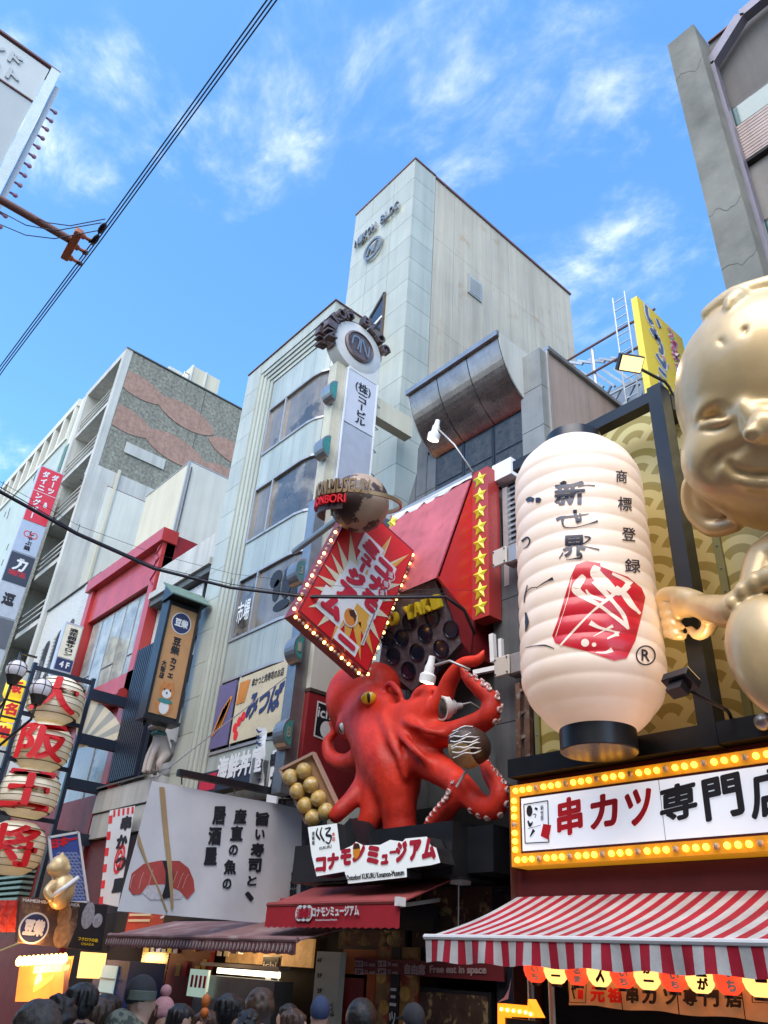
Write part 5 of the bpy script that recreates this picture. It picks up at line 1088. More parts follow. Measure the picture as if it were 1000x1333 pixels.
fst(mb, [(290, 715), (270, 740), (240, 800), (300, 850), (385, 900), (450, 950), (530, 1010), (560, 1045)], [30, 46, 56, 34, 22, 20, 26, 14]); fst(mb, [(560, 1045), (530, 960), (470, 880), (400, 800), (360, 740)], [14, 26, 22, 36, 66]); fst(mb, [(370, 655), (360, 700), (420, 760), (500, 820), (560, 770)], [40, 70, 60, 34, 42])
fst(mb, [(145, 1145), (230, 1050), (330, 945), (420, 870), (480, 820)], [12, 14, 12, 20, 26]); fst(mb, [(480, 790), (540, 830), (590, 900), (632, 950)], [36, 30, 24, 16]); fst(mb, [(460, 700), (540, 740), (575, 770)], [16, 26, 40]); fst(mb, [(520, 830), (570, 900), (630, 945)], [14, 14, 10]); fst(mb, [(300, 800), (330, 840), (420, 870)], [8, 22, 16])
fst(mb, [(325, 1005), (380, 1035), (470, 1060), (500, 1075)], [34, 18, 10, 34]); fst(mb, [(345, 1090), (400, 1060), (465, 1025)], [4, 8, 20]); fst(mb, [(430, 1105), (470, 1085), (500, 1075)], [10, 16, 30]); fst(mb, [(360, 1190), (420, 1190), (462, 1172)], [6, 14, 32]); fst(mb, [(215, 720), (190, 850), (150, 980), (115, 1090)], [3, 4, 3, 5])
for x, y, r_ in ((295, 1130, 25), (350, 1142, 14)): mb.poly([(x + r_ * math.cos(R(a)), y + r_ * math.sin(R(a)), 0) for a in range(0, 360, 24)])
lprint('seal_strokes', mb, M_PAPER, .013)
# ---------------------------------------------------------------- bulb framed sign
QY = 8.45; f = crop(plane((0, QY, 0), (0, -1, 0)), .35, 650, 940)
a0 = f(47, 240); a1 = f(50, 540); zT, zB = a0.z, a1.z; xL = (a0.x + a1.x) / 2; xR = .6
BS = thing('bulb_framed_sign', 'long white shop sign with red and black brush kanji in a frame of orange bulbs', 'sign', ((xL + xR) / 2, QY, zB))
M_OFR = mat('orange_lit_frame', (.55, .24, .02), .4, var=.15, vs=4, emit=(1, .42, .02), es=.14)
fw = .15
box('frame_top', M_OFR, BS, xL, xR, QY - .03, QY + .3, zT - fw, zT); box('frame_bottom', M_OFR, BS, xL, xR, QY - .03, QY + .3, zB, zB + fw); box('frame_side', M_OFR, BS, xL, xL + fw, QY - .028, QY + .3, zB + fw, zT - fw)
box('dark_liner', M_MAROON, BS, xL + fw, xR, QY - .01, QY + .28, zB + fw, zT - fw); box('white_face', mat('backlit_sign_face', (.72, .74, .78), .35, var=.04, vs=1.2, emit=(.80, .88, 1.0), es=.22), BS, xL + fw + .03, xR, QY - .018, QY - .012, zB + fw + .03, zT - fw - .03)
for xx in (-4.9, -2.4): box('face_joint', M_SIGNG, BS, xx, xx + .008, QY - .022, QY - .019, zB + fw + .03, zT - fw - .03)
pt = [M_BULBO, M_BULBO, M_BULBO, M_BULBX]; nb = int((xR - xL) / .118)
bulbs(BS, (xL + .05, QY - .045, zT - fw / 2), (xR, QY - .045, zT - fw / 2), nb, .036, pt, name='bulb'); bulbs(BS, (xL + .05, QY - .045, zB + fw / 2), (xR, QY - .045, zB + fw / 2), nb, .036, pt); bulbs(BS, (xL + fw / 2, QY - .045, zT - fw), (xL + fw / 2, QY - .045, zB + fw), 7, .036, pt)
mb = MB()
for ch, b_ in (('串', ((222, 432), (318, 412), (218, 292))), ('カ', ((345, 405), (450, 385), (342, 280))), ('ツ', ((480, 396), (582, 374), (470, 262)))): qtext(MB(), ch, f, *b_, bold=.04, proud=.028).build('red_kanji', M_INKR, BS)
for ch, b_ in (('専', ((605, 384), (745, 352), (600, 248))), ('門', ((775, 375), (922, 345), (755, 218))), ('店', ((945, 368), (1095, 338), (935, 190)))): qtext(MB(), ch, f, *b_, bold=.035, proud=.028).build('black_kanji', M_INK, BS)
mb = MB()
for p_, q_ in (((97, 308), (186, 294)), ((186, 294), (190, 448)), ((190, 448), (102, 452)), ((102, 452), (97, 308))): mb.beam(f(*p_, .03), f(*q_, .03), .012, .006, up=(0, 1, 0))
disc(mb, 0, 0, .05, .07, f(118, 332), (1, 0, 0), (0, 0, 1), .03); fstroke(mb, f, [(138, 322), (148, 326)], .03, .03); fstroke(mb, f, [(132, 345), (142, 345), (138, 358)], .012, .03); fstroke(mb, f, [(112, 368), (120, 385), (130, 372)], [.02, .05, .01], .03); fstroke(mb, f, [(135, 402), (120, 428)], [.05, .01], .03); fstroke(mb, f, [(112, 398), (160, 385)], .006, .03)
for k, ch in enumerate('新世界'): text(mb, ch, f(160, 330 + k * 20, .03), (.05, 0, 0), (0, 0, .06), proud=.002)
mb.build('plaque_lettering', M_INK, BS); fpoly(MB(), f, [(170, 380), (200, 385), (190, 440), (160, 425)], .034).build('plaque_seal', M_INKR, BS)
box('maroon_cap', M_MAROON, BS, xL + .02, xR, QY + .1, 9.0, zT + .005, zT + .09)
MBD = thing('maroon_fascia', 'plain maroon fascia board between the bulb framed sign and the striped awning', 'fascia', (-3, 8.7, 2.9)); box('board', M_MAROON, MBD, -7.2, 2, 8.6, 9.19, 2.95, zB - .03); box('end_board', mat('dark_rust_board', (.10, .025, .015), .6), MBD, -7.22, -7.205, 8.5, 9.19, 0, zT + .05)
# ---------------------------------------------------------------- striped awning
SA = thing('striped_awning', 'red and white striped awning over the skewer shop entrance', 'awning', (-3, 7, 2.1))
M_SR = mat('awning_red_stripe', (.44, .008, .03), .7, var=.3, vs=2.5, bump=.2, bs=25); M_SW = mat('awning_white_stripe', (.58, .57, .55), .7, var=.25, vs=2.5, bump=.2, bs=25)
ax_, bx_ = -7.2, 1.0; pitch = .205; n = int((bx_ - ax_) / pitch * 2); rows_ = 10; mb = MB()
for k in range(n):
    mb.k = k % 2; x0 = ax_ + k * pitch / 2; x1 = x0 + pitch / 2; vs = []
    for r_ in range(rows_ + 1):
        t = r_ / rows_; y = 7.0 + 1.73 * t; z = 2.42 + .62 * t - .05 * math.sin(math.pi * t); vs += [(x0, y, z), (x1, y, z), (x1, y, z - .006), (x0, y, z - .006)]
    mb.add(vs, [(4 * i, 4 * i + 1, 4 * i + 5, 4 * i + 4) for i in range(rows_)] + [(4 * i + 3, 4 * i + 7, 4 * i + 6, 4 * i + 2) for i in range(rows_)])
mb.build('canopy', [M_SW, M_SR], SA, smooth=True); mb = MB()
for k in range(n):
    mb.k = k % 2
    for j in range(4):
        x0 = ax_ + (k + j / 4) * pitch / 2; x1 = x0 + pitch / 8; vs = []
        for xx in (x0, x1):
            w_ = .028 * math.sin(xx * 9.7 + math.sin(xx * 3)); lo_ = .010 * math.sin(xx * 9.7)
            vs += [(xx, 6.97, 2.395), (xx, 6.97 - w_ * .5, 2.29), (xx, 6.97 - w_, 2.17 + lo_)]
        mb.add(vs, [(0, 1, 4, 3), (1, 2, 5, 4)])
mb.build('valance', [M_SW, M_SR], SA, smooth=True)
MB().tube([(ax_ - .02, 6.98, 2.415), (bx_, 6.98, 2.415)], .03, 8).build('front_bar', M_WHITEP, SA, smooth='auto'); box('head_rail', M_WHITEP, SA, ax_, bx_, 8.62, 8.80, 3.0, 3.10)
for x in (-6.9, -3): MB().beam((x, 7.05, 2.3), (x, 8.6, 2.9), .05).build('folding_arm', M_ALU, SA)
# hanging lanterns and split curtain
wd = ['red', 'yellow']; names = ['にいち', 'が一', 'だるま', 'ス', 'にいち', 'が一', 'にいち', '塵が', 'いち', '一', 'いち', 'が', 'いち']
MLR = mat('lit_red_paper', (.6, .02, .01), .5, emit=(1, .06, .02), es=.55, var=.05); MLY = mat('lit_yellow_paper', (.75, .5, .15), .5, emit=(1, .55, .15), es=.75, var=.05)
place = ['leftmost of the row, nearest the pipe', 'second from the left', 'third from the left', 'fourth from the left', 'fifth from the left', 'sixth from the left', 'seventh from the left', 'eighth from the left', 'ninth from the left', 'tenth, off the right edge', 'eleventh, off the right edge']
for k in range(11):
    x = -5.93 + k * .262; z = 2.17; r_ = .125; y = 7.35; m_ = MLR if k % 2 == 0 else MLY
    t = thing('paper_lantern', f'small glowing {wd[k % 2]} lantern under the striped awning, {place[k]}', 'lantern', (x, y, z - .16), 'small lanterns hung under the striped awning')
    MB().lathe((x, y, z), [(.05, -.14)] + [(r_ * math.cos(a) + .004 * (i % 2), .14 * math.sin(a)) for i, a in enumerate([R(-66 + 132 * q / 12) for q in range(13)])] + [(.05, .14)], 16).build('lantern_skin', m_, t, smooth=True)
    MB().cyl((x, y, z - .155), (x, y, z - .13), .055, 12).build('bottom_ring', M_BLACK, t); MB().cyl((x, y, z + .13), (x, y, 2.42), .006, 4).build('cord', M_BLACK, t)
    mb = MB(); vd = Vector((.5, -.86, -.08)).normalized(); ud = Vector((.86, .5, 0)); vtext(mb, names[k], Vector((x, y, z)) + vd * .125 - ud * .035 - Vector((0, 0, .1)), ud * .09, (0, 0, .2), bold=.06, proud=.004); mb.build('lettering', M_WHITEP if k % 2 == 0 else M_INK, t)
NR = thing('shop_curtain', 'cream split curtain with red and black kanji under the small lanterns', 'curtain', (-4.5, 7.6, 1.75)); M_NOR = mat('warm_lit_cloth', (.55, .36, .22), .8, var=.2, vs=5, emit=(1, .4, .12), es=.05)
f = crop(plane((0, 7.6, 0), (0, -1, 0)), .36, 640, 1180)
xa = f(278, 300).x; zt_ = 2.25; zb1 = f(640, 385).z
for i in range(6):
    x0 = xa + i * .62; x1 = x0 + .61; mb = MB(); vs = []
    for k in range(13):
        x = x0 + (x1 - x0) * k / 12; vs += [(x, 7.6 + .012 * math.sin(x * 14), zt_), (x, 7.6 + .022 * math.sin(x * 17), zb1 + .008 * math.sin(x * 9))]
    mb.add(vs, [(2 * k, 2 * k + 1, 2 * k + 3, 2 * k + 2) for k in range(12)]); mb.build('cloth_panel', M_NOR, NR, smooth=True)
mb = MB(); mr_ = MB()
for i, ch in enumerate('元祖'): qtext(mr_, ch, f, (365 + i * 62, 346 + i * 2), (418 + i * 62, 350 + i * 2), (365 + i * 62, 290 + i * 2), bold=.05, proud=.035)
for ch, x0, x1 in zip('串カツ専門店', (495, 552, 628, 700, 775, 855), (540, 605, 682, 752, 830, 915)): yy = 350 + (x0 - 495) * .045; qtext(mb, ch, f, (x0, yy), (x1, yy + 3), (x0, yy - 62), bold=.05, proud=.035)
for x in (288, 950):
    for p_, q_ in (((x, 268), (x + 62, 270)), ((x + 62, 270), (x + 60, 350)), ((x + 60, 350), (x, 347)), ((x, 347), (x, 268))): mb.beam(f(*p_, .035), f(*q_, .035), .006, .004, up=(0, 1, 0))
    fstroke(mb, f, [(x + 12, 285), (x + 14, 310), (x + 20, 335)], .02, .035); fstroke(mb, f, [(x + 8, 300), (x + 25, 297)], .02, .035); fpoly(mr_, f, [(x + 32, 300), (x + 52, 303), (x + 50, 338), (x + 30, 335)], .035); qv(mr_, '新世界', f, (x + 38, 298), (x + 54, 298), (x + 38, 272), proud=.035)
mb.build('lettering', M_INK, NR); mr_.build('lettering', M_INKR, NR)
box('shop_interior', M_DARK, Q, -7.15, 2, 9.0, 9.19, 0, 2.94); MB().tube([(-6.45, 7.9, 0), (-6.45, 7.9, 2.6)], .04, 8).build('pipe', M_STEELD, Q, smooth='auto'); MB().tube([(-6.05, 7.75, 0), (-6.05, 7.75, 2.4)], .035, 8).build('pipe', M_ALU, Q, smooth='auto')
# arrow sign
f = crop(plane((0, 6.9, 0), (0, -1, 0)), .36, 640, 1180); a = f(22, 350); AR = thing('arrow_sign', 'small black sign with a bulb lit orange arrow at the foot of the awning', 'sign', (a.x + .3, 6.9, 1.3))
MB().prism([f(22, 350), f(130, 360), f(132, 335), f(166, 402), f(132, 402), f(44, 398), f(44, 470), f(22, 470)], (0, .12, 0)).build('arrow', mat('lit_orange_arrow', (.6, .2, .02), .4, emit=(1, .25, .01), es=.7), AR)
for p_ in ((40, 372), (62, 375), (84, 378), (106, 381), (128, 384), (146, 390)): kk = ('bulb', .016, M_BULBW.name); c = f(*p_, .02); (link_mesh('bulb', SHARE[kk], c - Vector((0, 0, .016)), AR) if kk in SHARE else SHARE.__setitem__(kk, MB().ball(c, .016, 8, 5).build('bulb', M_BULBW, AR, smooth=True).data))
box('board', M_BLACK, AR, f(44, 400).x, f(150, 405).x, 6.92, 7.0, 1.0, f(60, 404).z); fpoly(MB(), f, [(20, 348), (60, 335), (72, 258), (62, 300), (45, 330)], .0).build('fin_plate', mat('rose_plate', (.45, .16, .15), .5), AR)
# spotlights of the shop
def flood(label, base, mid, head, hd, lit=True):
    t = thing('floodlight', label, 'floodlight', base, 'black arm floodlights of the skewer shop'); base, mid, head, hd = map(V3, (base, mid, head, hd)); hd.normalize()
    MB().tube([base, base.lerp(mid, .6) + Vector((0, 0, .05)), mid, head], .022, 6).build('arm', M_BLACK, t, smooth=True); MB().ball(base, (.07, .06, .14), 12, 8).build('base_cap', M_BLACKG, t, smooth=True)
    s_ = hd.cross(Vector((0, 0, 1))).normalized(); u = s_.cross(hd)
    MB().obox(head + hd * .06, s_ * .17, u * .12, hd * .06).build('lamp_head', M_BLACK, t, bevel=.01); MB().obox(head - hd * .05, s_ * .10, u * .07, hd * .07).build('heat_sink', M_BLACK, t)
    MB().obox(head + hd * .13, s_ * .15, u * .10, hd * .006).build('lens', mat('lit_flood_lens', (.8, .6, .3), .3, emit=(1, .62, .22), es=0.9, var=0) if lit else M_GLASS, t)
    if lit:
        l = bpy.data.lights.new('flood_lamp', 'SPOT'); l.energy = 14; l.color = (1, .72, .4); l.spot_size = R(95); l.spot_blend = .8; l.shadow_soft_size = .1; o = bpy.data.objects.new('flood_lamp', l); col.objects.link(o); o.location = head + hd * .16 - Vector(t.location); o.parent = t; o.rotation_euler = hd.to_track_quat('-Z', 'Y').to_euler()
flood('black arm floodlight glowing orange above the gold board beside the yellow roof sign', atY(879, 520, 8.95), atY(866, 497, 8.3), atY(818, 472, 7.6), (.55, -.35, -.75))
flood('black arm floodlight beaming onto the gold board below the statue fist', atY(957, 950, 8.6), atY(947, 925, 8.2), atY(885, 892, 7.7), (.1, .55, .9))
p = atY(993, 940, 8.3); MB().ball(p, .09, 12, 8).build('lamp_globe', M_STEELD, None, smooth=True); prop(bpy.data.objects['lamp_globe'], 'small silver globe lamp above the sign at the right edge', 'lamp')
# ---------------------------------------------------------------- roof sign and scaffold
yx = atY(829, 385, 12).x; YS = thing('roof_sign', 'yellow roof sign with blue and pink brush kana standing on edge against the sky', 'sign', (yx, 13, 11))
box('panel', mat('lemon_yellow_face', (.72, .55, .05), .45, var=.05, vs=1), YS, yx - .15, yx, 12.0, 13.95, 11.2, 15.67)
f = crop(plane((yx + .002, 0, 0), (1, 0, 0)), .1125, 820, 380)
for m_, k_ in ((M_SIGNW, 1.9), (mat('slate_blue_print', (.10, .14, .26), .5, var=0), 1.0)):
    mb = MB(); w_ = .12 * k_ + .0; pr = .008 if k_ > 1 else .014
    for s_ in ([(185, 160), (195, 250), (225, 340), (260, 350)], [(310, 315), (330, 370), (350, 415)], [(235, 420), (280, 500), (350, 560)], [(285, 430), (300, 520), (360, 620), (365, 700), (330, 670)], [(300, 715), (345, 790), (395, 870), (400, 800)], [(330, 880), (370, 930), (420, 980)], [(350, 980), (360, 1060), (400, 1130)], [(410, 1190), (440, 1200)]): fstroke(mb, f, s_, w_, pr)
    mb.build('brush_kana', m_, YS)
for m_, k_ in ((M_SIGNW, 2.2), (mat('pink_print', (.70, .12, .30), .5, var=0), 1.0)):
    mb = MB(); w_ = .055 * k_; pr = .010 if k_ > 1 else .016
    for s_ in ([(435, 415), (480, 470), (490, 510), (450, 515)], [(470, 580), (540, 600), (480, 650), (520, 690)], [(500, 560), (540, 690)], [(485, 720), (540, 720), (510, 780)], [(525, 760), (570, 800), (570, 850), (525, 845)], [(540, 880), (550, 980)], [(545, 930), (605, 990)], [(545, 1020), (620, 1080), (560, 1100), (630, 1110)], [(375, 745), (410, 790)], [(430, 840), (450, 870)], [(460, 1100), (490, 1170)]): fstroke(mb, f, s_, w_, pr)
    mb.build('pink_kana', m_, YS)
SCF = thing('roof_scaffold', 'pale steel scaffold with long rails and a lattice truss behind the yellow roof sign', 'scaffold', (-7.5, 13.3, 10)); M_GALV = mat('galvanised_steel', (.42, .44, .46), .45, .5)
for z, m_ in ((16.05, M_CAP), (15.2, M_CAP), (14.25, M_GALV), (13.4, M_GALV), (12.55, M_GALV), (11.7, M_GALV), (10.9, M_GALV)): MB().tube([(-9.6, 13, z), (yx - .1, 13, z)], .035, 6).build('rail', m_, SCF)
for x in (-9.0, -8.0, -7.5, -6.75): MB().tube([(x, 13.05, 9), (x, 13.05, 16.0 if x != -7.5 else 13.0)], .05, 6).build('post', M_GALV, SCF)
for i in range(10):
    x0 = -9.3 + i * .32; z0 = 16.6 - i * .17; MB().beam((x0, 13.4, z0), (x0 + .45, 13.4, z0 - .36), .06).build('brace', M_GALV, SCF); MB().beam((x0, 13.5, z0 - .3), (x0 + .6, 13.5, z0 - 1.2), .06).build('brace', M_GALV, SCF); MB().beam((x0, 13.7, z0 - 2), (x0 + .7, 13.7, z0 - 1.1), .05).build('brace', M_GALV, SCF); MB().beam((x0 + .1, 13.9, z0 - 1.2), (x0 + .1, 13.9, z0 - 2.6), .07).build('brace', M_GALV, SCF); MB().beam((x0, 14.1, z0 - 1.4), (x0 + .8, 14.1, z0 - 1.5), .06).build('brace', M_GALV, SCF)
box('back_panel', M_STEELD, SCF, -9.6, -6.3, 14.3, 14.4, 9, 15.6); box('back_panel', M_ALU, SCF, -6.75, -6.3, 13.2, 13.4, 11, 15.3)
LD = thing('ladder', 'narrow steel ladder rising above the scaffold rails', 'ladder', (-7.15, 12.85, 12)); a, b = atY(797, 385, 12.85), atY(806, 381, 12.85)
for x in (a.x, b.x + .14): MB().tube([(x, 12.85, 10.5), (x, 12.85, a.z - .1)], .022, 6).build('side_rail', M_GALV, LD)
for k in range(20): brick('rung', M_GALV, LD, a.x, b.x + .14, 12.84, 12.86, a.z - .3 - k * .28, a.z - .275 - k * .28)
# ================================================================ golden statue on the shop front
M_GOLD = mat('lacquered_gold', (.76, .53, .25), .36, .22, var=.2, vs=1.6, coat=.45, bump=.05, bs=5)
GS = thing('golden_statue', 'huge glossy golden statue of a laughing child gripping the black post', 'statue', (-2.2, 7.7, 4.4))
F = Field((-4.45, 6.2, 4.3), (-.6, 9.0, 10.1), .028)
hc_ = np.array(atY(1020, 543, 7.75)); fw_ = (Vector(EYE) - Vector(hc_)).normalized(); fw_ = Vector((fw_.x * .8, fw_.y, fw_.z * .92)).normalized(); up_ = Vector((0, 0, 1)); rt_ = fw_.cross(up_).normalized() * -1; up_ = rt_.cross(fw_) * -1
if up_.z < 0: up_ = -up_
if rt_.x < 0: rt_ = -rt_
rot = Matrix((rt_, fw_, up_)).transposed()
def H(r_, f_, u_): return tuple(Vector(hc_) + rt_ * r_ + fw_ * f_ + up_ * u_)
F.ell(H(0, -.05, .28), (1.09, 1.0, 1.20), 0, rot=rot); F.ell(H(0, .10, -.52), (1.0, .82, .80), .3, rot=rot)
for s in (-1, 1):
    F.ell(H(s * .66, .46, -.30), (.46, .44, .46), .28, rot=rot)
    e = [H(s * .98, .0, -.35), H(s * 1.18, -.08, -.48), H(s * 1.24, -.1, -.78), H(s * 1.08, .0, -1.04), H(s * .80, .12, -1.06)]
    F.path(e, [.085, .10, .105, .11, .09], .05); F.ell(H(s * .98, -.02, -.70), (.22, .10, .30), .05, rot=rot)
fz = lambda x, y: (870 + .165 * x, 520 + .165 * y)
def S(x, y, push=0.0): p = F.hit(*fz(x, y)); return p + (Vector(EYE) - p).normalized() * push
MX = 1009       # the face's own middle line, mirrored for the side outside the frame
def on(pts, rr, k, op, push, mirror=False):
    q = [S(x, y, push) for x, y in pts]
    if mirror:
        q = [p for p in q]; c0 = Vector(hc_); q2 = [p - rt_ * 2 * (p - c0).dot(rt_) - rt_ * .16 for p in q]; F.path(q2, rr, k, op)
    F.path(q, rr, k, op)
on([(600, 60), (660, 120), (705, 200)], [.05, .10, .13], .14, 'add', .02, False)            # bridge and tip of the nose
on([(800, 130), (815, 200)], [.12, .14], .14, 'add', .05); on([(760, 215), (790, 225)], [.17, .17], .10, 'add', .09); on([(655, 270), (665, 275)], [.085, .085], .06, 'add', .03, True)
on([(668, 300), (682, 305)], .06, .03, 'sub', .045, True)
on([(250, 165), (300, 120), (380, 95), (460, 115), (505, 140)], [.02, .09, .12, .09, .02], .05, 'sub', .015, True)   # deep fold over the closed eye
on([(245, 215), (310, 190), (380, 185), (450, 180), (510, 150)], [.02, .045, .06, .045, .02], .03, 'add', .0, True)  # the lid
on([(240, 245), (330, 245), (420, 222), (500, 185)], [.01, .032, .032, .01], .02, 'sub', .008, True)
on([(235, 150), (290, 80), (370, 35), (470, 60), (530, 120)], [.02, .05, .06, .06, .03], .12, 'add', -.01, True)     # brow ridge
on([(590, 350), (520, 400), (430, 430), (370, 480), (330, 545), (335, 610)], [.02, .055, .075, .075, .06, .015], .09, 'sub', .01, True)
on([(478, 500), (500, 540), (560, 580), (640, 600), (720, 608), (800, 608), (900, 600)], [.05, .06, .058, .06, .062, .06, .06], .03, 'sub', .010, False)
F.path([H(.0, .95, -.70), H(.3, .95, -.66), H(.50, .88, -.52)], .04, .035, 'sub')
on([(560, 640), (640, 660), (720, 668), (800, 668), (880, 664)], [.03, .06, .07, .07, .07], .08, 'add', -.01)
fz = lambda x, y: (870 + .13 * x, 370 + .13 * y)
on([(490, 545), (525, 575), (565, 610)], [.012, .03, .012], .02, 'sub', .006); on([(785, 405), (765, 460), (745, 510)], [.012, .03, .012], .02, 'sub', .006)
on([(600, 250), (640, 190), (700, 140)], [.03, .10, .12], .03, 'add', .0); F.path([H(-.42, .05, 1.40), H(-.1, .10, 1.47), H(.4, .05, 1.45)], [.10, .13, .12], .04)
# torso, arm, fist, feet
F.ell((-1.6, 8.1, 5.9), (.95, .75, 1.0), .15); F.ell((-1.6, 8.0, 5.2), (1.1, .8, .75), .2)
sh = np.array(atY(1003, 728, 7.9)); F.path([sh + [.35, 0, -.05], sh, np.array(atY(985, 770, 7.75)), np.array(atY(958, 795, 7.7)), np.array(atY(925, 792, 7.85)), np.array(atY(905, 788, 8.0))], [.30, .24, .20, .20, .155, .13], .1)
F.ell(atY(895, 786, 8.08), (.19, .2, .16), .08)
F.path([atY(908, 784, 8.0), atY(888, 775, 8.0), atY(866, 773, 8.06), atY(858, 780, 8.12)], [.13, .105, .08, .055], .05)      # back of the hand sweeping over the post
for i in range(4):   # four fingers curl round the front of the post
    y = 786 + i * 12.5; x = 857 + i * 3.2; F.path([atY(x + 2, y - 1, 8.34), atY(x, y, 8.22), atY(x + 12, y + 3, 8.10), atY(x + 25 - i, y + 5, 8.12)], [.05, .056, .066, .050], .016)
F.path([atY(912, 790, 8.0), atY(924, 804, 8.0), atY(920, 820, 8.05), atY(908, 827, 8.10), atY(899, 819, 8.14)], [.11, .095, .075, .06, .045], .04)   # thumb below
ft_ = atY(1012, 852, 7.45)
F.ell(ft_, (.47, .30, .66), .1, rot=Matrix.Rotation(R(-14), 3, 'Y')); F.path([ft_ + Vector((.1, .3, -.2)), (-1.7, 8.0, 5.1)], [.36, .5], .1)
for (px, py, r_) in ((955, 786, .085), (969, 770, .10), (985, 759, .11), (1002, 752, .115), (1022, 750, .15)): F.ell(atY(px, py, 7.36), (r_, r_, r_ * 1.15), .025)
F.path([(-.6, 7.9, 6.4), (-.5, 7.6, 5.6)], [.3, .2], .1)
F.build('body', M_GOLD, GS, relax=1)
MB().prism([(-3.9, 8.96, 5.2), (-3.2, 8.96, 5.6), (-2.4, 8.96, 5.7), (-2.4, 8.96, 5.55), (-3.1, 8.96, 5.45), (-3.8, 8.96, 5.05)], (0, -.04, 0)).build('mount_edge', M_WHITEP, GS)
# ================================================================ hanging sushi banner
BX = -13.45; f = crop(plane((BX, 0, 0), (1, 0, 0)), .28, 140, 1000)
BN = thing('cloth_banner', 'large hanging white banner with a salmon sushi picture and black brush calligraphy', 'banner', f(480, 700))
M_CLOTH = mat('greyish_white_cloth', (.62, .62, .63), .8, var=.08, vs=1.5, bump=.1, bs=30)
tl, tr, br_, bl_ = f(205, 60), f(920, 190), f(905, 735), f(45, 665)
def cloth_pt(u, v): 
    p = bl_.lerp(br_, u).lerp(tl.lerp(tr, u), v); p.x += .035 * math.sin(u * 7 + v * 2) * (1 - v * .6) + .02 * math.sin(u * 17 - v * 5) * (1 - v) - (.6 * max(0, u - .80) ** 1.0 if u > .8 else 0) ; return p
nu, nv = 48, 20; mb = MB(); mb.add([cloth_pt(i / nu, j / nv) for j in range(nv + 1) for i in range(nu + 1)], [(j * (nu + 1) + i, j * (nu + 1) + i + 1, (j + 1) * (nu + 1) + i + 1, (j + 1) * (nu + 1) + i) for j in range(nv) for i in range(nu)]); mb.build('cloth', M_CLOTH, BN, smooth=True)
def bprint(name, mb, m, off=.012):       # art printed on the wavy cloth
    me = bpy.data.meshes.new(name); me.from_pydata([(a, -b, c * 40) for a, b, c in mb.v], [], mb.f); bm = bmesh.new(); bm.from_mesh(me); bmesh.ops.triangulate(bm, faces=bm.faces[:])
    for _ in range(5):
        es = [e for e in bm.edges if e.calc_length() > 22]
        if not es: break
        bmesh.ops.subdivide_edges(bm, edges=es, cuts=1); bmesh.ops.triangulate(bm, faces=[q for q in bm.faces if len(q.verts) > 3])
    for v in bm.verts:
        p = f(v.co.x, -v.co.y); e1 = (p.y - bl_.y) / (br_.y - bl_.y); lo_ = bl_.z + (br_.z - bl_.z) * e1; hi_ = tl.z + (tr.z - tl.z) * e1; vv = (p.z - lo_) / (hi_ - lo_); u0 = bl_.y + (tl.y - bl_.y) * vv; u1 = br_.y + (tr.y - br_.y) * vv
        q = cloth_pt((p.y - u0) / (u1 - u0), vv); v.co = Vector((q.x + off + v.co.z / 40, p.y, p.z))
    bmesh.ops.recalc_face_normals(bm, faces=bm.faces[:]); bm.to_mesh(me); bm.free(); me.materials.append(m); a = np.array([tuple(v.co) for v in me.vertices]); c = a.mean(0); me.vertices.foreach_set('co', (a - c).ravel()); return link_mesh(name, me, c, BN)
mb = MB()
for body, x0, y0, x1, y1, w_ in (('旨い寿司と、', 720, 200, 655, 632, 62), ('産直の魚の', 622, 185, 545, 578, 58), ('居酒屋', 527, 172, 468, 458, 62)):
    n = len(body)
    for i, ch in enumerate(body):
        cx, cy = x0 + (x1 - x0) * (i + .5) / n, y0 + (y1 - y0) * (i + .5) / n; h_ = (y1 - y0) / n * .9; sm = .72 if ch in 'いとの、' else 1
        ftext(mb, ch, cx - w_ * sm / 2, cy - h_ * sm / 2, cx + w_ * sm / 2, cy + h_ * sm / 2, .05, shear=.25)
for x, y in ((880, 440), (870, 480), (865, 520), (862, 560)): ftext(mb, '鮮', x - 14, y, x + 26, y + 38, .04)
bprint('calligraphy', mb, M_INK, .016)
mb = MB(); mb.poly([(237, 88, 0), (262, 90, 0), (292, 440, 0), (303, 650, 0), (292, 660, 0), (272, 470, 0)]); mb.poly([(140, 300, 0), (135, 345, 0), (270, 672, 0), (276, 668, 0), (180, 430, 0)]); 
M_WOOD = mat('chopstick_tan', (.40, .27, .13), .6, var=.1); 
mr = MB(); mr.poly([(95, 560, 0), (110, 490, 0), (165, 445, 0), (240, 430, 0), (330, 432, 0), (375, 465, 0), (400, 520, 0), (405, 570, 0), (370, 610, 0), (330, 570, 0), (250, 540, 0), (180, 545, 0), (150, 585, 0), (115, 590, 0)])
rc = MB(); rc.poly([(150, 575, 0), (185, 540, 0), (260, 530, 0), (320, 545, 0), (350, 590, 0), (340, 608, 0), (270, 612, 0), (190, 612, 0)]); bprint('rice_picture', rc, mat('rice_white', (.55, .53, .55), .8, var=.2, vs=20), .010)
bprint('salmon_picture', mr, mat('salmon_print', (.42, .06, .05), .7, var=.15, vs=6), .013)
st_ = MB()
for a in (125, 165, 205, 320, 350, 375): fst(st_, [(a, 462 + abs(a - 250) * .25), (a - 12, 510), (a - 25 if a < 260 else a - 30, 560)], 3)
bprint('salmon_stripe', st_, mat('pale_salmon_line', (.55, .28, .2), .7, var=0), .016); nb_ = MB(); nb_.poly([(248, 430, 0), (288, 432, 0), (300, 500, 0), (296, 600, 0), (240, 612, 0), (262, 540, 0), (262, 480, 0)]); bprint('seaweed_picture', nb_, M_INK, .018); bprint('chopstick_picture', mb, M_WOOD, .021)
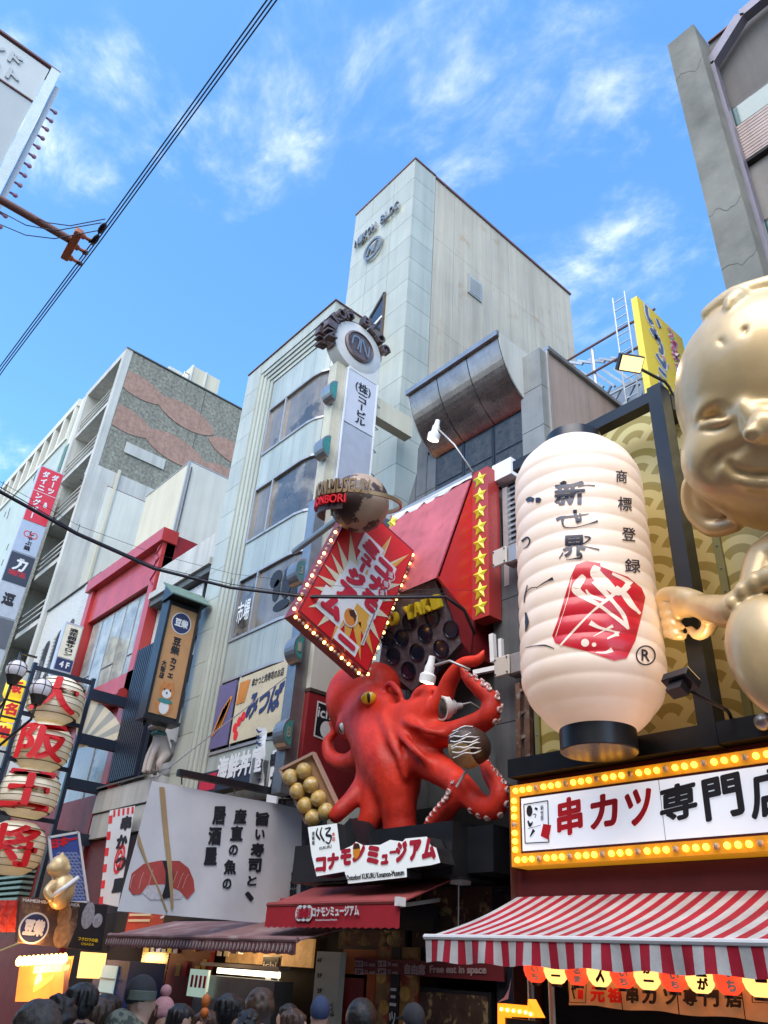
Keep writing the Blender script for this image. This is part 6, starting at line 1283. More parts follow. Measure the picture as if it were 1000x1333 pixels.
p0, p1 = f(322, 22), f(885, 132); MB().beam(p0 + Vector((.05, 0, 0)), p1 + Vector((.05, .8, 0)), .12).build('support_beam', M_BLACK, BN)
for x, y in ((345, 65), (590, 110), (812, 155)): MB().tube([f(x, y - 40), f(x, y + 12)], .015, 5).build('hook', M_BLACK, BN)
MB().tube([f(205, 60), Vector((BX - .3, 9.9, 8.5))], .012, 4).build('guy_wire', M_ALU, BN)
# long eaves awning of the shop below
AW_B = (9.6, 2.9)
DA, dx0, dx1, dzf = awning('shop_awning', 'long dusty maroon awning with a fringe of white brush marks under the sushi banner', (141, 1221), (388, 1219), 7.6, AW_B, .19, mat('dusty_maroon_canvas', (.24, .13, .13), .8, var=.2, vs=2, c2=(.32, .24, .23), c2t=(.5, .7), c2s=2), mat('maroon_fringe', (.14, .05, .05), .8, var=.3, vs=5), wav=.02)
mb = MB()
for k in range(int((dx1 - dx0) / .11)):
    x = dx0 + .05 + k * .11; stroke(mb, [(0, .0), (.015, .06 + .02 * math.sin(k * 5)), (.03, .11)], [.018, .03, .012], (x, 7.55, dzf - .16), (1, 0, 0), (0, 0, 1)); stroke(mb, [(.05, .02), (.045, .09)], [.01, .022], (x, 7.55, dzf - .16), (1, 0, 0), (0, 0, 1))
o = mb.build('brush_marks', mat('faded_print', (.36, .30, .30), .8, var=0), DA); o['kind'] = 'stuff'
# shop front strip signs over the awning
RS = thing('red_strip_sign', 'long red shop sign with white and yellow lines above the maroon awning', 'sign', atY(260, 1200, 9.3)); a, b = atY(172, 1192, 9.3), atY(385, 1180, 9.3)
box('board', M_RED, RS, a.x, b.x + 1, 9.2, 9.35, a.z - .35, a.z + .25)
for z in (.10, -.02, -.14): box('stripe', M_CREAMP, RS, a.x + .1, a.x + 1.2, 9.18, 9.198, a.z + z, a.z + z + .05)
text(MB(), 'シーズ寿司', (a.x + 1.7, 9.19, a.z - .1), (2.2, 0, 0), (0, 0, .3), bold=.04).build('lettering', M_SIGNW, RS)
# the shop below, open and lit
SH = thing('sushi_shop_front', 'dim open shop front with a lit display case and menu under the maroon awning', 'shop front', ((dx0 + dx1) / 2, 9.0, 0))
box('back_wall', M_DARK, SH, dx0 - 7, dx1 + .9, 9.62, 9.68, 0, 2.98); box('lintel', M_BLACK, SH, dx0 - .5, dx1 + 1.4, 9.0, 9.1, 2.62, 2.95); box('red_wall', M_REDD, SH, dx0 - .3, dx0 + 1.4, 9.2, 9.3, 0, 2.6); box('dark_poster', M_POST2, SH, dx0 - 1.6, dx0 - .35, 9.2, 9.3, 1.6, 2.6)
cx0 = dx0 + 1.5
box('lit_case', mat('lit_tube_panel', (.8, .75, .6), .4, emit=(1, .85, .6), es=1.5, var=0), SH, cx0 + .4, cx0 + 2.5, 9.1, 9.14, 1.86, 1.95); box('case_top', M_ALU, SH, cx0, cx0 + 2.7, 8.95, 9.2, 1.97, 2.03); box('case', M_STEELD, SH, cx0, cx0 + 2.7, 8.9, 9.3, .6, 1.82)
box('shelf_back', mat('cream_lit_wall', (.32, .2, .1), .6, var=.5, vs=6, emit=(1, .5, .15), es=.10), SH, cx0, cx0 + 2.9, 9.5, 9.55, 2.05, 2.5); box('price_board', mat('pale_green_lit', (.5, .6, .55), .5, emit=(.7, 1, .85), es=.15), SH, cx0 - .1, cx0 + .6, 8.8, 8.85, 1.45, 1.9)
for k in range(4): box('price_ticket', M_CRIM, SH, cx0 + k * .16, cx0 + .08 + k * .16, 8.79, 8.799, 1.6, 1.8)
for k, (x, z) in enumerate(((.4, 2.4), (.7, 2.36), (1.3, 2.44), (1.9, 2.47), (2.3, 2.4))): MB().ball((cx0 + x, 9.3, z), .04, 8, 6).build('pendant_bulb', M_BULBW, SH, smooth=True)
rc_ = random.Random(4)
for k in range(16):
    x = dx0 - 1.4 + k * .26; w_ = rc_.uniform(.12, .2); z = rc_.choice((2.15, 2.2, 1.75)); box('menu_card', rc_.choice((M_CREAMP, M_SIGNW, M_ORP, M_CRIM, M_INKB, M_YEL)), SH, x, x + w_, 9.15, 9.16, z, z + rc_.uniform(.2, .35))
for k in range(7): box('hanging_tag', rc_.choice((M_CREAMP, M_SIGNW)), SH, cx0 + .1 + k * .36, cx0 + .22 + k * .36, 9.0, 9.008, 2.36, 2.58)
box('menu_post', mat('orange_post', (.48, .10, .02), .5), SH, dx1 - .9, dx1 - .05, 9.2, 9.3, .2, 2.35)
f = crop(plane((0, 9.19, 0), (0, -1, 0)), .28, 140, 1000)
pl = thing('grill_plate_sign', 'small black grill shop plate on the orange post under the maroon awning', 'sign', f(760, 1050)); a, b = f(712, 1050), f(805, 890); box('plate', M_BLACK, pl, a.x, b.x, 9.15, 9.19, a.z, b.z + .03); mb = MB(); P_ = Vector((a.x, 9.15, a.z)); W_, H_ = b.x - a.x, b.z - a.z
text(mb, 'ichi', P_ + Vector((.08 * W_, 0, .72 * H_)), (.84 * W_, 0, 0), (0, 0, .2 * H_), bold=.02); disc(mb, .5 * W_, .35 * H_, .2 * W_, .22 * H_, P_, (1, 0, 0), (0, 0, 1)); mb.build('lettering', M_SIGNW, pl); box('border', M_CREAMP, pl, a.x - .03, b.x + .03, 9.17, 9.189, a.z - .03, b.z + .06)
lamp = bpy.data.lights.new('shop_lamp', 'POINT'); lamp.energy = 22; lamp.color = (1, .68, .36); lamp.shadow_soft_size = .3; o = bpy.data.objects.new('shop_lamp', lamp); col.objects.link(o); o.location = (cx0 + 1.4, 8.9, 2.45)
fp = thing('food_photo_panel', 'tall narrow panel of food photographs with a black brush lettered strip beside the floor list', 'panel', (dx1 + .2, 9.2, .2)); 
box('panel', mat('food_collage', (.30, .16, .05), .4, var=.5, vs=5, c2=(.28, .03, .02), c2t=(.5, .58), c2s=3.5), fp, dx1 + .02, dx1 + .95, 9.15, 9.2, .2, 2.4); box('black_strip', M_INK, fp, dx1 + .38, dx1 + .58, 9.13, 9.148, .2, 2.4)
vtext(MB(), '三ツ葉', (dx1 + .4, 9.12, 1.0), (.16, 0, 0), (0, 0, .9), bold=.03).build('lettering', M_SIGNW, fp)
mb = MB()
for x, z in ((.12, 1.2), (.25, 1.6), (.15, 2.0), (.75, 1.3), (.7, 1.8), (.8, 2.1)): mb.ball((dx1 + x, 9.14, z), (.12, .01, .1), 10, 6)
mb.build('food_picture', mat('amber_food', (.5, .28, .06), .5, var=.4, vs=12), fp)
f = crop(plane((0, 9.0, 0), (0, -1, 0)), .34, 340, 1120); a, b = f(195, 560), f(305, 352); fd = thing('floor_directory', 'cream upright floor list reading 4F 3F 2F beside the dark museum entrance', 'sign', (a.x, 9.0, .3))
box('board', mat('cream_lit_board', (.50, .52, .44), .5, var=.03), fd, a.x, b.x, 9.0, 9.12, .3, b.z); mb = MB()
for t_, y in (('4F', 392), ('3F', 450), ('2F', 508)): qtext(mb, t_, f, (216, y), (236, y), (216, y - 17), bold=.03, proud=.01)
qv(mb, 'くくる', f, (262, 600), (285, 600), (262, 545), bold=.03, proud=.01); mb.build('lettering', M_INK, fd)
# second small signs near the lowest windows
f = crop(plane((0, 9.7, 0), (0, -1, 0)), .28, 120, 680); NV = thing('box_sign', 'dark navy box sign with white brush kanji just above the banner beam', 'sign', f(600, 1250)); a, b = f(480, 1260), f(752, 1110)
a = atY(255, 1035, 9.7); b = atY(331, 990, 9.7); box('box', M_NAVY, NV, a.x, b.x, 9.7, 10.05, a.z, b.z); box('side_frame', M_STEELD, NV, b.x - .02, b.x + .08, 9.66, 10.05, a.z - .05, b.z + .05); box('red_patch', M_CRIM, NV, a.x + .1, a.x + .9, 9.69, 9.699, a.z + .05, a.z + .45); text(MB(), '海鮮丼屋', (a.x + .9, 9.695, a.z + .2), (2.0, 0, .0), (0, 0, .6), bold=.04).build('lettering', M_SIGNW, NV)
f = crop(plane((0, 9.9, 0), (0, -1, 0)), .15, 300, 860); VB = thing('vertical_plate', 'white vertical plate with black kana under the restaurant window', 'sign', f(390, 1120)); a, b = f(325, 1110), f(455, 760); box('plate', M_SIGNW, VB, a.x, b.x, 9.9, 9.95, a.z - .4, b.z); mb = MB(); qtext(mb, '串', f, (345, 935), (440, 925), (350, 800), bold=.05, proud=.01); qtext(mb, 'か', f, (345, 1110), (430, 1100), (350, 975), bold=.05, proud=.01); mb.build('lettering', M_INK, VB)
NV2 = thing('cloth_streamer', 'black and white patterned cloth streamer hanging from the restaurant poster', 'streamer', f(260, 1090)); mb = MB(); vs = []
for k in range(14):
    t = k / 13; p = f(240 + 15 * math.sin(t * 5), 580 + 510 * t); q = f(300 + 12 * math.sin(t * 5 + 1), 580 + 510 * t); vs += [p + Vector((0, -.02 + .03 * math.sin(k), 0)), q + Vector((0, .02 * math.sin(k * 1.3), 0))]
mb.add(vs, [(2 * k, 2 * k + 1, 2 * k + 3, 2 * k + 2) for k in range(13)]); mb.build('cloth', M_SIGNW, NV2, smooth=True); mb = MB()
for k in range(9): fstroke(mb, f, [(242, 600 + k * 52), (265, 625 + k * 52), (290, 615 + k * 52)], [.03, .06, .02], .06)
mb.build('pattern', M_INKB, NV2)
# ================================================================ dog cafe sign
mx_ = atY(257, 800, 9.8).x; f = crop(plane((mx_, 0, 0), (1, 0, 0)), .28, 120, 680)
MS_ = thing('dog_cafe_sign', 'hanging tan cafe sign with a puppy picture under a small green tiled roof', 'sign', f(320, 920)); y0, y1, z0, z1 = rectX(mx_, (223.6, 786), (257, 800), (229, 936), (191, 926))
box('housing', M_BLACK, MS_, mx_ - .45, mx_ - .02, y0 - .08, y1 + .08, z0 - .1, z1 + .15); M_TAN = mat('tan_wood_face', (.46, .24, .10), .5, var=.12, vs=2); box('face', M_TAN, MS_, mx_ - .02, mx_, y0, y1, z0, z1)
for a_, b_ in ((y0 - .08, y0), (y1, y1 + .08)): box('side_frame', M_BLACK, MS_, mx_ - .02, mx_ + .05, a_, b_, z0 - .1, z1 + .1)
box('base_frame', M_BLACK, MS_, mx_ - .45, mx_ + .08, y0 - .12, y1 + .12, z0 - .2, z0 - .105); MB().tube([(mx_ - .25, y0 + .1, z0 - .2), (mx_ - .25, y0 + .1, z0 - .35)], .05, 6).build('foot', M_BLACK, MS_)
rm = mat('green_copper_tile', (.15, .23, .19), .6, var=.2, vs=5)
for k in range(7):
    zz_ = z1 + .75 - k * .085; xx_ = mx_ - .35 + k * .115; MB().obox((xx_, (y0 + y1) / 2, zz_), (.075, 0, -.05), (0, (y1 - y0) / 2 + .22, 0), (.01, 0, .018)).build('roof_tile', rm, MS_)
MB().prism([(mx_ - .4, y0 - .15, z1 + .15), (mx_ + .38, y0 - .15, z1 + .22), (mx_ - .35, y0 - .15, z1 + .74)], (0, y1 - y0 + .3, 0)).build('gable', M_BLACK, MS_)
W_, H_ = y1 - y0, z1 - z0; P = Vector((mx_, y0, z0)); U, V = Vector((0, 1, 0)), Vector((0, 0, 1)); mb = MB(); disc(mb, W_ * .5, H_ * .855, W_ * .36, W_ * .38, P, U, V, .008); mb.build('round_badge', M_SIGNW, MS_); mb = MB(); disc(mb, W_ * .5, H_ * .855, W_ * .33, W_ * .35, P, U, V, .012); mb.build('badge_field', M_INKB, MS_)
text(MB(), '豆柴', P + U * W_ * .26 + V * H_ * .815, U * W_ * .48, V * H_ * .08, bold=.06, proud=.018).build('badge_lettering', M_SIGNW, MS_)
mb = MB(); vtext(mb, '豆柴', P + U * W_ * .33 + V * H_ * .55, U * W_ * .3, V * H_ * .17, bold=.05); vtext(mb, 'カフェ', P + U * W_ * .38 + V * H_ * .33, U * W_ * .24, V * H_ * .20, bold=.05); vtext(mb, '大阪店', P + U * W_ * .12 + V * H_ * .31, U * W_ * .17, V * H_ * .17, bold=.04)
o_ = P + U * W_ * .76 + V * H_ * .70; text(mb, 'MAMESHIBA CAFE', o_, V * -H_ * .46, U * W_ * .12, bold=.03, proud=-.012); mb.build('lettering', M_INK, MS_)
mb = MB(); disc(mb, W_ * .5, H_ * .215, W_ * .26, H_ * .075, P, U, V, .010); shape(mb, [(W_ * .27, H_ * .25), (W_ * .33, H_ * .31), (W_ * .42, H_ * .28)], P, U, V, .011); shape(mb, [(W_ * .73, H_ * .25), (W_ * .67, H_ * .31), (W_ * .58, H_ * .28)], P, U, V, .011); disc(mb, W_ * .5, H_ * .08, W_ * .3, H_ * .075, P, U, V, .009); mb.build('puppy_print', mat('ginger_fur_print', (.50, .19, .05), .6, var=.2, vs=10), MS_)
mb = MB(); disc(mb, W_ * .5, H_ * .19, W_ * .16, H_ * .04, P, U, V, .014); disc(mb, W_ * .5, H_ * .07, W_ * .17, H_ * .06, P, U, V, .013); mb.build('puppy_white_fur', M_SIGNW, MS_); mb = MB(); disc(mb, W_ * .5, H_ * .125, W_ * .25, H_ * .022, P, U, V, .018); mb.build('neckerchief_print', MATS['deep_green_tile'] if False else M_TGRN, MS_)
mb = MB(); [disc(mb, W_ * a, H_ * b, W_ * .028, H_ * .01, P, U, V, .02) for a, b in ((.40, .225), (.60, .225), (.5, .197))]; mb.build('puppy_eyes', M_INK, MS_)
# dog figure on the ledge below
p = atY(208, 972, 9.75); DG = thing('dog_figure', 'pale puppy figure with a green neckerchief on the tiled ledge below the cafe sign', 'figure', (p.x, 9.75, p.z - .75)); F3 = Field((p.x - .6, 9.2, p.z - 1.0), (p.x + .6, 10.3, p.z + .9), .03)
bx = np.array((p.x, 9.75, p.z))
F3.path([bx + (0, .15, -.2), bx + (0, -.05, .25)], [.24, .2], .05); F3.ell(bx + (0, -.15, .55), (.2, .22, .2), .08); F3.seg(bx + (0, -.3, .5), bx + (0, -.42, .45), .09, .06, .05)
for s in (-1, 1): F3.path([bx + (s * .12, -.1, .1), bx + (s * .13, -.22, -.3), bx + (s * .13, -.25, -.72)], [.1, .08, .07], .05); F3.seg(bx + (s * .12, -.12, .7), bx + (s * .15, -.12, .84), .06, .02, .03); F3.path([bx + (s * .16, .15, -.25), bx + (s * .2, .0, -.5), bx + (s * .18, .1, -.7)], [.13, .1, .07], .05)
F3.path([bx + (0, .35, -.3), bx + (0, .45, .1), bx + (0, .3, .25)], [.07, .08, .04], .04)
F3.build('body', mat('pale_cream_fur', (.50, .42, .36), .7, var=.1, vs=6), DG); MB().lathe(bx + (0, -.1, .33), [(.21, -.05), (.235, 0), (.2, .06)], 16).build('neckerchief', M_TGRN, DG, smooth=True)
# ================================================================ vertical sign stack far left
sx = atY(82.6, 618, 9.6).x; f = crop(plane((sx, 0, 0), (1, 0, 0)), .2326, 0, 590); yl = f(235, 70).y; yr = f(355, 120).y; zz = [f(355, 120).z, f(255, 415).z, f(190, 585).z, f(135, 750).z, f(70, 935).z, f(20, 1100).z]
VS = thing('sign_stack', 'tall stack of five square signs, red on top, climbing the far left building corner', 'sign', (sx, 9, zz[-1] - 3)); W_ = yr - yl
box('frame', M_SIGNG, VS, sx - .5, sx - .03, yl - .04, yr + .04, 4, zz[0] + .05)
cols_ = [mat('signal_red_face', (.60, .03, .05), .4, var=.06), mat('pale_blue_face', (.36, .42, .52), .4, var=.06), mat('charcoal_face', (.035, .04, .06), .4), mat('pale_grey_face', (.40, .43, .48), .4), mat('slate_face', (.10, .105, .12), .4)]
for k in range(5): box('sign_face', cols_[k], VS, sx - .03, sx, yl, yr, zz[k + 1] + .04, zz[k] - .03)
P = Vector((sx, yl, 0)); mb = MB(); h_ = zz[0] - zz[1]
vtext(mb, 'ダーツ', P + U * W_ * .56 + V * (zz[1] + h_ * .56), U * W_ * .3, V * h_ * .38, bold=.05); vtext(mb, '&', P + U * W_ * .6 + V * (zz[1] + h_ * .3), U * W_ * .26, V * h_ * .13, bold=.05); vtext(mb, 'ダイニ', P + U * W_ * .14 + V * (zz[1] + h_ * .56), U * W_ * .3, V * h_ * .38, bold=.05); vtext(mb, 'ングバー', P + U * W_ * .14 + V * (zz[1] + h_ * .05), U * W_ * .3, V * h_ * .48, bold=.05)
box('rule', M_SIGNW, VS, sx + .002, sx + .01, yl, yr, zz[1] + h_ * .54, zz[1] + h_ * .548); text(mb, '刀', P + U * W_ * .25 + V * (zz[3] + (zz[2] - zz[3]) * .42), U * W_ * .5, V * (zz[2] - zz[3]) * .36, bold=.05, shear=.2); text(mb, '7F', P + U * W_ * .4 + V * (zz[2] - .7), U * W_ * .2, V * .4); mb.build('lettering', M_SIGNW, VS)
mb = MB(); text(mb, '逗', P + U * W_ * .25 + V * (zz[4] + (zz[3] - zz[4]) * .35), U * W_ * .5, V * (zz[3] - zz[4]) * .36, bold=.05); vtext(mb, 'しゃぶ鍋', P + U * W_ * .40 + V * (zz[2] + .25), U * W_ * .26, V * (zz[1] - zz[2]) * .62, bold=.04); mb.build('lettering', M_INK, VS)
mb = MB(); disc(mb, W_ * .35, zz[1] - .75, W_ * .15, W_ * .15, P, U, V, .01, ring=.75); disc(mb, W_ * .65, zz[1] - .75, W_ * .15, W_ * .15, P, U, V, .01, ring=.75); text(mb, 'MARKET GRILL', P + U * W_ * .15 + V * (zz[3] + .45), U * W_ * .7, V * .3, bold=.02); text(mb, '9F', P + U * W_ * .74 + V * (zz[1] + .15), U * W_ * .2, V * .5); mb.build('lettering', M_INKR, VS)
# small office sign
sx = atY(109, 819, 9.8).x; y0, y1, z0, z1 = rectX(sx, (86, 811.5), (109, 819), (92, 877), (70, 868)); OS = thing('salon_sign', 'pale backlit vertical salon sign marked 4F between the arched windows and the red frame', 'sign', (sx, y0, z0)); box('box', M_SIGNG, OS, sx - .4, sx - .02, y0, y1, z0 - .35, z1 + .1); box('face', mat('ivory_sign_face', (.58, .56, .46), .4, emit=(1, .9, .65), es=.05), OS, sx - .02, sx, y0 + .04, y1 - .04, z0 + .5, z1); box('floor_plate', M_INKB, OS, sx - .02, sx, y0 + .04, y1 - .04, z0, z0 + .46)
P = Vector((sx, y0, 0)); W_ = y1 - y0; vtext(MB(), '浪花囲碁サロン', P + U * W_ * .28 + V * (z0 + .6), U * W_ * .5, V * (z1 - z0 - .7), bold=.05).build('lettering', M_INK, OS); text(MB(), '4 F', P + U * W_ * .25 + V * (z0 + .1), U * W_ * .55, V * .26, bold=.04).build('lettering', M_SIGNW, OS)
box('shelf', M_STEELD, OS, sx - .6, sx + .3, y0 - .2, 10.5, z0 - .6, z0 - .45)
# ================================================================ tower of drum lanterns
ox = atY(161, 929, 10.1).x; f = plane((ox, 0, 0), (1, 0, 0)); LT = thing('lantern_frame', 'dark navy steel frame on the red building holding four drum lanterns', 'frame', (ox, 7.5, 3)); cs = [f(78, 914), f(53, 972), f(34, 1032), f(18, 1104)]
dl = .76; yc = sum(c.y for c in cs) / 4
for dy in (-.95, 1.0): box('upright', M_NAVY, LT, ox - .08, ox + .08, yc + dy - .06, yc + dy + .06, cs[3].z - 1.2, cs[0].z + 1.0)
for i, c in enumerate(cs):
    z = c.z + .86; box('crossbar', M_NAVY, LT, ox - .06, ox + .06, yc - .89, yc + .94, z - .06, z + .06); box('wall_arm', M_NAVY, LT, ox - .12, ox + .12, yc + 1.06, 10.1, z - .35 - .18, z - .35 + .14)
for k in range(14): z = cs[3].z - 1 + k * .5; box('ladder_bar', M_BLACK, LT, ox - .04, ox + .04, yc - 1.45, yc - .95, z, z + .05)
box('ladder_rail', M_BLACK, LT, ox - .04, ox + .04, yc - 1.5, yc - 1.45, cs[3].z - 1.2, cs[0].z + 1.2)
M_PAP2 = mat('cream_lantern_vinyl', (.72, .68, .56), .5, var=.15, vs=2, emit=(1, .75, .35), es=.07)
ang = math.degrees(math.atan2(-cs[1].y, -ox)); lw = ['topmost', 'second from the top', 'third from the top', 'lowest']
_gc, _tilt = gc, tilt
for i, (c, ch) in enumerate(zip(cs, '大阪王将')):
    c = Vector((ox, yc, c.z)); t = thing('drum_lantern', f'cream drum lantern with a red character, {lw[i]} in the navy frame', 'lantern', c - Vector((0, 0, dl)), 'drum lanterns in the navy frame')
    pr = [(dl * .45, -dl * .92)] + [(dl * (1.12 - .55 * abs(s_) ** 3.2) - .012 * (k % 2), dl * .9 * s_) for k, s_ in enumerate([-1 + 2 * q / 16 for q in range(17)])] + [(dl * .45, dl * .92)]
    MB().lathe(c, pr, 32).build('lantern_skin', M_PAP2, t, smooth=True)
    for q in range(7): MB().lathe(c + Vector((0, 0, dl * (-.68 + q * .227))), [(dl * 1.125 - .55 * dl * abs(-.68 + q * .227) ** 3.2 / .9, -.006), (dl * 1.135 - .55 * dl * abs(-.68 + q * .227) ** 3.2 / .9, .006)], 32).build('hoop', M_BRONZE, t, smooth=True)
    gc = c; tilt = Matrix.Identity(3); mb = MB(); wrap(mb, ch, dl * 1.16, ang - 4, 100, -dl * .72, dl * 1.44, bold=.03, ext=.012); mb.build('red_character', M_INKR, t)
gc, tilt = _gc, _tilt
FN = thing('fan_sign', 'pleated cream fan shaped sign behind the navy frame', 'sign', f(118, 960)); c = f(100, 975)
for k in range(9): a = R(25 + k * 9); b = R(25 + (k + 1) * 9); MB().prism([c, c + Vector((0, 1.6 * math.cos(a), 1.6 * math.sin(a))), c + Vector((0, 1.6 * math.cos(b), 1.6 * math.sin(b)))], (-.04, 0, 0)).build('pleat', M_CREAML if k % 2 else M_PAP2, FN)
# small yellow signs at far left
for i, (px, py, ch) in enumerate(((20, 898, '阪'), (13, 926, '名'), (3, 956, '物'))):
    p = atX(px, py, ox - 1.5); t = thing('yellow_lantern', f'small yellow paper lantern with red kanji at the far left, number {"one two three".split()[i]} down the string', 'lantern', p, 'yellow lanterns at the far left')
    MB().lathe(p, [(.28, -.3), (.34, -.2), (.34, .2), (.28, .3)], 16).build('lantern_skin', mat('bright_yellow_paper', (.70, .50, .03), .5, emit=(1, .7, .05), es=.25), t, smooth='auto'); v_ = face_cam(p); v_.z = 0; v_.normalize(); u_ = Vector((-v_.y, v_.x, 0)); text(MB(), ch, p + v_ * .345 - u_ * .2 - Vector((0, 0, .2)), u_ * .4, (0, 0, .4), bold=.06).build('lettering', M_INKR, t)
# ================================================================ street lamp with two globes
lp = [atY(21, 872, 4.6), atY(53, 897, 4.9)]; LP = thing('street_lamp', 'street lamp with twin white globes in black iron hoops at the left', 'street lamp', (lp[0].x - 1.2, 4.6, 0))
MB().tube([(lp[0].x - 1.2, 4.6, 0), (lp[0].x - 1.2, 4.6, lp[0].z - .6)], .07, 10).build('pole', M_BRONZE, LP, smooth='auto')
for i, p in enumerate(lp):
    r_ = .22; MB().ball(p, r_, 24, 16).build('globe', mat('milk_glass_globe', (.72, .68, .70), .25, var=.05, emit=(1, .9, .85), es=.05), LP, smooth=True)
    for a in range(0, 180, 60):
        d_ = Vector((math.cos(R(a)), math.sin(R(a)), 0)); MB().tube([p + (d_ * math.cos(R(b)) + Vector((0, 0, 1)) * math.sin(R(b))) * (r_ + .008) for b in range(-60, 241, 15)], .010, 5).build('hoop', M_BRONZE, LP)
    MB().tube([p + Vector((math.cos(R(a)), math.sin(R(a)), .25)) * (r_ * .98) for a in range(0, 361, 15)], .010, 5).build('hoop', M_BRONZE, LP); MB().lathe(p, [(.10, -.34), (.15, -.22), (.19, -.15)], 16).build('cup', M_BRONZE, LP, smooth='auto'); MB().lathe(p, [(.08, .2), (.03, .25), (.02, .33), (.001, .36)], 10).build('finial', M_BRONZE, LP, smooth='auto')
    e = Vector((lp[0].x - 1.2, 4.6, p.z - .9 - .1 * i)); MB().tube([p - Vector((0, 0, .3)), p - Vector((.05, 0, .65)), (p + e) / 2 - Vector((0, 0, .55)), e], .03, 8).build('arm', M_BRONZE, LP, smooth=True)
# ================================================================ lower left boards and stalls
bx_ = atY(140, 1180, 9.3).x; f = crop(plane((bx_, 0, 0), (1, 0, 0)), .22, 0, 1040); BC = thing('photo_board', 'wide projecting cafe board with animal photographs and a round blue badge', 'sign', f(380, 890))
cor = [f(122, 578), f(640, 628), f(600, 905), f(103, 850)]; MB().prism(cor, (-.2, 0, 0)).build('board', mat('dark_photo_print', (.10, .06, .05), .4, var=.5, vs=2.5, c2=(.28, .18, .10), c2t=(.5, .6), c2s=2.2), BC); fpoly(MB(), f, [(470, 615), (638, 632), (600, 902), (400, 880), (450, 760)], .006).build('dark_print', M_INK, BC)
mb = MB(); qtext(mb, 'MAMESHIBA CAFE OSAKA', f, (132, 608), (470, 640), (135, 588), bold=.03, proud=.012); disc(mb, 0, 0, .36, .34, f(200, 765), (0, 1, 0), (0, 0, 1), .012, 32); mb.build('lettering', M_SIGNW, BC); mb = MB(); disc(mb, 0, 0, .32, .30, f(200, 765), (0, 1, 0), (0, 0, 1), .016, 32); mb.build('badge_field', M_INKB, BC); c = f(200, 765); text(MB(), '豆柴', c - Vector((0, .25, .17)), (0, .5, 0), (0, 0, .36), bold=.08, proud=.022).build('badge_lettering', M_SIGNW, BC)
mb = MB()
for x, y, a, b in ((520, 690, .16, .30), (575, 720, .13, .16)): disc(mb, 0, 0, a, b, f(x, y), (0, 1, 0), (0, 0, 1), .016)
mb.build('owl_print', mat('owl_grey_print', (.30, .32, .38), .6, var=.4, vs=12), BC); mb = MB(); disc(mb, 0, 0, .17, .25, f(380, 690), (0, 1, 0), (0, 0, 1), .016); disc(mb, 0, 0, .2, .3, f(365, 800), (0, 1, 0), (0, 0, 1), .014); mb.build('puppy_print', mat('tan_fur_print', (.38, .22, .10), .6, var=.4, vs=8), BC)
mb = MB(); qtext(mb, 'フクロウの森', f, (460, 838), (578, 850), (462, 815), bold=.05, proud=.016); qtext(mb, 'OSAKA', f, (478, 865), (555, 870), (478, 850), bold=.02, proud=.016); mb.build('lettering', M_YEL, BC)
jx = bx_ - .6; f = crop(plane((jx, 0, 0), (1, 0, 0)), .22, 0, 1040); JB = thing('blue_wave_sign', 'blue wave patterned board with red kanji behind the small golden figure', 'sign', f(400, 600)); cor = [f(288, 228), f(462, 198), f(520, 612), f(330, 612)]; MB().prism(cor, (-.15, 0, 0)).build('board', mat('deep_blue_print', (.05, .08, .30), .45, var=.1), JB)
mb = MB()
for r_ in range(15):
    for c_ in range(9):
        x, y = 300 + c_ * 24 + (r_ % 2) * 12 + r_ * 3.2, 330 + r_ * 19
        if x < 330 + (y - 300) * .05 + 0 or x > 462 + (y - 198) * .13 - 12: continue
        for rr in (.06, .035): disc(mb, 0, 0, rr, rr, f(x, y), (0, 1, 0), (0, 0, 1), .006, 8, 0, 180, ring=.75)
o = mb.build('wave_print', mat('pale_blue_line', (.35, .42, .62), .5, var=0), JB); o['kind'] = 'stuff'
mb = MB(); qtext(mb, '日本一', f, (300, 300), (455, 262), (300, 240), bold=.07, proud=.01); mb.build('lettering', M_INKR, JB)
for i in range(4): MB().beam(cor[i] + Vector((.01, 0, 0)), cor[(i + 1) % 4] + Vector((.01, 0, 0)), .06, .06, up=(1, 0, 0)).build('border', M_SIGNW, JB)
# small golden figure with sash
gx = jx + .75; g0_ = atX(82, 1128, gx); g1_ = atX(80, 1160, gx); SG = thing('small_golden_figure', 'small golden child figure with a white sash in front of the blue wave board', 'statue', g1_ - Vector((0, 0, .4)))
q_ = .58; F4 = Field(np.array(g1_) - (.9, .9, .7), np.array(g0_) + (.9, .9, .8), .03); hc2 = atX(77, 1128, gx); V_ = lambda b, x, y, z: Vector(b) + Vector((x, y, z)) * q_
F4.ell(hc2, (.42 * q_, .42 * q_, .46 * q_), 0); F4.ell(V_(hc2, .1, -.3, -.15), (.2 * q_, .2 * q_, .18 * q_), .1); F4.seg(V_(hc2, 0, 0, .42), V_(hc2, 0, 0, .58), .06, .02, .04); F4.ell(g1_, (.52 * q_, .55 * q_, .72 * q_), .08)
for s in (-1, 1): F4.ell(V_(hc2, s * .28, s * .28, -.08), (.14 * q_, .14 * q_, .2 * q_), .03)
F4.path([V_(g1_, .2, -.5, .2), V_(g1_, .4, -.75, -.1), V_(g1_, .5, -.55, -.35)], [.11, .09, .08], .05)
F4.build('body', M_GOLD, SG); MB().tube([V_(g1_, .32, -.55, -.35), V_(g1_, .56, -.1, .1), V_(g1_, .32, .45, .55)], .06, 8).build('sash', M_WHITEP, SG, smooth=True)
f = crop(plane((0, 9.6, 0), (0, -1, 0)), .22, 0, 1040); RWB = thing('bordered_banner', 'tall white banner with red check border just left of the sushi banner', 'banner', f(640, 650)); fpoly(MB(), f, [(650, 70), (800, 40), (700, 640), (588, 615)], 0).build('cloth', M_SIGNW, RWB); mb = MB()
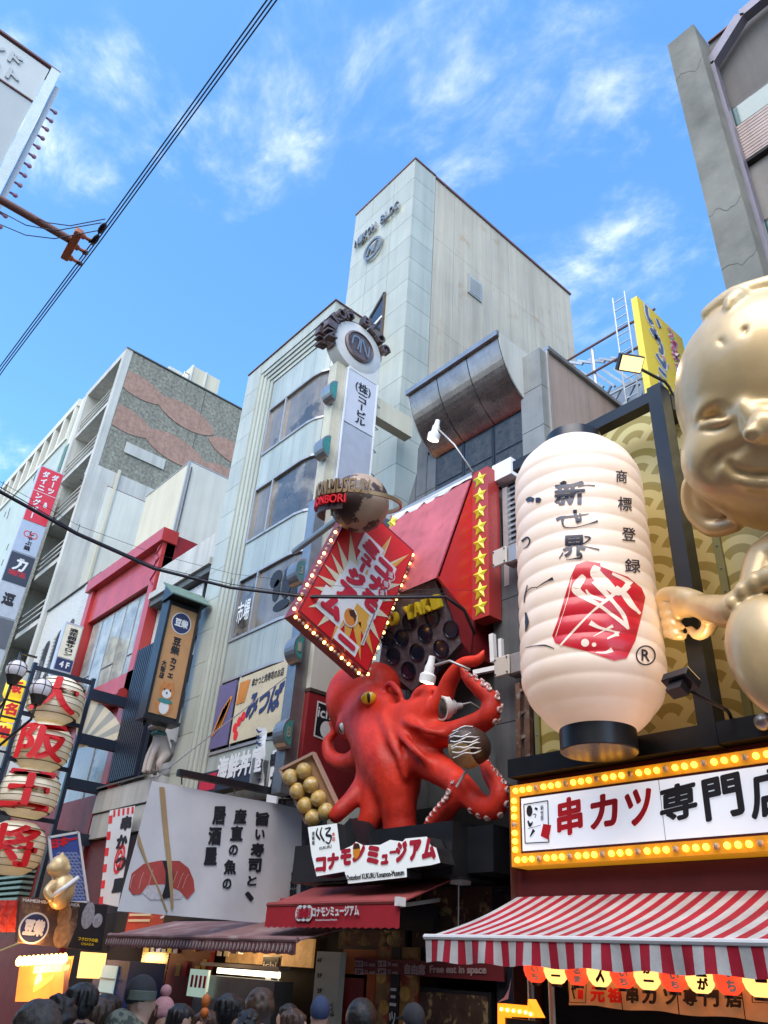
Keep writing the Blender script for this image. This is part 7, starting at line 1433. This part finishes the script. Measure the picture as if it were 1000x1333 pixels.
for k in range(11):
    if k % 2 == 0: y = 100 + k * 48; x = 648 - k * 5.5; fpoly(mb, f, [(x - 2, y), (x + 20, y - 3), (x + 15, y + 45), (x - 7, y + 48)], .006)
for k in range(5): x = 672 + k * 27; y = 68 - k * 5; fpoly(mb, f, [(x, y), (x + 13, y - 3), (x + 11, y + 38), (x - 2, y + 40)], .006)
mb.build('check_border', M_INKR, RWB); mb = MB()
for x, y, ch in ((715, 190, '串'), (690, 300, 'か'), (680, 430, 'つ'), (665, 560, '屋')): qtext(mb, ch, f, (x - 5, y), (x + 60, y - 8), (x + 8, y - 85), bold=.07, proud=.01)
mb.build('lettering', M_INK, RWB); mb = MB()
for rg in (.30, .18): disc(mb, 0, 0, rg, rg * 1.25, f(708, 355), (1, 0, 0), (0, 0, 1), .014, 24, ring=.75 if rg > .2 else .65)
mb.build('spiral_print', M_INKR, RWB)
# facade pieces behind
W2 = thing('white_shop_front', 'white tiled lower shop front with timber shutter behind the lanterns at lower left', 'shop front', (-26, 10.2, 0))
box('wall', M_REDD, W2, -40, -25.4, 9.9, 10.09, 0, 6.4); box('dark_opening', M_DARK, W2, -39, -33.5, 9.85, 9.895, .5, 8.2); box('shutter', mat('brown_shutter', (.13, .08, .04), .6, var=.3), W2, -28.5, -26.4, 9.8, 9.89, 2.5, 5.4)
for k in range(10): box('green_slat', mat('mint_slat', (.22, .34, .30), .5), W2, -33, -29, 9.5, 9.88, 2.9 + k * .17, 2.98 + k * .17)
ST2 = thing('food_stall', 'lit orange food stall with a row of bulbs and picture menus at the lower left', 'stall', atY(70, 1290, 8.0)); f = crop(plane((0, 8.0, 0), (0, -1, 0)), .22, 0, 1040)
fpoly(MB(), f, [(120, 960), (440, 930), (380, 1200), (90, 1200)]).build('menu_panel', mat('orange_lit_menu', (.6, .18, .03), .5, var=.3, vs=3, emit=(1, .28, .03), es=.55), ST2); a = f(130, 975)
mb = MB(); fpoly(mb, f, [(205, 990), (380, 975), (370, 1020), (198, 1035)], .01); disc(mb, 0, 0, .22, .16, f(230, 1075), (1, 0, 0), (0, 0, 1), .012); mb.build('food_picture', mat('lit_cream_print', (.7, .55, .35), .5, emit=(1, .7, .4), es=.4), ST2)
fstroke(MB(), f, [(200, 1130), (260, 1090), (320, 1050)], [.12, .16, .08], .014).build('food_picture', mat('lit_yellow_food', (.6, .4, .06), .5, emit=(1, .6, .1), es=.4), ST2)
for k in range(11):
    c = f(140 + k * 27, 965 - k * 1.5, .12); key = 'stallbulb'
    if key not in SHARE: SHARE[key] = MB().lathe(c, [(.02, .12), (.07, .05), (.08, -.02), (.04, -.09), (.001, -.1)][::-1], 10).build('bulb', M_BULBW, ST2, smooth=True).data
    else: link_mesh('bulb', SHARE[key], c - Vector((0, 0, .1)), ST2)
fpoly(MB(), f, [(480, 905), (635, 915), (610, 1065), (455, 1060)]).build('lit_panel', mat('amber_lit_panel', (.6, .3, .08), .5, var=.3, emit=(1, .55, .16), es=.65), ST2); fpoly(MB(), f, [(390, 950), (420, 950), (400, 1240), (370, 1240)], .02).build('red_post', M_RED, ST2)
l = bpy.data.lights.new('stall_lamp', 'POINT'); l.energy = 70; l.color = (1, .5, .15); l.shadow_soft_size = .3; o = bpy.data.objects.new('stall_lamp', l); col.objects.link(o); o.location = f(260, 930, .5)
p = atY(140, 1300, 8.0); VM = thing('vending_machine', 'blue vending machine with a lit window between the stall and the shop', 'vending machine', (p.x, 8, 0)); box('cabinet', mat('deep_blue_enamel', (.01, .03, .14), .4), VM, p.x - .9, p.x + .7, 8.0, 8.8, 0, 1.95); box('window', mat('pale_lit_window', (.4, .45, .42), .3, emit=(.7, .9, .8), es=.15), VM, p.x - .5, p.x + .2, 7.98, 8.0, .9, 1.85)
for k in range(3): box('shelf', M_STEELD, VM, p.x - .5, p.x + .2, 7.96, 7.98, 1.1 + k * .25, 1.13 + k * .25)
YA = thing('side_awning', 'yellowish plastic awning at the lower left edge', 'awning', atY(10, 1250, 7.5)); a = atY(-20, 1262, 7.2); b = atY(30, 1232, 8.6); MB().prism([(a.x - 2, 7.2, a.z), (b.x, 7.2, a.z), (b.x, 8.8, b.z + .2), (a.x - 2, 8.8, b.z + .2)], (0, 0, .02)).build('canopy', mat('yellow_plastic', (.40, .32, .10), .6), YA)
RF = thing('red_bunting', 'crumpled red festival cloth beside the animal photo board', 'cloth', atX(10, 1215, bx_ - 1)); mb = MB(); fr_ = plane((bx_ - 1, 0, 0), (1, 0, 0)); vs = []
for j in range(9):
    for i in range(9): p = fr_(-8 + 4.2 * i, 1172 + 5.2 * j); p.x += .12 * math.sin(i * 2.1 + j) ; vs.append(p)
mb.add(vs, [(j * 9 + i, (j + 1) * 9 + i, (j + 1) * 9 + i + 1, j * 9 + i + 1) for j in range(8) for i in range(8)]); mb.build('cloth', M_RED, RF, smooth=True)
# ================================================================ cables, lamp pole arm, billboard
WR = thing('overhead_cables', 'three parallel dark cables running along the street high overhead', 'cable', (-7, 1.1, 0))
for dy, dz in ((0, 0), (.035, .03), (.07, .06)):
    pts = [(-60, .95 + dy, 8.6 + dz), (-20, 1.05 + dy, 8.85 + dz), (-9.96, 1.05 + dy, 8.97 + dz), (-6.96, 1.11 + dy, 9 + dz), (-3.44, 1.14 + dy, 9.0 + dz), (3, 1.2 + dy, 9.1 + dz), (20, 1.2 + dy, 9.3 + dz)]; MB().tube(pts, .007, 6).build('cable', M_WIRE, WR)
PA = thing('pole_arm', 'rust brown steel arm with an orange insulator bracket reaching in from the left', 'pole', (-7.3, -1.6, 0)); e = atZ(98, 316, 8.97); s_ = atZ(-60, 225, 9.0)
PA.location = (s_.x, s_.y, 0); WL[PA] = Vector((s_.x, s_.y, 0))
MB().tube([s_, e], .045, 12).build('arm', M_TUBE, PA, smooth='auto'); MB().tube([(s_.x, s_.y, 0), (s_.x, s_.y, s_.z + .5)], .12, 12).build('pole', M_TUBE, PA, smooth='auto')
a, b = atZ(104, 300, 9.0), atZ(84, 336, 8.9); MB().beam(a, b, .085, .10).build('insulator_bracket', M_ORUST, PA, bevel=.01)
for t in (.1, .5, .9):
    c = a.lerp(b, t); d = Vector((.0, .19, .0)); MB().tube([c, c + d * .4, c + d * .41, c + d * .7], [.035, .035, .02, .02], 8).build('insulator', M_ORUST, PA, smooth='auto'); MB().lathe(c + d * .7, [(.03, 0), (.035, .01), (.02, .02), (.035, .03), (.03, .04), (.015, .06)], 10, axis=(0, 1, 0)).build('insulator_disc', M_BRNZ, PA, smooth='auto')
for a_, b_, s in (((35, 278), (137, 285), .25), ((0, 275), (132, 290), .35), ((0, 292), (128, 300), .3)):
    p, q = atZ(*a_, 9.05), atZ(*b_, 9.0); MB().tube([p, p.lerp(q, .3) - Vector((0, 0, s * .5)), p.lerp(q, .6) - Vector((0, 0, s * .6)), q], .006, 5).build('slack_wire', M_WIRE, PA, smooth=True)
for px, py in ((133, 297), (124, 312)): p = atZ(px, py, 9.0); MB().ball(p, (.10, .035, .04), 10, 6).build('cable_clamp', M_WIRE, PA, smooth=True)
BK = thing('bundled_cable', 'thick black bundled cable sagging across the street to the red column', 'cable', atZ(200, 735, 7.5))
pts = [atZ(-60, 605, 7.6), atZ(0, 640, 7.5), atZ(100, 695, 7.45), atZ(200, 740, 7.45), atZ(300, 765, 7.45), atZ(400, 777, 7.45), atZ(500, 778, 7.45), atZ(580, 777, 7.45), atZ(605, 795, 7.45), atZ(618, 825, 7.35)]
MB().tube(pts, [.027] * 10, 8).build('cable', M_WIRE, BK, smooth=True); MB().tube([p + Vector((0, 0, .045 + .02 * math.sin(i * 2))) for i, p in enumerate(pts)], .007, 6).build('cable', M_WIRE, BK, smooth=True); MB().tube([p + Vector((.0, 0, .14 + (.12 if i in (3, 4, 5) else 0))) for i, p in enumerate(pts[:8])] + [atZ(625, 769, 7.6)], .0035, 5).build('messenger_wire', M_WIRE, BK, smooth=True)
for i in range(1, 8): MB().tube([pts[i] + Vector((0, 0, -.03)), pts[i] + Vector((.01, 0, .17))], .006, 4).build('cable_tie', M_WIRE, BK)
BB_ = thing('billboard', 'back lit grey white billboard panel with pink bulbs along its edge at upper left', 'billboard', (-12, -2, 9)); f = plane((-12, 0, 0), (1, 0, 0)); zt = f(85, 103).z
M_BB = mat('blank_billboard_face', (.36, .38, .38), .5, var=.05, vs=.8); y1_ = .29
box('panel', M_BB, BB_, -12.3, -12, -4, y1_ - .32, 8.6, zt - 1.25); box('header_panel', mat('blank_header_face', (.44, .46, .45), .5, var=.06, vs=1), BB_, -12.3, -11.99, -4, y1_ - .32, zt - 1.2, zt - .06); box('edge_trim', mat('pale_mint_trim', (.52, .58, .56), .5), BB_, -12.35, -11.94, y1_ - .30, y1_ - .12, 8.5, zt); box('edge_box', M_SIGNG, BB_, -12.4, -12.05, y1_ - .10, y1_, 8.5, zt - .3); box('top_trim', M_CAP, BB_, -12.33, -11.95, -4, y1_ - .12, zt + .001, zt + .05); box('rule', M_CAP, BB_, -11.998, -11.97, -4, y1_ - .32, zt - 1.235, zt - 1.205)
mb = MB(); text(mb, 'プレイランド', (-11.985, -2.6, zt - .62), (0, 2.1, -.0), (0, 0, .36), bold=.05, ext=.02, proud=.003); text(mb, 'スロット', (-11.985, -1.9, zt - 1.1), (0, 1.5, 0), (0, 0, .34), bold=.05, ext=.02, proud=.003); mb.build('ghost_lettering', MATS['blank_billboard_face'], BB_)
for k in range(19):
    z = zt - .85 - k * .30; key = 'bbulb'; c = Vector((-12.2, y1_ + .1, z))
    if key not in SHARE: SHARE[key] = MB().tube([c - Vector((0, .1, 0)), c - Vector((0, .03, 0)), c, c + Vector((0, .04, 0)), c + Vector((0, .06, 0))], [.02, .025, .045, .04, .01], 8).build('bulb', mat('pink_bulb', (.45, .22, .30), .3), BB_, smooth=True).data; hz = z
    else: link_mesh('bulb', SHARE[key], c - Vector((0, .02, .045)), BB_)
# ================================================================ people in the street
M_SKIN = mat('skin', (.50, .29, .20), .5, var=.08, vs=8, sss=.1)
HAIRS = {'black': mat('black_hair', (.016, .012, .010), .38, bump=.35, bs=90, var=.5, vs=30), 'brown': mat('brown_hair', (.07, .036, .02), .42, bump=.35, bs=90, var=.5, vs=30), 'grey': mat('greyish_brown_hair', (.075, .055, .042), .45, bump=.35, bs=90, var=.5, vs=30)}
def person(label, px, py, cloth, hair='black', face=0.0, hz=1.62, hat=None, hood=None, mask=False, curly=0.0, long=False, raise_arm=False, snack=None):
    c = atZ(px, py + 18, hz); x, y = c.x, c.y; away = math.atan2(y, x) ; d = away + R(face); fx, fy = math.cos(d), math.sin(d); rx, ry = fy, -fx
    t = thing('person', label, 'person', (x, y, 0)); B = lambda r, f_, z: (x + rx * r + fx * f_, y + ry * r + fy * f_, z)
    s = hz / 1.62; F = Field((x - .6, y - .6, -.02), (x + .6, y + .6, 2.25 * s), .025)
    rot = Matrix(((rx, fx, 0), (ry, fy, 0), (0, 0, 1)))
    F.ell(B(0, 0, hz + .01), (.078, .098, .125), 0, rot=rot); F.ell(B(0, .03, hz - .06), (.058, .07, .075), .03, rot=rot); F.seg(B(0, -.01, hz - .08), B(0, -.03, hz - .22), .058, .065, .03)
    F.ell(B(0, .105, hz - .02), (.014, .022, .026), .02, rot=rot); F.ell(B(0, .09, hz + .012), (.05, .018, .012), .02, rot=rot)
    for q in (-1, 1):
        F.ell(B(q * .082, -.01, hz - .015), (.012, .022, .032), .01, rot=rot); F.ell(B(q * .03, .10, hz + .005), (.016, .012, .009), .008, 'sub', rot=rot)
    F.path([B(-.022, .098, hz - .07), B(0, .103, hz - .073), B(.022, .098, hz - .07)], .006, .006, 'sub', sub=2)
    G = Field((x - .6, y - .6, -.02), (x + .6, y + .6, 2.25 * s), .03)      # clothes
    def both(fn): 
        fn(F, 0.0); fn(G, .022)
    def limbs(Q, g_):
        Q.path([B(0, -.02, .92 * s), B(0, -.01, 1.12 * s), B(0, -.02, 1.34 * s)], [.15 + g_, .15 + g_, .16 + g_], .08); Q.seg(B(-.13, -.03, 1.40 * s), B(.13, -.03, 1.40 * s), .085 + g_, .085 + g_, .08)
    both(limbs)
    hips = MB()
    for q in (-1, 1):
        leg = [B(q * .09, 0, .92 * s), B(q * .10, .02, .50 * s), B(q * .10, -.02, .09)]; F.path(leg, [.10, .065, .042], .04, sub=2); F.path([B(q * .10, -.03, .045), B(q * .11, .15, .035)], [.04, .035], .03, sub=2)
        if raise_arm and q == 1: arm_ = [B(q * .19, 0, 1.38 * s), B(q * .26, .20, 1.30 * s), B(q * .16, .34, 1.58 * s)]
        else: arm_ = [B(q * .20, -.02, 1.38 * s), B(q * .25, -.04, 1.10 * s), B(q * .22, .14, .92 * s)]
        F.path(arm_, [.055, .042, .03], .03, sub=3); G.path(arm_, [.075, .062, .05], .04, sub=3)
        h0 = Vector(arm_[2]); hd = (Vector(arm_[2]) - Vector(arm_[1])).normalized(); F.seg(h0, h0 + hd * .09, .032, .035, .02)
        side = hd.cross(Vector((fx, fy, 0))).normalized()
        for k in range(4): fb = h0 + hd * .10 + side * (.027 - .018 * k); F.path([fb, fb + hd * (.04 - .004 * abs(k - 1.5)) + Vector((fx, fy, 0)) * .01, fb + hd * .05 + Vector((fx, fy, 0)) * .035], [.0125, .012, .011], .004, sub=1)
        F.path([h0 + hd * .04 + side * .03, h0 + hd * .08 + side * .055, h0 + hd * .10 + side * .045 + Vector((fx, fy, 0)) * .02], [.014, .012, .010], .008, sub=1)
    F.build('body', M_SKIN, t)
    if hood is None: G.path([B(-.05, -.05, 1.46 * s), B(.05, -.05, 1.46 * s)], .085, .04, sub=1)
    else: G.ell(B(0, -.11, 1.47 * s), (.17, .13, .12), .05, rot=rot)
    G.build('jacket', cloth, t, relax=1)
    L = Field((x - .4, y - .4, 0), (x + .4, y + .4, 1.05 * s), .035)
    for q in (-1, 1): L.path([B(q * .09, 0, .93 * s), B(q * .10, .02, .50 * s), B(q * .10, -.02, .12)], [.125, .09, .075], .04, sub=2)
    L.build('trousers', M_INKB if hair == 'brown' else M_BLACK, t)
    rs0 = random.Random(int(px) + 5)
    if hat is None or long:
        Hh = Field((x - .3, y - .3, hz - .45), (x + .3, y + .3, hz + .35), .014); Hh.ell(B(0, -.025, hz + .045), (.092 + curly * .2, .108 + curly * .2, .112 + curly * .2), 0, rot=rot); Hh.ell(B(0, -.05, hz + .0), (.088, .068, .10) if long else (.082, .062, .075), .03, rot=rot)
        if long: Hh.path([B(0, -.06, hz), B(0, -.09, hz - .15), B(0, -.10, hz - .32)], [.10, .10, .07], .04)
        rs = random.Random(int(px)); 
        for k in range(int(curly * 2200)):
            a, b = rs.uniform(0, 6.28), rs.uniform(-.3, 1.4); e = B(.10 * math.cos(a) * math.cos(b), -.03 + .11 * math.sin(a) * math.cos(b), hz + .05 + .115 * math.sin(b)); Hh.ell(e, (.013 + curly * .22,) * 3, .006)
        [Hh.path([B(rs0.uniform(-.05, .05), -.05, hz + .14), B(.09 * math.cos(a), -.03 + .10 * math.sin(a), hz + .10), B(.105 * math.cos(a), -.03 + .115 * math.sin(a), hz + rs0.uniform(-.01, .05))], [.016, .018, .008], .006, sub=2) for a in [2 * math.pi * (k + rs0.random() * .7) / 15 for k in range(15)]] if not curly else None; Hh.ell(B(0, .16, hz - .02), (.075, .10, .10), .02, 'sub', rot=rot); Hh.build('hair', HAIRS[hair], t, relax=0 if curly else 1)
    if hat:
        kind, m_, m2 = hat; Kf = Field((x - .3, y - .3, hz - .1), (x + .3, y + .3, hz + .4), .018); Kf.ell(B(0, -.012, hz + .06), (.098, .118, .125), 0, rot=rot); Kf.seg(B(0, 0, hz - .12), B(0, 0, hz - .10), .12, .12, .01, 'sub'); Kf.ell(B(0, .08, hz - .05), (.2, .1, .075), .01, 'sub', rot=rot); Kf.build('beanie' if kind != 'cap' else 'cap', m_, t)
        if m2: MB().lathe(B(0, -.005, hz + .045), [(.098, -.03), (.112, -.028), (.114, .03), (.1, .034)], 24).build('cuff', m2, t, smooth='auto')
        if kind == 'pom': MB().ball(B(0, -.02, hz + .22), .05, 12, 8).build('pompom', m_, t, smooth=True)
        if kind == 'cap': MB().prism([B(-.08, .08, hz + .05), B(-.06, .18, hz + .03), B(.06, .18, hz + .03), B(.08, .08, hz + .05)], (0, 0, .012)).build('brim', m_, t)
    if mask: Mk = Field((x - .2, y - .2, hz - .2), (x + .2, y + .2, hz + .1), .014); Mk.ell(B(0, .075, hz - .055), (.062, .055, .055), 0, rot=rot); Mk.build('face_mask', M_WHITEP, t)
    if raise_arm and snack:
        hp = B(.13, .40, 1.68 * s); z_ = Vector(hp); sn = thing('food_stick', snack, 'food', z_); MB().cyl(z_ - Vector((0, 0, .06)), z_ + Vector((0, 0, .2)), .006, 6).build('stick', M_WOOD, sn); MB().ball(z_ + Vector((0, 0, .14)), (.035, .035, .05), 10, 8).build('bite', mat('orange_fried_food', (.65, .16, .02), .5), sn, smooth=True); MB().ball(z_ + Vector((.01, 0, .06)), (.04, .035, .04), 10, 8).build('bite', MATS['orange_fried_food'], sn, smooth=True)
    return t
K_BLK = mat('black_jacket', (.03, .03, .035), .8, var=.3, bump=.2); K_NVY = mat('navy_jacket', (.03, .05, .11), .8, var=.3, bump=.2); K_GRY = mat('grey_wool', (.10, .10, .11), .9, var=.3, bump=.3); K_CAM = mat('grey_green_camouflage', (.16, .17, .13), .85, var=.1, c2=(.05, .06, .045), c2t=(.48, .52), c2s=14, bump=.3); K_LBL = mat('pale_blue_jacket', (.38, .42, .55), .8, var=.1, bump=.2); K_PNK = mat('dusty_pink_knit', (.45, .22, .22), .9, var=.2, bump=.4); K_GRN = mat('grey_green_cuff', (.12, .14, .11), .9, bump=.4, bs=90); K_WHT = mat('off_white_coat', (.45, .42, .40), .85)
person('greyish brown haired head closest to the viewer at the bottom left corner', 36, 1336, K_GRY, 'grey', 60, 1.60, curly=.06)
person('dark haired person in black right behind the closest grey brown head', 78, 1318, K_BLK, 'black', -75, 1.60, curly=.03)
person('person in a dark navy jacket in front of the blue vending machine', 98, 1294, K_NVY, 'black', 65, 1.68)
person('bearded man in a dark beanie with grey cuff and camouflage hood, in profile', 183, 1287, K_CAM, 'brown', -88, 1.72, hat=('beanie', K_BLK, K_GRN), hood=1)
person('short dark haired passer in pale blue beside the vending machine', 140, 1306, K_LBL, 'black', -70, 1.60)
person('woman with a pink knitted pompom hat in the crowd', 211, 1310, K_PNK, 'brown', -150, 1.55, hat=('pom', K_PNK, None), long=True)
person('woman in a white face mask raising an orange fried snack', 236, 1318, K_WHT, 'black', -140, 1.55, mask=True, long=True, raise_arm=True, snack='orange fried snack on a stick held up by the masked woman')
person('dark haired man in black seen from behind below the display case', 302, 1306, K_GRY, 'black', -65, 1.66)
person('curly brown haired head below the orange post', 334, 1300, K_LBL, 'brown', 55, 1.66, curly=.08)
person('dark head low in front of the curly brown haired one', 322, 1332, K_BLK, 'black', -10, 1.56, curly=.02)
person('person in a navy beanie and pale blue jacket in front of the floor list', 416, 1306, K_LBL, 'black', 5, 1.62, hat=('beanie', K_NVY, None))
person('person with bushy curly black hair near the bottom centre', 470, 1316, K_BLK, 'black', 0, 1.62, curly=.13)
person('person in a black cap and white mask looking left near the dark entrance', 537, 1316, K_BLK, 'black', 50, 1.62, hat=('cap', K_BLK, None), mask=True)
person('dark haired walker half hidden between the vending machine and the bearded man', 120, 1312, K_PNK, 'brown', 100, 1.58)
person('head in dark clothes just left of the floor list', 385, 1322, K_WHT, 'brown', -95, 1.55)
person('small dark haired passer below the food photo panel', 372, 1308, K_BLK, 'black', 80, 1.50)
person('dark haired head at the lower right of the masked woman', 262, 1326, K_NVY, 'brown', 60, 1.52)
